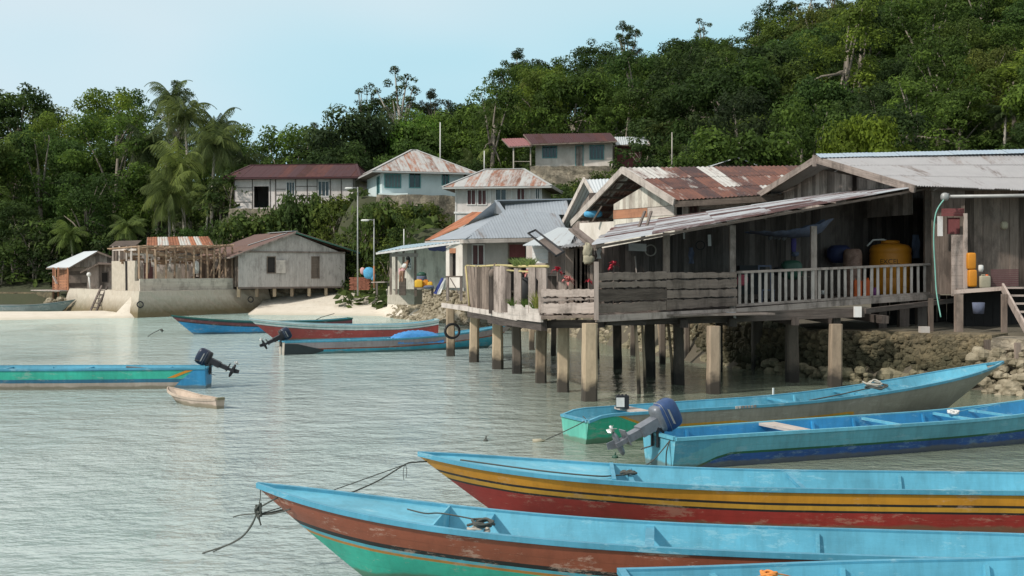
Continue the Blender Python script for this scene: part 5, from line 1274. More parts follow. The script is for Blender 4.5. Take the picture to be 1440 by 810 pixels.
for (a_, b_, c_, d_) in ((308, 386, 320, 350), (300, 388, 312, 352), (315, 388, 326, 362)): m.board(Wf.at(Wf.t(a_), -.4, Wf.z(a_, b_)), Wf.at(Wf.t(c_), -.4, Wf.z(c_, d_)), .08, .05)
m.build('batten', 'brown_wood', t)
for k in range(34):
    m = MB()
    a_ = rd.uniform(199, 322); y0_ = rd.uniform(350, 372); q = Wf.t(a_); o_ = rd.uniform(1.2, 3.5); m.board(Wf.at(q, -o_, Wf.z(a_, y0_+rd.uniform(10, 24))), Wf.at(q+rd.uniform(-.15, .15), -o_, Wf.z(a_, y0_)), rd.uniform(.08, .3), .04, (0, 1, 0)); m.build('loose_board', 'pale_wood', t)
m = MB(); Wc = Wall((157, 83.5), (190, 79.5)); slab(m, Wc, 1.7, Wc.z(170, 367), .15); Wc2 = Wall((189, 79.4), (197, 79.0)); slab(m, Wc2, 1.7, Wc2.z(193, 395), .4); m.build('white_wall', 'concrete', t)
m = MB(); q = Wall((176, 79.2), (180, 79.2)); m.board(P(178, 408.5, 79.2), P(177.5, 367, 79.2), .12, .12, (0, 1, 0)); m.build('post', 'dark', t)
m = MB()
for px in (157, 166, 176, 183): q = Wc.at(Wc.t(px), -.1); m.board((q.x, q.y, Wc.z(170, 368)), (q.x, q.y, Wc.z(px, 346)), .10, .10, (0, 1, 0))
m.board(Wc.at(0, -.1, Wc.z(160, 351)), Wc.at(Wc.L, -.1, Wc.z(190, 351)), .08, .14, (0, 0, 1)); m.build('post_frame', 'pale_wood', t)
Wb = Wall((182, 85.5), (300, 89.5)); m = MB(); dr = Wb.rect(201.5, 366, 216, 393); w_ = Wb.rect(180.5, 372, 187, 388)
dr = (dr[0], dr[1], 1.75, dr[3]); w_ = Wb.rect(236, 352, 250, 372); planks(m, Wb, 1.7, Wb.z(240, 357), .3, .04, [dr, (Wb.t(219), Wb.t(234), Wb.z(226, 376), Wb.z(226, 362))], t1=Wb.t(255), tone=.7); m.build('inner_wall', 'cream_wood', t)
door(t, Wb, dr, 'curtain_red', 'pale_wood')
m = MB(); planks(m, Wall((255, 86.5), (326, 89.5)), 1.7, Z(362, 88), .28, .04, (), miss=.25, rag=.2); m.build('inner_wall', 'mid_wood', t)
m = MB(); m.ell(P(243, 378, 84), (.35, .25, .35), .8, 10, 8); m.ell(P(276, 376, 83.5), (.22, .2, .5), .8, 10, 8)
single('laundry', m, 'cloth_white', 'pale washing hanging inside the frame of the unfinished house', 'laundry', tuple(P(243, 378, 84)))
t = thing('rusty_roofed_house', 'small house with orange rust and pale striped tin roof behind the unfinished frame', 'house', (X(255, 95), 95, 1.8))
shed(t, P(206, 348, 93), P(302, 346.5, 93), P(293, 332.5, 96), P(207, 333.5, 96), 'roof_orange', tones=lambda u, v: [.95, .9, .02, .0, .95, .9, .02, .0, .85, .02, .9, .95][int(u*12+.01) % 12], sheet=.46)
W_ = Wall((210, 93.6), (298, 93.6)); m = MB(); planks(m, W_, 1.6, Z(348, 93.6), .25, .04); planks(m, Wall2((W_.B.x, W_.B.y), (W_.B.x, W_.B.y+4)), 1.6, Z(348, 93.6), .3, .04); planks(m, Wall2((W_.A.x, W_.A.y+4), (W_.A.x, W_.A.y)), 1.6, Z(348, 93.6), .3, .04); m.build('wall', 'mid_wood', t)
m = MB(); m.board(P(158, 343, 90), P(195, 342, 90), 1.6, .05, (0, -.3, 1)); m.board(P(160, 343.5, 90), P(160, 395, 90), .12, .12, (0, 1, 0)); m.board(P(193, 343, 90.5), P(193, 395, 90.5), .12, .12, (0, 1, 0)); planks(m, Wall((160, 91.5), (192, 91.5)), 1.6, Z(352, 91.5), .25, .04)
single('lean_to', m, 'mid_wood', 'low grey roofed lean-to between the porch house and the rusty striped roof', 'lean-to', (X(176, 90), 90, 1.7))
# L: porch house with tin roof at the left
W = Wall((96, 92.5), (156, 93.5)); t = thing('porch_house', 'brown plank house with a pale tin roof and orange railed porch at the left', 'house', (W.at(3).x, 92.5, 1.6))
zb = 1.55; tl = lambda q: lerp(W.z(96, 374.5), W.z(136, 354.5), min(1, q/W.t(136))) if q < W.t(136) else lerp(W.z(136, 354.5), W.z(156, 360), (q-W.t(136))/(W.L-W.t(136)))
m = MB(); planks(m, W, zb, lambda q: min(tl(q), W.z(110, 371)), .3, .04, horiz=False) if False else planks(m, W, zb, W.z(100, 376), .3, .04, horiz=True, t1=W.t(122)); m.build('wall', 'mid_wood', t)
m = MB(); planks(m, W, W.z(100, 376)+.02, tl, .3, .04); planks(m, W, zb, W.z(100, 376), .3, .04, t0=W.t(122)); planks(m, Wall2((W.B.x, W.B.y), (W.B.x-.5, W.B.y+7)), zb, W.z(156, 360), .3, .04); m.build('upper_wall', 'grey_wood', t)
Ws = Wall((76, 97), (96, 92.5)); m = MB(); planks(m, Ws, zb, W.z(96, 374.5), .3, .04, [(.8, 1.8, 2.4, 3.6)]); m.build('side_wall', 'orange_wood', t)
m = MB()
for k in range(5): z = zb+.15+k*.22; m.board(P(74, 0, 93.5)*0+Vector((X(76, 92.5), 92.5, z)), Vector((X(95.5, 91.6), 91.6, z)), .05, .09, (0, 0, 1))
for px, d in ((75, 92.6), (82, 92.2), (95.5, 91.5)): m.board((X(px, d), d, .6), (X(px, d), d, Z(376, d)), .12, .12, (0, 1, 0))
m.build('porch_railing', 'orange_wood', t)
m = MB(); m.board(P(75, 388, 92.2), P(80, 399, 92.0), .18, .05); m.board(P(55, 408, 93), P(96, 409, 91.2), 1.6, .08); m.build('porch_floor', 'pale_wood', t)
shed(t, P(65, 376.5, 96), P(96, 376.5, 91.4), P(137, 353, 92.6), P(118, 354, 98), 'roof_pale')
shed(t, P(157, 361, 92.8), P(150, 361, 99), P(118, 354, 98), P(137, 353, 92.6), 'roof_brown')
m = MB(); W2_ = Wall((123, 87.5), (156, 88.2)); w_ = W2_.rect(142.5, 383, 152, 397); planks(m, W2_, 1.7, lambda q: lerp(W2_.z(123, 381), W2_.z(138, 371), min(1, q/W2_.t(138))), .2, .03, [w_])
t = thing('shack', 'tiny grey plank shack with a dark roof on the sea wall beside the unfinished house', 'shed', (X(140, 87.5), 87.5, 1.7)); m.build('wall', 'grey_wood', t); window(t, W2_, w_, 'dark_wood', 'dark', 0)
shed(t, P(113, 382, 86.8), P(138, 369.5, 87.2), P(139, 370, 91), P(118, 381, 91), 'roof_brown'); shed(t, P(158, 370.5, 87.4), P(158, 370.8, 91), P(139, 370, 91), P(138, 369.5, 87.2), 'roof_brown')
m = MB(); m.ell(P(125, 386, 86.5), (.17, .17, .17), 1, 12, 8); m.tube([P(125, 389, 86.5), P(127, 408, 86.5)], .06, 8); single('satellite_dish', m, 'white', 'small white ball topped post standing before the tiny shack', 'post', tuple(P(127, 408, 86.5)))
# ------------------------------------------------------------------ P: blue-grey roofed house
W = Wall((655, 59), (800, 60.5)); z0 = 2.1; ze = W.z(700, 337)
t = thing('blue_roofed_house', 'grey walled house with a big blue-grey tin hipped roof behind the wooden walkway', 'house', (W.at(3).x, 59, z0))
ws = [W.rect(664, 344, 680.5, 373)]; dr = W.rect(715, 343, 740, 385); dr = (dr[0], dr[1], z0, dr[3])
m = MB(); slab(m, W, z0, ze, .15, ws+[dr]); Rw_ = Wall2(W.B, W.B-W.n*7); slab(m, Rw_, z0, ze, .15, t0=.15); Lw_ = Wall((622, 66), (655, 59.0)); slab(m, Lw_, z0, ze, .15, t1=Lw_.L-.15); slab(m, Wall2(W.B-W.n*7, Lw_.A), z0, ze, .15, t0=.2); m.build('wall', 'render_grey', t)
window(t, W, ws[0], 'white_board', 'curtain_red', 1); window(t, W, dr, 'mid_wood', 'dark', 0, name='door')
m = MB(); planks(m, W, W.z(727, 362), W.z(727, 343), .25, .03, t0=dr[0]+.05, t1=dr[1]-.05, off=-.02, tone=.3); m.build('door_panel', 'red_dark', t)
FL, FR, RL, RR, BL = P(652, 336, 57.6), P(803, 333, 59.2), P(698, 282, 62.2), P(804, 280, 63.5), P(598, 339, 66.5)
def strips(mb, A, B, C, D, n, tones=None, amp=.016):
    """trapezoid / triangle of sheets from the eave A-B to the top D-C"""
    A, B, C, D = map(Vector, (A, B, C, D)); nrm = (B-A).cross(C-A).normalized(); nrm = nrm if nrm.z > 0 else -nrm
    e = (B-A).normalized(); up = nrm.cross(e); up = up if up.z > 0 else -up
    Wd = (B-A).length; s0, s1 = (D-A).dot(e), (C-A).dot(e); H0, H1 = (D-A).dot(up), (C-A).dot(up)
    def top(x):
        if x < s0: return H0*x/max(s0, .001)
        if x <= s1 or s1 >= Wd: return lerp(H0, H1, (x-s0)/max(.001, s1-s0))
        return H1*(Wd-x)/max(.001, Wd-s1)
    xlo, xhi = min(0, s0), max(Wd, s1)
    for k in range(n):
        a_, b_ = lerp(0, Wd, k/n), lerp(0, Wd, (k+1)/n); per = max(2, int((b_-a_)/.09)); per += per % 2
        tn = tones(k/n, 0) if tones else random.random(); ou = random.random()*9
        xs = sorted(set([lerp(a_, b_, i/per) for i in range(per+1)]))
        l_ = .006*(k % 2)
        mb.grid([[A+e*x+nrm*(l_+(amp if i % 2 else 0)) for i, x in enumerate(xs)], [A+e*x+up*max(.01, top(x))+nrm*(l_+(amp if i % 2 else 0)) for i, x in enumerate(xs)]], tn, [[(ou+x, 0) for x in xs], [(ou+x, top(x)) for x in xs]], 0, False)
KN, KR, KL = P(712, 302.5, 61.0), P(803, 302, 61.2), P(691, 299.5, 64.5); AL = P(604, 338.5, 65.8)
m = MB(); strips(m, FL, FR, KR, KN, 9, lambda u, v: random.uniform(.1, .7)); strips(m, KN, KR, RR, RL, 7, lambda u, v: random.uniform(.1, .7)); strips(m, AL, FL, KN, KL, 8, lambda u, v: random.uniform(.1, .6))
m.face([RL-Vector((0, 0, .05)), KL, KN], .9); m.board(FL, KN, .25, .05, None, .1); m.board(KN, RL, .2, .05, None, .1); m.board(RL, RR, .3, .06, None, .1)
BR_ = FR+Vector((0, 8.5, 0)); m.face([FR, BR_, RR], .3, [(0, 0), (5, 0), (2, 4)]); m.face([BR_, BL+Vector((1, 2, 0)), RL, RR], .3, [(0, 0), (9, 0), (8, 4), (2, 4)])
rf = m.build('roof', 'roof_blue', t)
m = MB(); m.board(FL-Vector((0, 0, .12)), FR-Vector((0, 0, .12)), .05, .2, (0, 0, 1)); m.board(BL-Vector((0, 0, .12)), FL-Vector((0, 0, .12)), .05, .2, (0, 0, 1)); m.build('fascia_board', 'pale_wood', rf)
m = MB(); tinroof(m, P(597, 338.5, 67.6), P(607, 337, 66.2), P(692, 298.5, 64.9), P(664, 298, 69), .18, .02, .7, 1, lambda u, v: random.uniform(.7, 1.)); m.build('rusty_roof', 'roof_orange', t)
# annex
t2 = thing('plank_annex', 'low cream plank annex with a thin pale blue roof left of the blue-grey roof', 'annex', (X(585, 62), 62, 2.0))
Wx = Wall((549, 63.5), (628, 62)); wg = Wx.rect(573, 364, 578.5, 378); m = MB(); planks(m, Wx, 2.15, lambda q: lerp(Wx.z(549, 355), Wx.z(628, 345), q/Wx.L), .28, .03, [wg], tone=.7); planks(m, Wall2((Wx.A.x-.3, Wx.A.y+4), (Wx.A.x, Wx.A.y)), 2.15, Wx.z(549, 355), .3); m.build('wall', 'cream_wood', t2)
window(t2, Wx, wg, 'white', 'glass', 1, bars=2, fw=.04)
shed(t2, P(529, 354.5, 60), P(652, 338.5, 58.2), P(655, 335, 65), P(566, 345.5, 66.5), plain('pale_blue_tin', (.42, .56, .64), .45), fas='white_board')
for px, d in ((549.5, 60.5), (557.5, 60.6), (567.5, 60.6), (584, 60.2)):
    m = MB(); m.board((X(px, d), d, 1.9), (X(px, d), d, Z(352, d)), .12, .10, (0, 1, 0)); m.build('post', 'mid_wood', t2)
m = MB(); planks(m, Wall((549, 60.4), (588, 60.1)), Z(361, 60.2), Z(356, 60.2), .3, .04, horiz=True); m.build('valance', 'pale_wood', t2)
m = MB(); q = [P(601, 346, 59), P(627, 343.5, 58.6), P(627, 353, 58.8), P(603, 352, 59.1)]; m.grid([[q[0].lerp(q[1], i/6)+Vector((0, -.03*(i % 2), 0)) for i in range(7)], [q[3].lerp(q[2], i/6)+Vector((0, .05*(i % 2), -.02*(i % 3))) for i in range(7)]])
single('tarpaulin', m, 'tarp_navy', 'navy blue tarpaulin strip hanging under the pale blue annex roof', 'tarpaulin', tuple(q[0]))
m = MB(); Wp = Wall((627, 58.8), (650.5, 58.2)); dh = Wp.rect(632, 349, 641, 388); slab(m, Wp, 2.3, Wp.z(640, 341), .4, [dh]); cp = m.build('entrance_wall', 'render_cream', t); m = MB(); m.prism([Wp.at(dh[0], -.3, dh[2]), Wp.at(dh[1], -.3, dh[2]), Wp.at(dh[1], -.3, dh[3]), Wp.at(dh[0], -.3, dh[3])], (0, .02, 0)); m.build('doorway', 'dark', cp)  # dark sheet set back in the opening stands in for interior shade
m = MB(); m.prism([Wp.at(dh[0], .01, Wp.z(636, 356)), Wp.at(dh[1], .01, Wp.z(636, 356)), Wp.at(dh[1], .01, dh[3]), Wp.at(dh[0], .01, dh[3])], (0, .02, 0)); m.build('transom_light', 'orange_wood', cp)
# ------------------------------------------------------------------ poles
def pole(px, ytop, ybot, d, r, label, mat='steel', lower=None, name='street_lamp', arm=True):
    x = X(px, d); t = thing(name, label, 'lamp post' if arm else 'pole', (x, d, Z(ybot, d)))
    m = MB(); m.tube([(x, d, Z(ybot, d)-.4), (x, d, Z(ytop, d))], [r, r*.7], 8); m.build('pole', mat, t)
    if lower: m = MB(); m.tube([(x, d, Z(ybot, d)-.3), (x, d, Z(lower, d))], [r*1.2, r*1.2], 8); m.build('sleeve', 'orange_wood', t)
    if arm:
        m = MB(); z = Z(ytop+2, d); m.tube([(x, d, z), (x-.25, d-.1, z+.05), (x-.55, d-.2, z+.02)], .03, 6); m.build('arm', mat, t)
        m = MB(); m.ell((x-.6, d-.22, z-.0), (.30, .13, .07), .7, 12, 6); m.build('lamp_head', 'white', t)
pole(503, 263, 408, 82, .06, 'taller grey lamp post standing between the grey gable house and the brick stack', 'steel')
pole(526, 308, 399, 80, .055, 'shorter lamp post with an orange lower part beside the blue cloth', 'steel', 374)
pole(619, 172, 250, 106, .06, 'tall thin white mast rising behind the blue-white hill house roof', 'white', arm=False, name='mast')
pole(681, 212, 240, 92, .05, 'short thin white mast rising over the two storey house roof', 'white', arm=False, name='mast')
pole(568, 322, 347, 70, .04, 'thin white pipe standing over the annex roof', 'white', arm=False, name='pipe')
pole(945, 186, 236, 75, .05, 'pale bare pole behind the rusty roof ridge', 'bark_pale', arm=False, name='pole')
pole(1040, 196, 232, 78, .05, 'thin pale pole among the trees behind the tiny pale roof', 'bark_pale', arm=False, name='pole')
# clutter by the beach
def jerry(c, s, mat, label, sc=1.):
    x, y, z = c; w, dp, hh = s
    t = thing('jerrycan', label, 'jerrycan', c); m = MB(); m.ell((x, y, z+hh*.45), (w/2, dp/2, hh*.46), .28, 16, 10); m.build('body', mat, t)
    m = MB(); m.tube([(x+w*.25, y, z+hh*.86), (x+w*.25, y, z+hh)], w*.13, 8); m.build('cap', 'orange_red', t)
    m = MB(); m.tube([(x-w*.25, y, z+hh*.85), (x-w*.2, y, z+hh*.98), (x+w*.05, y, z+hh*.98), (x+w*.1, y, z+hh*.85)], w*.05, 6); m.build('handle', mat, t)
d = 59; zt = Z(405, d); tb = thing('low_table', 'low dark table holding yellow cans by the annex wall', 'table', (X(596, d), d, 1.9))
m = MB(); m.board((X(583, d), d, zt), (X(610, d), d, zt), .9, .06, (0, 0, 1)); m.build('tabletop', 'mid_wood', tb)
for px, dy in ((584.5, -.35), (608, -.35), (584.5, .35), (608, .35)): m = MB(); m.board((X(px, d), d+dy, 1.85), (X(px, d), d+dy, zt-.03), .07, .07, (0, 1, 0)); m.build('leg', 'mid_wood', tb)
jerry((X(589, d), d-.1, zt+.03), (.42, .3, .42), 'yellow', 'stack of bright yellow ribbed can at the left of the low table')
jerry((X(598.5, d), d+.05, zt+.03), (.30, .3, .40), 'orange', 'orange can in the middle of the low table')
jerry((X(605, d), d-.1, zt+.03), (.26, .25, .3), 'yellow', 'small yellow can at the right of the low table')
m = MB(); c = P(593, 391, 59.5); m.lathe((c.x, c.y, c.z-.55), [(.26, 0), (.27, .6), (.24, .66)], 14); m.lathe((c.x, c.y, c.z+.12), [(.25, 0), (.25, .1), (.1, .2)], 14, mi=1)
single('drum', m, ['cloth_grey', 'green_dark'], 'grey drum with a dark green lid behind the yellow cans', 'drum', (c.x, c.y, c.z-.55))
m = MB(); c = P(603, 403.5, 58.5); m.ell(c+Vector((0, 0, .0)), (.28, .2, .09), .9, 12, 6, jit=.06); single('plastic_bag', m, 'cloth_grey', 'grey crumpled bag on the low table before the cans', 'bag', tuple(c))
t = thing('wooden_trestle', 'wooden trestle frame with a cross brace standing against the cream entrance wall', 'trestle', (X(639, 56), 56, 1.9)); m = MB()
d = 56
m.board(P(627, 389, d), P(650, 389, d), .9, .07, (0, 0, 1)); m.build('tabletop', 'mid_wood', t); m = MB()
m.board(P(633, 391, d-.4), P(646, 413, d-.4), .09, .05); m.build('brace', 'grey_wood', t)
for px in (629.5, 648.5):
    for dy in (-.4, .4): m = MB(); m.board((X(px, d), d+dy, 1.7), (X(px, d), d+dy, Z(390, d)), .1, .08, (0, 1, 0)); m.build('leg', 'grey_wood', t)
m = MB(); rows = []
for i in range(8):
    f = i/7; a_ = P(lerp(620.5, 609, f), lerp(391, 413, f), 55.6-.2*f); b_ = P(lerp(628, 619, f), lerp(391, 414, f), 55.6-.2*f); rows.append([a_.lerp(b_, j/6)+Vector((0, .04*math.sin(j*2+i), .02*math.sin(j+i*2))) for j in range(7)])
m.grid(rows); m.mi = [0 if (k % 6) < 3 else 1 for k in range(len(m.f))]
single('beach_towel', m, [plain('navy_cloth', (.05, .07, .26), .9), 'cloth_white'], 'blue and white striped cloth draped on the slope beside the trestle', 'towel', tuple(P(615, 400, 55.6)))
m = MB()
for k in range(9):
    for j in range(5): m.box((X(494.5+j*5.6+(k % 2)*1.4, 84.8), 84.8+random.uniform(-.03, .03), 1.72+.06+k*.105), (.28, .5, .095), random.random())
single('brick_stack', m, 'brick', 'reddish brown stack of bricks and timber beside the taller lamp post', 'bricks', (X(505, 84.8), 84.8, 1.7))
m = MB(); c = P(519, 384, 84); m.ell(c, (.42, .25, .42), .8, 14, 10, jit=.07); m.ell(c+Vector((.3, 0, -.25)), (.2, .2, .3), .8, 10, 8, jit=.07); single('cloth_bundle', m, 'cloth_blue', 'bright sky blue cloth bundle hung between the two lamp posts', 'cloth', tuple(c))
m = MB(); c = P(510, 381, 84.3); m.ell(c, (.20, .15, .26), .9, 10, 8, jit=.08); single('cloth_bundle', m, 'cloth_pink', 'small pink cloth hanging left of the sky blue cloth', 'cloth', tuple(c))
m = MB(); W_ = Wall((486, 93.5), (530, 91.5)); planks(m, W_, 1.7, Z(360, 92), .3, .04, miss=.1, rag=.15); single('board_fence', m, 'dark_wood', 'dark board fence behind the lamp posts and the brick stack', 'fence', (W_.A.x, W_.A.y, 1.7))
t = thing('wooden_bench', 'low grey bench of planks between the brick stack and the annex', 'bench', (X(538, 74), 74, 1.8)); m = MB(); m.board(P(528, 397, 74), P(547, 396.5, 73), .7, .07, (0, 0, 1)); m.build('seat', 'grey_wood', t)
for px in (530, 546): m = MB(); m.board((X(px, 73.4), 73.4, 1.6), (X(px, 73.4), 73.4, Z(398, 73.4)), .12, .12, (0, 1, 0)); m.build('leg', 'dark_wood', t)
m = MB(); wallstrip(m, [(X(546, 66.8), 66.8), (X(584, 66), 66)], 2.25, 1.2, .12, .8, jit=.03); tag(m.build('low_wall', 'concrete', loc=(X(565, 66), 66, 1.2)), 'short pale concrete block wall before the plank annex', 'wall')
# seated person by the annex
def person():
    d = 60.0; bx_, z0 = X(566, d), Z(398, d)
    t = thing('person', 'black haired person in a pale top bending forward beside the annex posts', 'person', (bx_, d, z0))
    def sk(name, V, E, Rr, mat):
        me = bpy.data.meshes.new(name); me.from_pydata([Vector(v)+Vector((bx_, d, z0))-Vector((bx_, d, z0)) for v in V], E, []); o = bpy.data.objects.new(name, me); COL.objects.link(o)
        md = o.modifiers.new('skin', 'SKIN'); sv = me.skin_vertices
        if not sv: pass
        for i, r_ in enumerate(Rr): me.skin_vertices[0].data[i].radius = (r_, r_)
        me.skin_vertices[0].data[0].use_root = True
        ss = o.modifiers.new('sub', 'SUBSURF'); ss.levels = 1; ss.render_levels = 1
        me.materials.append(M[mat]); o.parent = t; return o
    V = [(0, 0, .62), (.10, -.05, .85), (.22, -.10, 1.05), (.27, -.12, 1.13), (.30, -.13, 1.24), (.06, -.35, .60), (.04, -.33, .22), (.02, -.42, .04), (-.06, -.32, .60), (-.10, -.30, .22), (-.12, -.40, .04), (.28, -.30, 1.0), (.24, -.42, .78), (.16, -.5, .66), (.12, .04, 1.0), (-.02, -.1, .80), (-.12, -.22, .70)]
    E = [(0, 1), (1, 2), (2, 3), (3, 4), (0, 5), (5, 6), (6, 7), (0, 8), (8, 9), (9, 10), (2, 11), (11, 12), (12, 13), (2, 14), (14, 15), (15, 16)]
    sk('body', V, E, [.14, .13, .12, .05, .10, .085, .06, .045, .085, .06, .045, .05, .04, .035, .05, .04, .035], 'skin')
    sk('shirt', V[:3]+[V[11], V[14]], [(0, 1), (1, 2), (2, 3), (2, 4)], [.165, .155, .15, .075, .075], 'cloth_white')
    sk('shorts', [V[0], V[5], V[8]], [(0, 1), (0, 2)], [.17, .115, .115], 'cloth_pink')
    m = MB(); m.ell(Vector((bx_+.30, d-.08, z0+1.29)), (.115, .12, .12), 1, 14, 10); m.ell(Vector((bx_+.32, d+.02, z0+1.18)), (.09, .07, .13), 1, 10, 8); m.build('hair', 'hair', t)
    m = MB(); m.board((bx_-.18, d+.08, z0-.2), (bx_+.18, d+.08, z0-.2), .3, .9, (0, 0, 1)); single('wooden_box', m, 'mid_wood', 'small wooden box the person by the annex sits on', 'box', (bx_, d, z0))
person()

# ------------------------------------------------------------------ R: rusty roofed house and the little gable behind
t = thing('rusty_roofed_house', 'pale plank house with a big patchy dark rusted roof, its open gable facing left', 'house', (X(900, 47), 47, 2.0))
RP, RF, RB, RE, RFE = P(876, 236.5, 47.5), P(949, 281.5, 43.6), P(804, 312, 52.5), P(1128, 233.5, 49), P(1175, 268, 44.4)
m = MB(); tinroof(m, RF, RFE, RE, RP, .2, .022, .8, 3, lambda u, v: .05 if ((u < .15 and v > .5) or (.30 < u < .42 and v > .3 and v < .7) or (.52 < u < .75 and v < .3) or (.75 < u < .85 and v > .3 and v < .6)) else random.uniform(.55, 1.0)); rf = m.build('roof', 'roof_rust', t)
m = MB(); tinroof(m, P(1090, 300, 53), RB, RP, RE, .2, .022, .8, 2); m.build('roof', 'roof_rust', t)
m = MB()
for a_, b_ in ((RP, RF), (RP, RB)): m.board(a_+Vector((-.03, -.06, -.08)), b_+Vector((-.03, -.06, -.08)), .07, .28, (0, 0, 1), .5)
m.build('bargeboard', 'pale_wood', rf)
m = MB(); m.board(RF+Vector((0, 0, -.16)), RFE+Vector((0, 0, -.16)), .05, .22, (0, 0, 1), .4)
m.build('fascia_board', 'mid_wood', rf)
for k in range(6): a_ = RB.lerp(RP, .12+.14*k); m = MB(); m.board(a_+Vector((.1, 0, -.15)), a_+Vector((1.6, .45, -.13)), .07, .09); m.build('rafter', 'mid_wood', rf)
W = Wall((863, 48.6), (949, 45.0)); zfl = 2.1
gt = lambda q: max(zfl, lerp(Z(286, 48.0), Z(262, 46.8), min(1, q/W.t(905))) if q < W.t(905) else lerp(Z(262, 46.8), W.z(949, 284), (q-W.t(905))/(W.L-W.t(905))))
m = MB(); midz = W.z(905, 292); planks(m, W, midz, gt, .22, .03, tone=None); m.build('gable', 'cream_wood', t)
m = MB(); planks(m, W, zfl, W.z(905, 305.5), .45, .04, tone=.9); m.build('wall', 'cream_wood', t)
m = MB(); planks(m, W, W.z(905, 305.3), W.z(905, 292.5), .3, .045, horiz=True, tone=.6, t1=W.t(911)); m.build('orange_panel', 'orange_wood', t)
m = MB(); planks(m, W, W.z(905, 305.3), W.z(905, 292.5), .3, .045, horiz=True, t0=W.t(911)+.01); m.build('wall', 'pale_wood', t)
W = Wall((949, 45.0), (1085, 45.6)); ze = W.z(1000, 283); ws = [W.rect(932+17.5, 286, 947+17, 304), W.rect(968, 286, 981, 300)]; ws = [W.rect(950.5, 285.5, 960, 303), W.rect(968.5, 286, 981, 300)]
m = MB(); planks(m, W, zfl, ze, .24, .04, ws, horiz=True); m.build('wall', 'pale_wood', t)
window(t, W, ws[0], 'pale_wood', 'dark', 0, fw=.05); window(t, W, ws[1], 'mid_wood', 'curtain_red', 1, fw=.05)
m = MB(); planks(m, Wall((985, 44.6), (1080, 45)), Z(302, 44.8), Z(285, 44.8), .28, .03, horiz=True, miss=.2, jit=.15, rag=.1); m.build('loose_boards', 'dark_wood', t)
m = MB(); Wi = Wall((815, 51.5), (866, 49.5)); slab(m, Wi, 2.2, Wi.z(840, 312.5), .12, tone=.8); m.build('low_wall', 'render_cream', t)
m = MB(); Wi2 = Wall((812, 53.4), (880, 52.2)); planks(m, Wi2, 2.2, Z(270, 52.5), .3, .04, tone=.1, t0=.6); m.build('inner_wall', 'dark_wood', t)
m = MB(); c = P(834, 301, 51); m.ell(c, (.42, .3, .15), .6, 14, 8); single('blue_basin', m, 'cloth_blue', 'blue plastic basin on the cream half wall under the open gable', 'basin', tuple(c-Vector((0, 0, .15))))
for (a_, b_) in (((836, 318), (847, 290)), ((862, 324), (872, 294)), ((900, 318), (906, 297)), ((910, 317), (916, 297))):
    pass
m = MB(); m.board(P(833, 312, 50.2), P(847, 289, 50.0), .10, .06); single('timber_prop', m, 'mid_wood', 'slanting timber leaning on the cream half wall', 'timber', tuple(P(833, 312, 50.2)))
t = thing('gabled_house', 'narrow house with a small pale gable roof just left of the rusty roofed house', 'house', (X(830, 57), 57, 2.2))
QP, QL, QR = P(822, 252.5, 57), P(789, 319, 61), P(836, 277, 54)
m = MB(); tinroof(m, QR, P(862, 276, 54), P(862, 251.5, 57), QP, .2, .02, .8, 1); m.build('roof', 'roof_pale', t)
m = MB(); tinroof(m, P(830, 318, 61.5), QL, QP, P(862, 251.5, 57.2), .2, .02, .8, 1); rf2 = m.build('roof', 'roof_pale', t)
m = MB(); m.board(QP+Vector((-.03, -.05, 0)), QL+Vector((-.03, -.05, 0)), .06, .26, (0, 0, 1), .9); m.board(QP+Vector((-.03, -.05, 0)), QR+Vector((-.03, -.05, 0)), .06, .22, (0, 0, 1), .9); m.build('bargeboard', 'pale_wood', rf2)
m = MB(); Wq = Wall((800, 61), (838, 56)); planks(m, Wq, 2.2, lambda q: lerp(Z(312, 61), Z(262, 57.4), q/Wq.L*.95), .3, .04, tone=.35); planks(m, Wall2((Wq.B.x, Wq.B.y), (Wq.B.x+3, Wq.B.y+.5)), 2.2, Z(275, 56), .3, .04); m.build('wall', 'grey_wood', t)
t = thing('hut', 'hut of which only a tiny pale peaked roof shows behind the rusty roof ridge', 'hut', (X(1030, 70), 70, 3)); m = MB(); tinroof(m, P(1065, 232.5, 69), P(1070, 232, 74), P(1037, 221.5, 74), P(1037, 221.5, 69), .2, .02, .8, 1); tinroof(m, P(996, 234, 74), P(998, 234, 69), P(1037, 221.5, 69), P(1037, 221.5, 74), .2, .02, .8, 1); m.build('roof', 'roof_pale', t)
m = MB(); Wh = Wall((1003, 69.5), (1060, 69.5)); planks(m, Wh, 3, lambda q: lerp(Z(233, 69.5), Z(223, 69.5), 1-abs(2*q/Wh.L-1)), .3); m.build('wall', 'mid_wood', t)

# ------------------------------------------------------------------ the shack and walkway (left part of the pier)
def U3(px, py, d): return P(px, py, d)
EDGE = [(622, 41.8), (634, 41.2), (660, 37.8), (694, 34.2), (728, 31.3), (762, 28.7)]      # left edge of the walkway, at px -> distance
walk = thing('wooden_walkway', 'weathered wooden walkway platform on tall square stained piles running to the plank house', 'walkway', (X(700, 33), 33, 2.0))
E2 = [Vector((X(p, d), d)) for p, d in EDGE]; FR_ = Vector((X(1034, 31.8), 31.8)); zdk = lambda y: interp(y, [(28, 2.02), (34, 1.93), (42, 1.90)])
m = MB()
for a_, b_ in zip(E2, E2[1:]):
    n_ = int((b_-a_).length/.22)+1
    for k in range(n_):
        p = a_.lerp(b_, (k+.5)/n_); q = p+Vector((3.0+.9*(41-p.y)*.3, .6)); z = zdk(p.y)
        m.board((p.x, p.y, z), (q.x, q.y+1.2, z+.02), .21, .05, (0, 0, 1))
m.build('deck', 'grey_wood', walk)
m = MB()
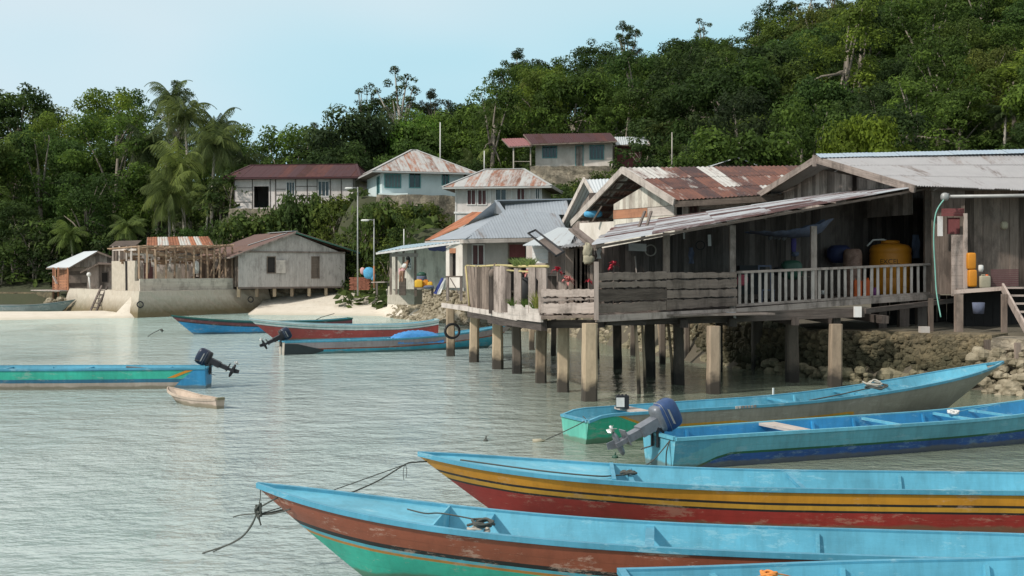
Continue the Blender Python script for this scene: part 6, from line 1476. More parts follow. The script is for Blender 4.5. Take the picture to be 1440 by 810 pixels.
for (p0, p1, y0, y1, th) in ((622, 660, 429, 434.5, .16), (660, 694, 435, 440.5, .16), (689, 728, 439.5, 446.5, .17), (712, 762, 443.5, 448.5, .17)):
    d0, d1 = interp(p0, [(a, b) for a, b in EDGE])-.08, interp(p1, [(a, b) for a, b in EDGE])-.08
    m.board(P(p0, y0, d0), P(p1, y1, d1), .07, th, (0, 0, 1), .9)
m.build('edge_beam', 'pale_wood', walk)
m = MB()
for (p0, p1, y0, y1, th) in ((660, 700, 441, 446, .22), (689, 716, 447, 452, .30), (716, 765, 451, 458, .26)):
    d0, d1 = interp(p0, EDGE)+.15, interp(p1, EDGE)+.15; m.board(P(p0, y0, d0), P(p1, y1, d1), .15, th, (0, 0, 1), .1)
m.build('under_beam', 'dark_wood', walk)
def pile(parent, px, ywater, w, mat='pile', zt=1.9, lean=0., d=None, name='pile', thin=False):
    d = WD(ywater) if d is None else d; x = X(px, d); m = MB()
    if thin: m.tube([(x, d, -.8), (x+lean*.4, d, .7), (x+lean, d, zt)], [w/2, w/2*.9, w/2*.8], 7, random.random())
    else:
        n_ = 7; tn = random.random(); w *= .93; jx, jy = random.uniform(-.05, .05), random.uniform(-.05, .05); rr_ = random.uniform(-.12, .12); rows = []; uv = []
        for k in range(n_+1):
            f = k/n_; ww = w*(1.07-.12*f)*random.uniform(.97, 1.03); cx_, cy_ = x+(lean+jx)*f+random.uniform(-.008, .008), d+jy*f; q_ = []
            for ax_, ay_ in ((-.5, -.36), (-.36, -.5), (.36, -.5), (.5, -.36), (.5, .36), (.36, .5), (-.36, .5), (-.5, .36), (-.5, -.36)):
                q_.append((cx_+ww*(ax_*math.cos(rr_)-ay_*math.sin(rr_)), cy_+ww*(ax_*math.sin(rr_)+ay_*math.cos(rr_)), lerp(-1., zt, f)))
            rows.append(q_); uv.append([(tn*5+i_*.09, lerp(-1., zt, f)) for i_ in range(9)])
        m.grid(rows, tn, uv, 0, False); m.face(rows[-1][:8], tn)
    return m.build(name, mat, parent)
zb_ = 1.85
pile(walk, 634, 500.5, .34, zt=1.80); pile(walk, 666, 509, .34, zt=1.78); pile(walk, 700.5, 519, .36, zt=1.76); pile(walk, 727.5, 525, .32, 'pile_shade_tone', 1.8)
pile(walk, 760, 538.5, .34, 'pile', 1.85); pile(walk, 792, 551, .33, 'pile', 1.85); pile(walk, 828, 563.5, .38, 'pile', 1.9); pile(walk, 748, 492, .22, 'pile', 1.9); pile(walk, 838, 504, .26, 'pile_shade_tone', 1.85); pile(walk, 778, 500, .2, 'pile_shade_tone', 1.85)
# palisade of sticks
m = MB(); rd = random.Random(9)
for k in range(30):
    p = 657+(714-657)*k/29; d = interp(p, EDGE)-.0
    if 689 < p < 697:
        if m.v: m.build('stick_fence', 'mid_wood', walk); m = MB()
        continue
    w = rd.uniform(.05, .13) if p < 690 else rd.uniform(.2, .3)
    m.board(P(p+rd.uniform(-1, 1)+(2.5 if p < 672 else 0), interp(p, [(657, 431), (714, 441)]), d), P(p+rd.uniform(-.8, .8)-(2 if p < 668 else 0), 374.5+rd.uniform(-2, 1.5), d), w, .035, (.6, 1, 0))
m.build('board_fence', 'grey_wood', walk)
m = MB(); m.board(P(692, 441, 34.2), P(692, 380, 34.2), .20, .14, (0, 1, 0), .1); m.build('fence_post', 'dark_wood', walk)
m = MB(); m.tube([P(656, 373.5, 38), P(672, 374.5, 36.6), P(700, 373, 33.6)], .03, 6); m.tube([P(700, 373, 33.6), P(730, 374.5, 31.3), P(771, 374.5, 28.6)], .035, 6); m.tube([P(713, 380, 32.5), P(745, 382.5, 30.4)], .025, 6); m.tube([P(655, 374, 38), P(660, 430, 37.7)], .03, 6); m.build('top_rail', 'bamboo', walk)
for px, yt, d, w, mt in ((728.5, 377, 31.4, .22, 'grey_wood'), (748.5, 376, 29.8, .20, 'grey_wood'), (763.5, 377, 28.7, .22, 'grey_wood')):
    m = MB(); m.board(P(px, 440, d), P(px, yt, d), w, .07, (.5, 1, 0), .6); m.build('fence_post', mt, walk)
m = MB(); m.board(P(715, 434.5, 32.2), P(760, 439, 28.75), .05, .30, (0, 0, 1), .7); m.build('planter_side', 'pale_wood', walk)
def grass(name, label, boxes, n, hgt, col, seed):
    rd = random.Random(seed); V, T = [], []
    for _ in range(n):
        (x0, x1, yb, d) = rd.choice(boxes); p = P(rd.uniform(x0, x1), yb, d+rd.uniform(-.25, .25)); h_ = hgt*rd.uniform(.5, 1.2); w = Vector((.011, 0, 0)); b = Vector((rd.uniform(-.16, .16), rd.uniform(-.1, .1), h_))
        V += [p-w, p+w, p+b*.6+w*.7, p+b*.6-w*.7, p+b*.6-w*.7, p+b*.6+w*.7, p+b+Vector((b.x*.5, 0, -.02)), p+b+Vector((b.x*.5, 0, -.02))-w*.2]; tn = rd.uniform(.3, .9); T += [tn, tn]
    me = quads_mesh(name, np.array([tuple(v) for v in V]), np.array(T), M['leaf']); o = bpy.data.objects.new(name, me); COL.objects.link(o); o.color = (*col, 1); tag(o, label, 'grass', kind='stuff')
grass('grass', 'pale green grass sprouting on the tray over the walkway fence', [(722, 732, 374, 31.5), (732, 742, 373.5, 31.2), (740, 752, 374, 30.5)], 420, .22, (.16, .21, .09), 1)
grass('grass', 'darker green grass growing inside the planter of the walkway', [(718, 736, 430, 31.6), (736, 750, 432, 30.4), (749, 762, 434, 29.4)], 500, .22, (.07, .11, .03), 2)
grass('grass', 'yellowish weeds at the right end of the walkway planter', [(753, 762, 434, 29.0)], 70, .42, (.18, .19, .06), 3)
m = MB(); c = P(693, 384.5, 33.9); m.ell(c, (.12, .12, .14), 1, 12, 8, jit=.04); m.tube([c+Vector((0, 0, .1)), c+Vector((.05, 0, .28)), c+Vector((.12, 0, .30))], .02, 6); single('coconut', m, 'mid_wood', 'brown coconut hanging from the walkway fence rail', 'coconut', tuple(c))
ty = P(636, 465.5, 41.0); m = MB(); m.tube([ty+Vector((math.cos(a_)*.25, .1*math.cos(a_), math.sin(a_)*.25)) for a_ in [2*math.pi*k/22 for k in range(23)]], .05, 8); single('tyre', m, 'black', 'black tyre hanging between the two leftmost walkway piles', 'tyre', tuple(ty))
# plank parapet, front
par = MB(); rd = random.Random(12)
Wp1 = Wall((762, 28.65), (838, 28.0)); Wp2 = Wall((838, 27.95), (935, 29.7)); Wp3 = Wall((935, 29.7), (1034, 31.8))
def bigboards(mb, W, rows, mi=0, over=.0):
    for (y0, y1, tn) in rows:
        a_ = (W.z(720+FP*W.A.x/W.A.y, y0[0])+W.z(720+FP*W.A.x/W.A.y, y1[0]))/2
        pA, pB = 720+FP*W.A.x/W.A.y, 720+FP*W.B.x/W.B.y
        za0, za1, zb0, zb1 = Z(y0[0], W.A.y), Z(y1[0], W.A.y), Z(y0[1], W.B.y), Z(y1[1], W.B.y)
        n_ = 26; top_, bot_ = [], []
        for k in range(n_+1):
            f = k/n_; top_.append(W.at(W.L*f, .0, lerp(za0, zb0, f)-abs(rd.gauss(0, .018)))); bot_.append(W.at(W.L*f, .0, lerp(za1, zb1, f)+abs(rd.gauss(0, .016))))
        ou = rd.random()*9; off = rd.uniform(0, .03); N_ = Vector((W.n.x, W.n.y, 0)); Fq = N_*(off+.045); Bq = N_*off
        L_ = W.L
        rowsg = [[p+Bq for p in bot_], [p+Fq for p in bot_], [b.lerp(t_, .5)+Fq+N_*.004 for b, t_ in zip(bot_, top_)], [p+Fq for p in top_], [p+Bq for p in top_]]
        uv = [[(ou+j*.12, k/n_*L_) for k in range(n_+1)] for j in range(5)]
        mb.grid(rowsg, tn, uv, mi, False)
        for i in (0, -1): mb.face([bot_[i]+Bq, bot_[i]+Fq, top_[i]+Fq, top_[i]+Bq], tn, None, mi)
m = MB(); bigboards(m, Wp1, [((406, 406), (417.5, 418), .8), ((418.5, 418.5), (425, 422), .35), ((426.5, 424), (442, 441), .85)]); m.build('parapet', 'grey_wood', walk)
m = MB(); bigboards(m, Wp1, [((443.5, 442), (450, 447), .55)]); m.build('edge_beam', 'mid_wood', walk)
m = MB()
for px, d in ((762, 28.75), (838.5, 27.9)): m.board(P(px, 450, d), P(px, 403 if px < 800 else 368, d), .11, .09, (0, 1, 0)); 
m.build('fence_post', 'grey_wood', walk)
m = MB()
for (a_, b_) in (((766, 456, 29.2), (850, 455, 28.6)), ((850, 452, 28.6), (905, 452, 29.4))): m.board(P(*a_), P(*b_), .18, .20, (0, 0, 1), .1)
m.build('under_beam', 'dark_wood', walk)
# red plants and things behind the parapet
def potplant(px, py, d, r, mat, label, n=26, zpot=None, leafL=.30):
    rd = random.Random(int(px)); c = P(px, py, d); t = thing('potted_plant', label, 'plant', (c.x, c.y, 2.0)); V, T = [], []; m = MB()
    for k in range(n):
        a_ = rd.uniform(0, 6.28); e = rd.uniform(-.4, 1.3); dr = Vector((math.cos(a_)*math.cos(e), math.sin(a_)*math.cos(e), math.sin(e))); sd = dr.cross(Vector((0, 0, 1))).normalized()*.035*(r/.2)
        b0 = c+dr*r*.15; b1 = c+dr*r*.7+Vector((0, 0, .02)); b2 = c+dr*r*1.15-Vector((0, 0, r*.3)); m.face([b0, b1-sd, b2, b1+sd], rd.random())
    m.build('leaves', mat, t); m = MB(); m.tube([(c.x, c.y, 2.1), (c.x, c.y, c.z)], .02, 6); m.lathe((c.x, c.y, 2.0), [(.10, 0), (.14, .22), (.15, .24)], 12); m.build('pot', 'dark_wood', t)
potplant(784, 382, 29.6, .17, 'flower', 'bright red leaved plant behind the front plank parapet, left of the striped one'); potplant(863, 374, 29.8, .17, 'flower', 'deep red leaved plant hanging behind the higher plank parapet')
potplant(798, 396, 29.2, .20, 'flower_pink', 'pink and cream striped leaved plant just above the front plank parapet', 34); potplant(828, 397, 29.8, .11, 'flower', 'small red plant near the right end of the front parapet'); potplant(741, 385, 32.5, .16, 'flower_pink', 'small pink plant seen through the open part of the walkway fence')
m = MB(); c = P(741, 405, 32.2); m.lathe((c.x, c.y, 2.0), [(.22, 0), (.30, .5), (.32, .9), (.25, 1.0)], 14); single('water_barrel', m, 'black', 'dark barrel standing behind the open walkway fence under the pink plant', 'barrel', (c.x, c.y, 2.0))
# shack with the crooked little roof
sh = thing('fishing_shack', 'ramshackle little shack with crooked pale tin roof pieces where the walkway meets the plank house', 'shack', (X(800, 33), 33, 2.0))
m = MB(); tinroof(m, P(735, 345, 34), P(800, 346, 31.5), P(812, 322, 33), P(785, 320, 36), .12, .016, .7, 1); m.build('roof', 'roof_pale', sh)
m = MB(); tinroof(m, P(786, 349, 30.2), P(822, 345, 30), P(842, 338, 32.5), P(800, 340, 33), .12, .016, .7, 1); tinroof(m, P(795, 345, 32), P(840, 340, 31.5), P(812, 322, 34), P(800, 323, 34), .12, .016, .7, 1); m.build('roof', 'roof_grey', sh)
m = MB(); m.board(P(808, 321, 31.6), P(842, 348, 30), .16, .05, (0, -.3, 1)); m.board(P(803, 322, 31.8), P(836, 350, 30.1), .16, .05, (0, -.3, 1)); m.build('bargeboard', 'dark_wood', sh)
m = MB(); A_, B_, C_, D_ = P(743, 328, 31), P(753, 323.5, 31.2), P(793, 354, 29.6), P(782, 360, 29.4)
for a_, b_ in ((A_, B_), (B_, C_), (C_, D_), (D_, A_), (D_, A_)): m.board(a_, b_, .05, .05, (0, -1, 0))
fr_ = m.build('leaning_frame', 'black', sh); m = MB(); m.prism([A_.lerp(D_, .35)+Vector((0, .03, 0)), B_.lerp(C_, .35)+Vector((0, .03, 0)), C_+Vector((0, .03, 0)), D_+Vector((0, .03, 0))], (0, .015, 0)); m.build('frame_panel', 'dark_wood', fr_)
Ws_ = Wall((742, 34.5), (774, 34)); m = MB(); planks(m, Ws_, Z(370, 34), Z(344, 34), .11, .03, horiz=True, t0=Ws_.t(749), t1=Ws_.t(771)); m.build('slatted_shutter', 'white', sh)
m = MB(); planks(m, Wall((740, 34.8), (812, 34.4)), 2.0, Z(344, 34.6), .2, .03, miss=.05); m.build('wall', 'pale_wood', sh)
rd = random.Random(3)
for px, yt, w in ((801, 350, .22), (812, 348, .12), (817, 350, .2), (826, 352, .12), (831, 368, .1), (822, 360, .14), (844, 345, .10)): m = MB(); m.board(P(px+rd.uniform(-1, 1), 440, 30.6), P(px, yt, 30.6), w, .06, (0, 1, 0)); m.build('post', 'mid_wood', sh)
m = MB()
for k in range(8): px = 806+k*4; m.board(P(px, 440, 31.6), P(px+rd.uniform(-2, 2), 352+rd.uniform(-4, 10), 31.6), .13, .03, (0, 1, 0))
m.build('slat_screen', 'mid_wood', sh)
m = MB(); planks(m, Wall((800, 33.4), (850, 33.2)), 2.0, Z(345, 33), .16, .03, miss=.1, rag=.1); m.build('back_wall', 'dark_wood', sh)
m = MB(); c = P(826, 353, 30.0); m.ell(c, (.12, .11, .20), .8, 14, 10, jit=.22); m.ell(c+Vector((.03, 0, -.22)), (.15, .10, .13), .8, 12, 8, jit=.22); single('hanging_sack', m, 'beige', 'cream sack hanging under the crooked shack roof', 'sack', tuple(c))
m = MB(); Wt = Wall((767, 31), (786, 31)); m.board(P(765, 385, 31.2), P(795, 385, 31), .5, .04, (0, 0, 1)); planks(m, Wall((767, 31.3), (784, 31.3)), 2.0, Z(388, 31.3), .2, .03); single('workbench', m, 'dark_wood', 'dark workbench behind the parapet left of the red leaved plant', 'bench', tuple(P(775, 440, 31)))

# ------------------------------------------------------------------ S: plank house on stilts with verandah
S = thing('stilt_house', 'large dark plank house on stilts with a railed verandah and big grey tin roof', 'house', (X(1200, 38), 38, 2.2))
# verandah floor
DK = [(838, 28.0), (935, 29.7), (1034, 31.8), (1180, 34.2), (1320, 36.6)]; zd = lambda px: interp(px, [(838, 2.06), (1034, 2.10), (1320, 2.42)])
m = MB(); a0 = None
for (p0, d0), (p1, d1) in zip(DK, DK[1:]):
    n_ = int((X(p1, d1)-X(p0, d0))/.2)
    for k in range(n_):
        px = lerp(p0, p1, (k+.5)/n_); d = lerp(d0, d1, (k+.5)/n_); x = X(px, d); m.board((x, d, zd(px)), (x-.5, d+5.2, zd(px)+.05), .19, .05, (0, 0, 1))
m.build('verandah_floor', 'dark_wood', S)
m = MB()
for (p0, d0), (p1, d1) in zip(DK[:1]+DK[1:], DK[1:]): m.board(Vector((X(p0, d0), d0-.06, zd(p0)-.05)), Vector((X(p1, d1), d1-.06, zd(p1)-.05)), .06, .17, (0, 0, 1), .85)
m.build('edge_beam', 'grey_wood', S)
m = MB(); m.board(P(1030, 446, 31.4), P(1213, 439, 32.2), .22, .26, (0, 0, 1), .3); m.board(P(905, 450, 30.2), P(1035, 447, 31.3), .2, .24, (0, 0, 1), .2)
m.board(P(1215, 437.5, 33), P(1345, 422, 36.4), .12, .14, (0, 0, 1), .3)
for px in (960, 1028, 1115, 1173, 1240): d = interp(px, [(900, 30), (1240, 33)]); m.board((X(px, d), d-.3, 1.78), (X(px, d), d+5, 1.78), .2, .22, (0, 0, 1), .1)
m.build('under_beam', 'dark_wood', S)
m = MB(); q = P(1206, 438.5, 31.95); m.box(q, (.20, .1, .30), .9); m.build('beam_end', 'white_board', S); m = MB(); q = P(1028, 446.5, 31.2); m.box(q, (.26, .1, .30), .9); m.build('beam_end', 'white_board', S)
for (px, yw, w, mt, zt) in ((869, 518, .30, 'pile_shade_tone', 1.9), (914, 530, .34, 'pile_shade_tone', 1.9), (956, 541, .30, 'pile_shade_tone', 1.8), (1003, 553.5, .34, 'pile_mid', 1.75), (1115, 537, .36, 'pile_shade_tone', 1.75), (1173, 543.5, .37, 'pile_mid', 1.72), (1063, 520, .36, 'pile_shade_tone', 1.9), (967, 507, .2, 'pile_shade_tone', 1.9), (890, 500, .2, 'pile_shade_tone', 1.9), (932, 512, .22, 'pile_shade_tone', 1.9), (1010, 522, .24, 'pile_shade_tone', 1.9)):
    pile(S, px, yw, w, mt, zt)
pile(S, 900, 554, .11, 'pile', 1.8, -.12, thin=True); pile(S, 908, 546, .09, 'pile', 1.8, -.1, thin=True); pile(S, 930, 505, .10, 'pile', 1.8, -.15, thin=True); pile(S, 948, 540, .1, 'pile', 1.8, -.18, thin=True)
for px, d, w in ((1309, 33.2, .12), (1348, 32.8, .20), (1240, 36, .25), (1270, 36, .3), (1295, 37, .3), (1412, 33.5, .14)):
    m = MB(); m.board((X(px, d), d, 1.30), (X(px, d), d, zd(px)-.02 if px < 1330 else 2.5), w, w*.9, (0, 1, 0)); m.build('post', 'mid_wood' if px > 1300 else 'dark_wood', S)
m = MB(); bigboards(m, Wp2, [((382.5, 381), (395, 393), .8), ((396, 394), (405, 404), .7), ((406, 405.5), (425, 421.5), .1), ((426.5, 422.5), (442, 436), .6)]); bigboards(m, Wp3, [((382.5, 382.5), (392, 391), .85), ((393, 392), (407, 405), .65), ((408, 406), (420, 417), .75), ((421, 418), (436, 430.5), .5)]); m.build('parapet', 'mid_wood', S)
# railing
Wr = Wall((1036, 31.9), (1305, 36.4)); rz = lambda px, y0, y1: None
rail = MB(); y_t = lambda px: interp(px, [(1036, 383), (1150, 378.5), (1305, 371.5)]); y_b = lambda px: interp(px, [(1036, 429.5), (1150, 424), (1305, 412)]); dR = lambda px: 31.9+(Wr.at(Wr.t(px)).y-31.9)
rail.board(P(1034, y_t(1034), 31.85), P(1307, y_t(1307), dR(1305)), .10, .07, (0, 0, 1), .8); rail.board(P(1034, y_b(1034), 31.85), P(1307, y_b(1307), dR(1305)), .07, .07, (0, 0, 1), .7)
rl = rail.build('railing', 'grey_wood', S); nb = 29
for k in range(nb):
    f = k/(nb-1); px = 1040+(1300-1040)*f+random.uniform(-.7, .7); d = dR(px)
    m = MB(); m.board(P(px, y_b(px)-.5, d), P(px+random.uniform(-.4, .4), y_t(px)+.8, d), random.uniform(.075, .095), .035, (0, 1, 0), random.uniform(.55, 1)); m.build('baluster', 'pale_wood', rl)
# verandah posts
for px, yt, yb, w, d, mt in ((937, 327, 385, .17, 29.85, 'mid_wood'), (1030, 317, 440, .16, 31.9, 'grey_wood'), (1144, 318, 424, .17, 33.6, 'grey_wood'), (1304, 268, 414, .19, 36.5, 'mid_wood')):
    m = MB(); m.board(P(px, yb, d), P(px, yt, d), w, w*.8, (0, 1, 0), .7); m.build('verandah_post', mt, S)
# back wall of the verandah
Wb = Wall((845, 34.0), (1302, 40.8)); zroof = lambda q: lerp(3.85, 6.2, q/Wb.L)
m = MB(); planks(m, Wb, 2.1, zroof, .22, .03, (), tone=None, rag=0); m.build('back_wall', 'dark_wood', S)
m = MB(); We = Wall((1306, 36.7), (1303, 41)); planks(m, We, 2.4, 5.8, .22, .03); m.build('side_wall', 'dark_wood', S)
# lean-to roof
F0, F1, B1_, B0_ = P(837, 342.5, 27.8), P(1308, 261.5, 36.0), P(1238, 264.8, 42), P(868, 316.5, 36)
LT = [F0, F1, B1_, B0_]
m = MB(); tinroof(m, F0, B0_, B1_, F1, .14, .02, .8, 6, lambda u, v: random.random()*.9); lr = m.build('lean_to_roof', 'roof_lean', S)
m = MB(); m.board(F0+Vector((0, -.02, -.08)), F1+Vector((0, -.02, -.07)), .04, .06, (0, 0, 1), .3); m.board(F0-Vector((0, 0, .12)), B0_-Vector((0, 0, .12)), .08, .1, (0, 0, 1), .4); m.build('fascia_board', 'mid_wood', lr)
for k in range(1, 9): f = k/9; m = MB(); m.board(F0.lerp(F1, f)-Vector((0, 0, .09)), B0_.lerp(B1_, f)-Vector((0, 0, .09)), .06, .09, (0, 0, 1), .3); m.build('rafter', 'mid_wood', lr)
for (a_, b_) in (((898, 320, 33), (907, 297, 33.2)), ((909, 319, 33), (916, 297, 33.2))): m = MB(); m.board(P(*a_), P(*b_), .07, .05); m.build('roof_prop', 'dark_wood', lr)
# main gable and big roof
GP, GF, GB = P(1148, 220.5, 40), P(1288, 261.5, 35.2), P(1049, 283, 45.5); RR1, EE1 = P(1600, 211, 39.5), P(1600, 273.5, 35.2)
m = MB(); tinroof(m, GF, EE1, RR1, GP+Vector((0, .0, .02)), .13, .022, .8, 3, lambda u, v: random.uniform(.0, .9)); mr = m.build('roof', 'roof_grey', S)
m = MB(); tinroof(m, P(1500, 283, 46), GB, GP, RR1, .13, .022, .9, 2); m.build('roof', 'roof_grey', S)
m = MB(); tinroof(m, GP+Vector((.0, -.55, -.08)), RR1+Vector((0, -.55, -.08)), RR1+Vector((0, .1, .12)), GP+Vector((0, .1, .12)), .13, .006, .9, 1, lambda u, v: 0); m.build('ridge_cap', tin('blue_ridge_tin', (.26, .36, .47), (.42, .47, .50), (.3, .3, .3), .1), mr)
m = MB()
for a_, b_ in ((GP, GF), (GP, GB)): m.board(a_+Vector((-.05, -.06, -.10)), b_+Vector((-.05, -.06, -.10)), .07, .23, (0, 0, 1), .35)
m.board(GP+Vector((-.1, -.12, .05)), GP+Vector((-.1, -.12, -.35)), .12, .08, (0, 1, 0), .4); m.build('bargeboard', 'grey_wood', mr)
gw = Wall((1062, 46.2), (1283, 36.8)); gtz = lambda q: (lerp(Z(283, 46.2), Z(233, 40.8), q/gw.t(1150)) if q < gw.t(1150) else lerp(Z(233, 40.8), Z(266, 36.8), (q-gw.t(1150))/(gw.L-gw.t(1150))))
m = MB(); planks(m, gw, 5.0, gtz, .24, .03, (), tone=None); m.build('gable', 'grey_wood', S)
m = MB(); m.board(gw.at(gw.t(1204), .06, 5.2), gw.at(gw.t(1204), .06, gw.z(1204, 243)), .22, .05, (gw.d.x, gw.d.y, 0), .0); m.build('gable_batten', 'dark_wood', S)
# right hand wall
W = Wall((1357, 36.4), (1640, 37.2)); m = MB(); planks(m, W, 2.62, 5.75, .30, .03, (), tone=None, rag=.0, jit=.03); m.build('front_wall', 'mid_wood', S)
Wl = Wall((1310, 35.8), (1357, 35.6)); hl = Wl.rect(1332, 306, 1350, 329); m = MB(); planks(m, Wl, 2.45, 5.7, .25, .03, [hl], tone=.35); m.build('corner_wall', 'mid_wood', S); m = MB(); m.prism([Wl.at(hl[0], -.04, hl[2]), Wl.at(hl[1], -.04, hl[2]), Wl.at(hl[1], -.04, hl[3]), Wl.at(hl[0], -.04, hl[3])], (0, .02, 0)); m.build('shutter', 'red_dark', S)
m = MB(); Wpn = Wall((1338, 35.3), (1356, 35.3)); planks(m, Wpn, 2.4, Wpn.z(1347, 330), .3, .04, horiz=True, tone=.9, t1=Wpn.L-.03); m.board(P(1357.5, 409, 35.1), P(1357.5, 300, 35.1), .10, .09, (0, 1, 0), .95); m.build('corner_panel', 'grey_wood', S)
m = MB(); m.board(P(1322, 304, 35.4), P(1322, 332, 35.4), .16, .03, (0, 1, 0), .95); m.build('pale_board', 'white_board', S)
m = MB(); planks(m, Wall((1324, 35.3), (1356, 35.2)), Z(304, 35.3), Z(293, 35.3), .09, .03, horiz=True, tone=.3); m.build('louvre', 'red_dark', S)
m = MB(); m.tube([P(1336, 276.5, 34.9), P(1600, 273, 34.9)], .055, 10); m.build('gutter', 'steel', S)
m = MB(); m.ell(P(1328.5, 277, 34.8), (.12, .12, .13), .8, 14, 10); m.tube([P(1328.5, 277, 34.8), P(1334, 273, 35.1)], .03, 6); m.build('flood_lamp', 'steel', S)
m = MB()
for k in range(20): f = k/19; m.board((lerp(X(1344, 35.4), X(1410, 34.6), f), 35.0, 2.62), (lerp(X(1344, 35.4), X(1410, 34.6), f)+.2, 36.6, 2.62), .15, .05, (0, 0, 1))
m.board(P(1342, 410.5, 34.8), P(1412, 405.5, 34.2), .06, .12, (0, 0, 1), .95); m.build('porch_floor', 'grey_wood', S)
st = MB(); A_, B_ = P(1410, 404, 34.2), P(1442, 462, 31.5); st.board(A_, B_, .06, .26, (0, 0, 1), .8); st.board(A_+Vector((1.1, .1, 0)), B_+Vector((1.1, .1, 0)), .06, .26, (0, 0, 1), .8); st.build('stair_stringer', 'grey_wood', S)
for k in range(5): f = (k+.3)/5; c = A_.lerp(B_, f); m = MB(); m.board(c+Vector((.03, .05, .05)), c+Vector((1.07, .15, .05)), .30, .05, (0, 0, 1), .9); m.build('stair_tread', 'grey_wood', S)
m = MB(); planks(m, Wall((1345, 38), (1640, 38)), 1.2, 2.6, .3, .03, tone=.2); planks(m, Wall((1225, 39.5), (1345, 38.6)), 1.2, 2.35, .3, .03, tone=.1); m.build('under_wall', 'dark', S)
m = MB()
for k in range(9): m.board(P(1393.5, 380+k*2.7, 35.2), P(1432, 379.5+k*2.7, 35.2), .04, .045, (0, 0, 1), .4)
single('slatted_bench', m, plain('maroon_slats', (.14, .07, .07), .8), 'stack of dark maroon slats leaning on the wall right of the jerrycan', 'slats', tuple(P(1412, 403, 35.2)))
# things on the verandah
def tank(px, ytop, d, r, hgt, zb):
    x = X(px, d); t = thing('water_tank', 'big round orange plastic water tank with dark lettering behind the verandah railing', 'water tank', (x, d, zb))
    m = MB(); prof = [(r*.93, 0), (r, .04), (r, hgt*.30), (r*.975, hgt*.32), (r*.975, hgt*.34), (r, hgt*.36), (r, hgt*.78), (r*.975, hgt*.80), (r, hgt*.82), (r, hgt*.88), (r*.9, hgt*.95), (r*.45, hgt)]; m.lathe((x, d, zb), prof, 40); m.build('body', 'orange', t)
    m = MB(); m.lathe((x, d, zb+hgt), [(r*.45, -.01), (r*.45, .07), (r*.30, .10)], 24); m.build('lid', 'orange', t)
    cu = bpy.data.curves.new('lettering', 'FONT'); cu.body = 'EXCEL'; cu.size = .22; cu.align_x = 'CENTER'; cu.extrude = .002; tmp = bpy.data.objects.new('lettering', cu); COL.objects.link(tmp)
    bpy.context.view_layer.update(); me = bpy.data.meshes.new_from_object(tmp.evaluated_get(bpy.context.evaluated_depsgraph_get())); bpy.data.objects.remove(tmp); ra = r+.006
    for v in me.vertices:
        th = -math.pi/2+(v.co.x-.02)/ra-.32; rr_ = ra+v.co.z; v.co = Vector((rr_*math.cos(th), rr_*math.sin(th), hgt*.60+v.co.y))
    o = bpy.data.objects.new('lettering', me); COL.objects.link(o); me.materials.append(M['ink']); o.parent = t
    m = MB(); m.tube([(x-r*1.2, d-.1, zb+hgt*.94), (x-r*.9, d-.1, zb+hgt*1.06), (x-r*.4, d-.1, zb+hgt*1.07), (x, d, zb+hgt*1.02)], .03, 8); m.build('inlet_pipe', 'cloth_white', t)
tank(1252, 337, 37.9, .67, 1.72, 2.38)
m = MB(); c = (X(1199, 37.3), 37.3, 2.35); m.lathe(c, [(.28, 0), (.30, .05), (.30, 1.35), (.27, 1.5), (.2, 1.55)], 20); single('old_drum', m, plain('rusty_pinkish_drum', (.34, .22, .17), .7, .6, 4, (.14, .07, .05)), 'rusty pinkish brown tall drum left of the big orange tank', 'drum', c)
jerry((X(1205.5, 36), 36, zd(1205)+.03), (.26, .22, .62), 'orange_red', 'red orange jerrycan behind the railing, left of the pair'); jerry((X(1218, 36.1), 36.1, zd(1218)+.03), (.22, .22, .62), 'orange_red', 'red orange jerrycan behind the railing touching the big tank')
m = MB(); c = Vector((X(1231, 36.2), 36.2, zd(1230)+.05)); m.ell(c+Vector((0, 0, .12)), (.14, .12, .16), .8, 12, 8); single('bucket', m, plain('purple_plastic', (.25, .06, .25), .5), 'small purple pot at the foot of the orange tank', 'bucket', tuple(c))
m = MB(); rows = []
for i in range(19):
    f = i/18; px = lerp(1050, 1166, f); y = interp(px, [(1050, 325.5), (1090, 326), (1120, 322), (1150, 314), (1166, 307)]); hh = interp(px, [(1050, .02), (1085, .06), (1120, .13), (1150, .17), (1166, .05)])
    c = P(px, y, 34.6); rows.append([c+Vector((0, .5*math.cos(a_), -hh*math.sin(a_)*2.2+.02*math.sin(i*1.9+j))) for j, a_ in enumerate([math.pi*k/8 for k in range(9)])])
m.grid(rows); single('hammock', m, 'cloth_grey', 'slung blue-grey cloth hammock hanging high under the verandah roof', 'hammock', tuple(P(1110, 323, 34.6)))
m = MB(); c = P(1116, 343, 36.5); m.ell(c, (.09, .06, .30), .8, 10, 8, jit=.05); single('cloth', m, plain('violet_cloth', (.10, .08, .26), .9), 'dark violet cloth hanging on the back wall of the verandah', 'cloth', tuple(c))
m = MB(); c = P(1118, 355, 36.3); m.lathe((c.x, c.y, c.z-.14), [(.05, 0), (.12, .05), (.13, .16)], 14); single('bowl', m, 'cloth_grey', 'grey bowl hanging under the violet cloth', 'bowl', tuple(c))
m = MB(); c = P(1113, 374, 34.9); m.ell(c+Vector((0, 0, -.12)), (.32, .25, .30), .6, 16, 8); single('green_tub', m, 'green_dark', 'dark green tub standing behind the left part of the railing', 'tub', tuple(c-Vector((0, 0, .4))))
t = thing('chair', 'grey framed plastic chair behind the left part of the verandah railing', 'chair', tuple(Vector((X(1078, 34.4), 34.4, 2.15)))); cx, cy = X(1078, 34.4), 34.4
m = MB(); m.box((cx, cy, 2.6), (.42, .42, .04)); m.build('seat', 'cloth_grey', t); m = MB()
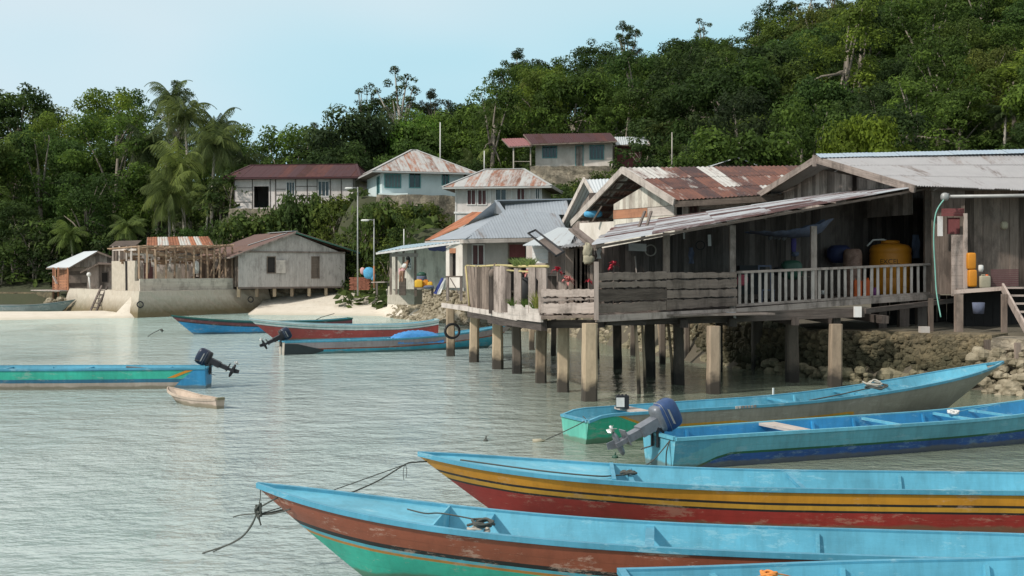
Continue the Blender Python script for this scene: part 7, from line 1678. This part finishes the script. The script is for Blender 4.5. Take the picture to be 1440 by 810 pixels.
for sx in (-.18, .18): m.board((cx+sx, cy+.2, 2.6), (cx+sx, cy+.26, 3.35), .04, .04, (0, 1, 0))
m.board((cx-.2, cy+.26, 3.33), (cx+.2, cy+.26, 3.33), .05, .05); m.build('backrest', 'cloth_grey', t)
for sx in (-.18, .18):
    for sy in (-.18, .18): m = MB(); m.board((cx+sx, cy+sy, 2.14), (cx+sx, cy+sy, 2.6), .035, .035, (0, 1, 0)); m.build('leg', 'cloth_grey', t)
m = MB(); m.box((X(1056, 35.5), 35.5, 2.9), (.8, .5, .9)); m.box((X(1056, 35.5), 35.23, 3.0), (.6, .03, .12)); single('cabinet', m, 'black', 'black cupboard in the shade behind the first railing balusters', 'cabinet', (X(1056, 35.5), 35.5, 2.4))
m = MB()
for k in range(8): c = P(1082+k*3.3+random.uniform(-1, 1), 332+random.uniform(-2, 3), 35); m.ell(c, (.06, .05, random.uniform(.05, .12)), 1, 8, 6)
single('hanging_pots', m, 'motor_grey', 'row of small grey pots hanging on a line under the hammock', 'pots', tuple(P(1095, 333, 35)))
m = MB(); c = P(1044, 394, 32.4); m.ell(c, (.16, .05, .16), .7, 10, 8, jit=.05); single('cloth', m, plain('red_pink_cloth', (.5, .10, .14), .9), 'small red-pink cloth behind the first two balusters', 'cloth', tuple(c))
for px, y0, y1, w, d, lab in ((962, 318, 336, .05, 33, 'thin white strip hanging from the lean-to rafters'), (998, 330, 346, .09, 33.2, 'pale board hanging near the verandah corner post')): m = MB(); m.board(P(px, y1, d), P(px-.5, y0, d), w, .02, (0, 1, 0)); single('hanging_strip', m, 'cloth_white', lab, 'strip', tuple(P(px, y1, d)))
m = MB(); rows = [[P(lerp(884, 909, i/6), lerp(342, 343, i/6)+lerp(0, 10.5, j/3), 32.6)+Vector((0, .03*(i % 2), 0)) for i in range(7)] for j in range(4)]; m.grid(rows); single('cloth', m, 'cloth_white', 'white cloth pinned in the shade behind the higher parapet', 'cloth', tuple(P(897, 350, 32.6)))
m = MB(); q = rope(None, [P(1327, 281, 34.7), P(1316, 300, 34.7), P(1313, 335, 34.7), P(1315, 380, 34.7), P(1317, 412, 34.6), P(1323, 446, 34.3)], .02, n=6); single('garden_hose', q, 'green_hose', 'pale green hose hanging down from the gutter end past the verandah corner', 'hose', tuple(P(1315, 380, 34.7)))
t = thing('orange_box', 'tall narrow orange plastic box on the porch right of the corner panel', 'box', tuple(P(1366, 404, 35))); c = P(1365.5, 379.5, 35); m = MB(); m.ell(c+Vector((0, 0, .27)), (.13, .10, .26), .3, 16, 8); m.build('upper_can', 'orange', t); m = MB(); m.ell(c+Vector((.03, 0, -.26)), (.13, .10, .27), .3, 16, 8); m.build('lower_can', 'orange', t)
jerry((X(1384, 35), 35, 2.65), (.34, .24, .42), 'beige', 'beige jerrycan on the porch right of the tall orange box')
m = MB(); c = P(1379, 378, 35); m.lathe((c.x, c.y, c.z-.10), [(.06, 0), (.09, .1), (.08, .2), (.05, .22)], 12); single('plastic_jug', m, 'cloth_white', 'crumpled white jug on top of the beige jerrycan', 'jug', tuple(c))
m = MB(); c = P(1376, 433, 33.6); m.lathe((c.x, c.y, c.z-.17), [(.15, 0), (.18, .33)], 16); single('bucket', m, 'cloth_grey', 'pale grey bucket in the dark space under the porch', 'bucket', tuple(c-Vector((0, 0, .17))))
m = MB(); c = P(1299.5, 464, 32.6); m.box(c, (.26, .2, .2)); single('stone_block', m, 'render_grey', 'grey block on the wall top at the foot of the thin post', 'block', tuple(c))
m = MB(); c = P(1412, 317, 36.2); m.ell(c, (.12, .08, .13), .8, 12, 8, jit=.08); single('hanging_ball', m, 'beige', 'tan crumpled bag hung on the front wall planks at the right', 'bag', tuple(c))
for px, py0, py1, d in ((1388, 478, 516, 30.4), (1431, 482, 510, 29.6)): m = MB(); m.board(P(px, py1, d), P(px, py0, d), .14, .12, (0, 1, 0)); single('mooring_post', m, 'mid_wood', 'short weathered mooring post %s' % ('before the corner of the mossy wall' if px < 1400 else 'among the pale rocks at the right edge'), 'post', tuple(P(px, py1, d)))
print('objects', len(bpy.data.objects))

def clutter(lab, name, cat_, mat, px, py, d, kind, s=.2):
    m = MB(); c = P(px, py, d)
    if kind == 'strip':
        rows = [[c+Vector((s*.5*(i/4-.5)+.02*math.sin(j*1.7+i), .03*math.sin(i*2+j), -s*1.6*j/6)) for i in range(5)] for j in range(7)]; m.grid(rows)
    elif kind == 'ring':
        m.tube([c+Vector((math.cos(t_)*s, .02, math.sin(t_)*s)) for t_ in [2*math.pi*k/16 for k in range(17)]], s*.12, 6)
    elif kind == 'pot': m.lathe((c.x, c.y, c.z-s), [(s*.6, 0), (s, s*.5), (s*.95, s*1.1), (s*.6, s*1.4)], 14)
    elif kind == 'stick': m.tube([c, c+Vector((s*.2, 0, -s*2.2)), c+Vector((s*.15, 0, -s*4))], .02, 6)
    single(name, m, mat, lab, cat_, tuple(c))
clutter('torn pale strip of cloth hanging beside the cream sack under the shack roof', 'hanging_cloth', 'cloth', 'cloth_white', 842, 345, 30.3, 'strip', .22)
clutter('coil of grey rope hung on the back wall above the higher parapet', 'rope_coil', 'rope', 'rope_pale', 915, 352, 33.6, 'ring', .16)
clutter('bent pale stick hanging in the shade left of the first verandah post', 'hanging_stick', 'stick', 'pale_wood', 893, 360, 33, 'stick', .22)
clutter('small dark pan hanging on the back wall near the second verandah post', 'pan', 'pan', 'motor_black', 985, 345, 34, 'ring', .13)
clutter('grey cloth hanging on the back wall between the first two verandah posts', 'hanging_cloth', 'cloth', 'cloth_grey', 972, 348, 34, 'strip', .3)
clutter('dark shirt hanging on the wall right of the big orange tank', 'hanging_shirt', 'shirt', 'cloth_grey', 1288, 330, 38.5, 'strip', .5)
clutter('dark round pot standing between the chair and the green tub', 'pot', 'pot', 'motor_black', 1094, 379, 34.8, 'pot', .18)
clutter('pale plastic basin leaning behind the railing right of the third verandah post', 'basin', 'basin', 'cloth_white', 1158, 410, 34.6, 'pot', .10)
clutter('blue plastic drum in the deep shade behind the pinkish drum', 'drum', 'drum', 'tarp_navy', 1180, 352, 38, 'pot', .42)
m = MB(); c = P(1132, 381, 35.2)
for k in range(4): m.board(c+Vector((-.45, 0, -k*.09)), c+Vector((.35, 0, -k*.09)), .3, .03, (0, 0, 1))
single('shelf_rack', m, 'mid_wood', 'small slatted shelf rack right of the dark green tub', 'shelf', tuple(c))
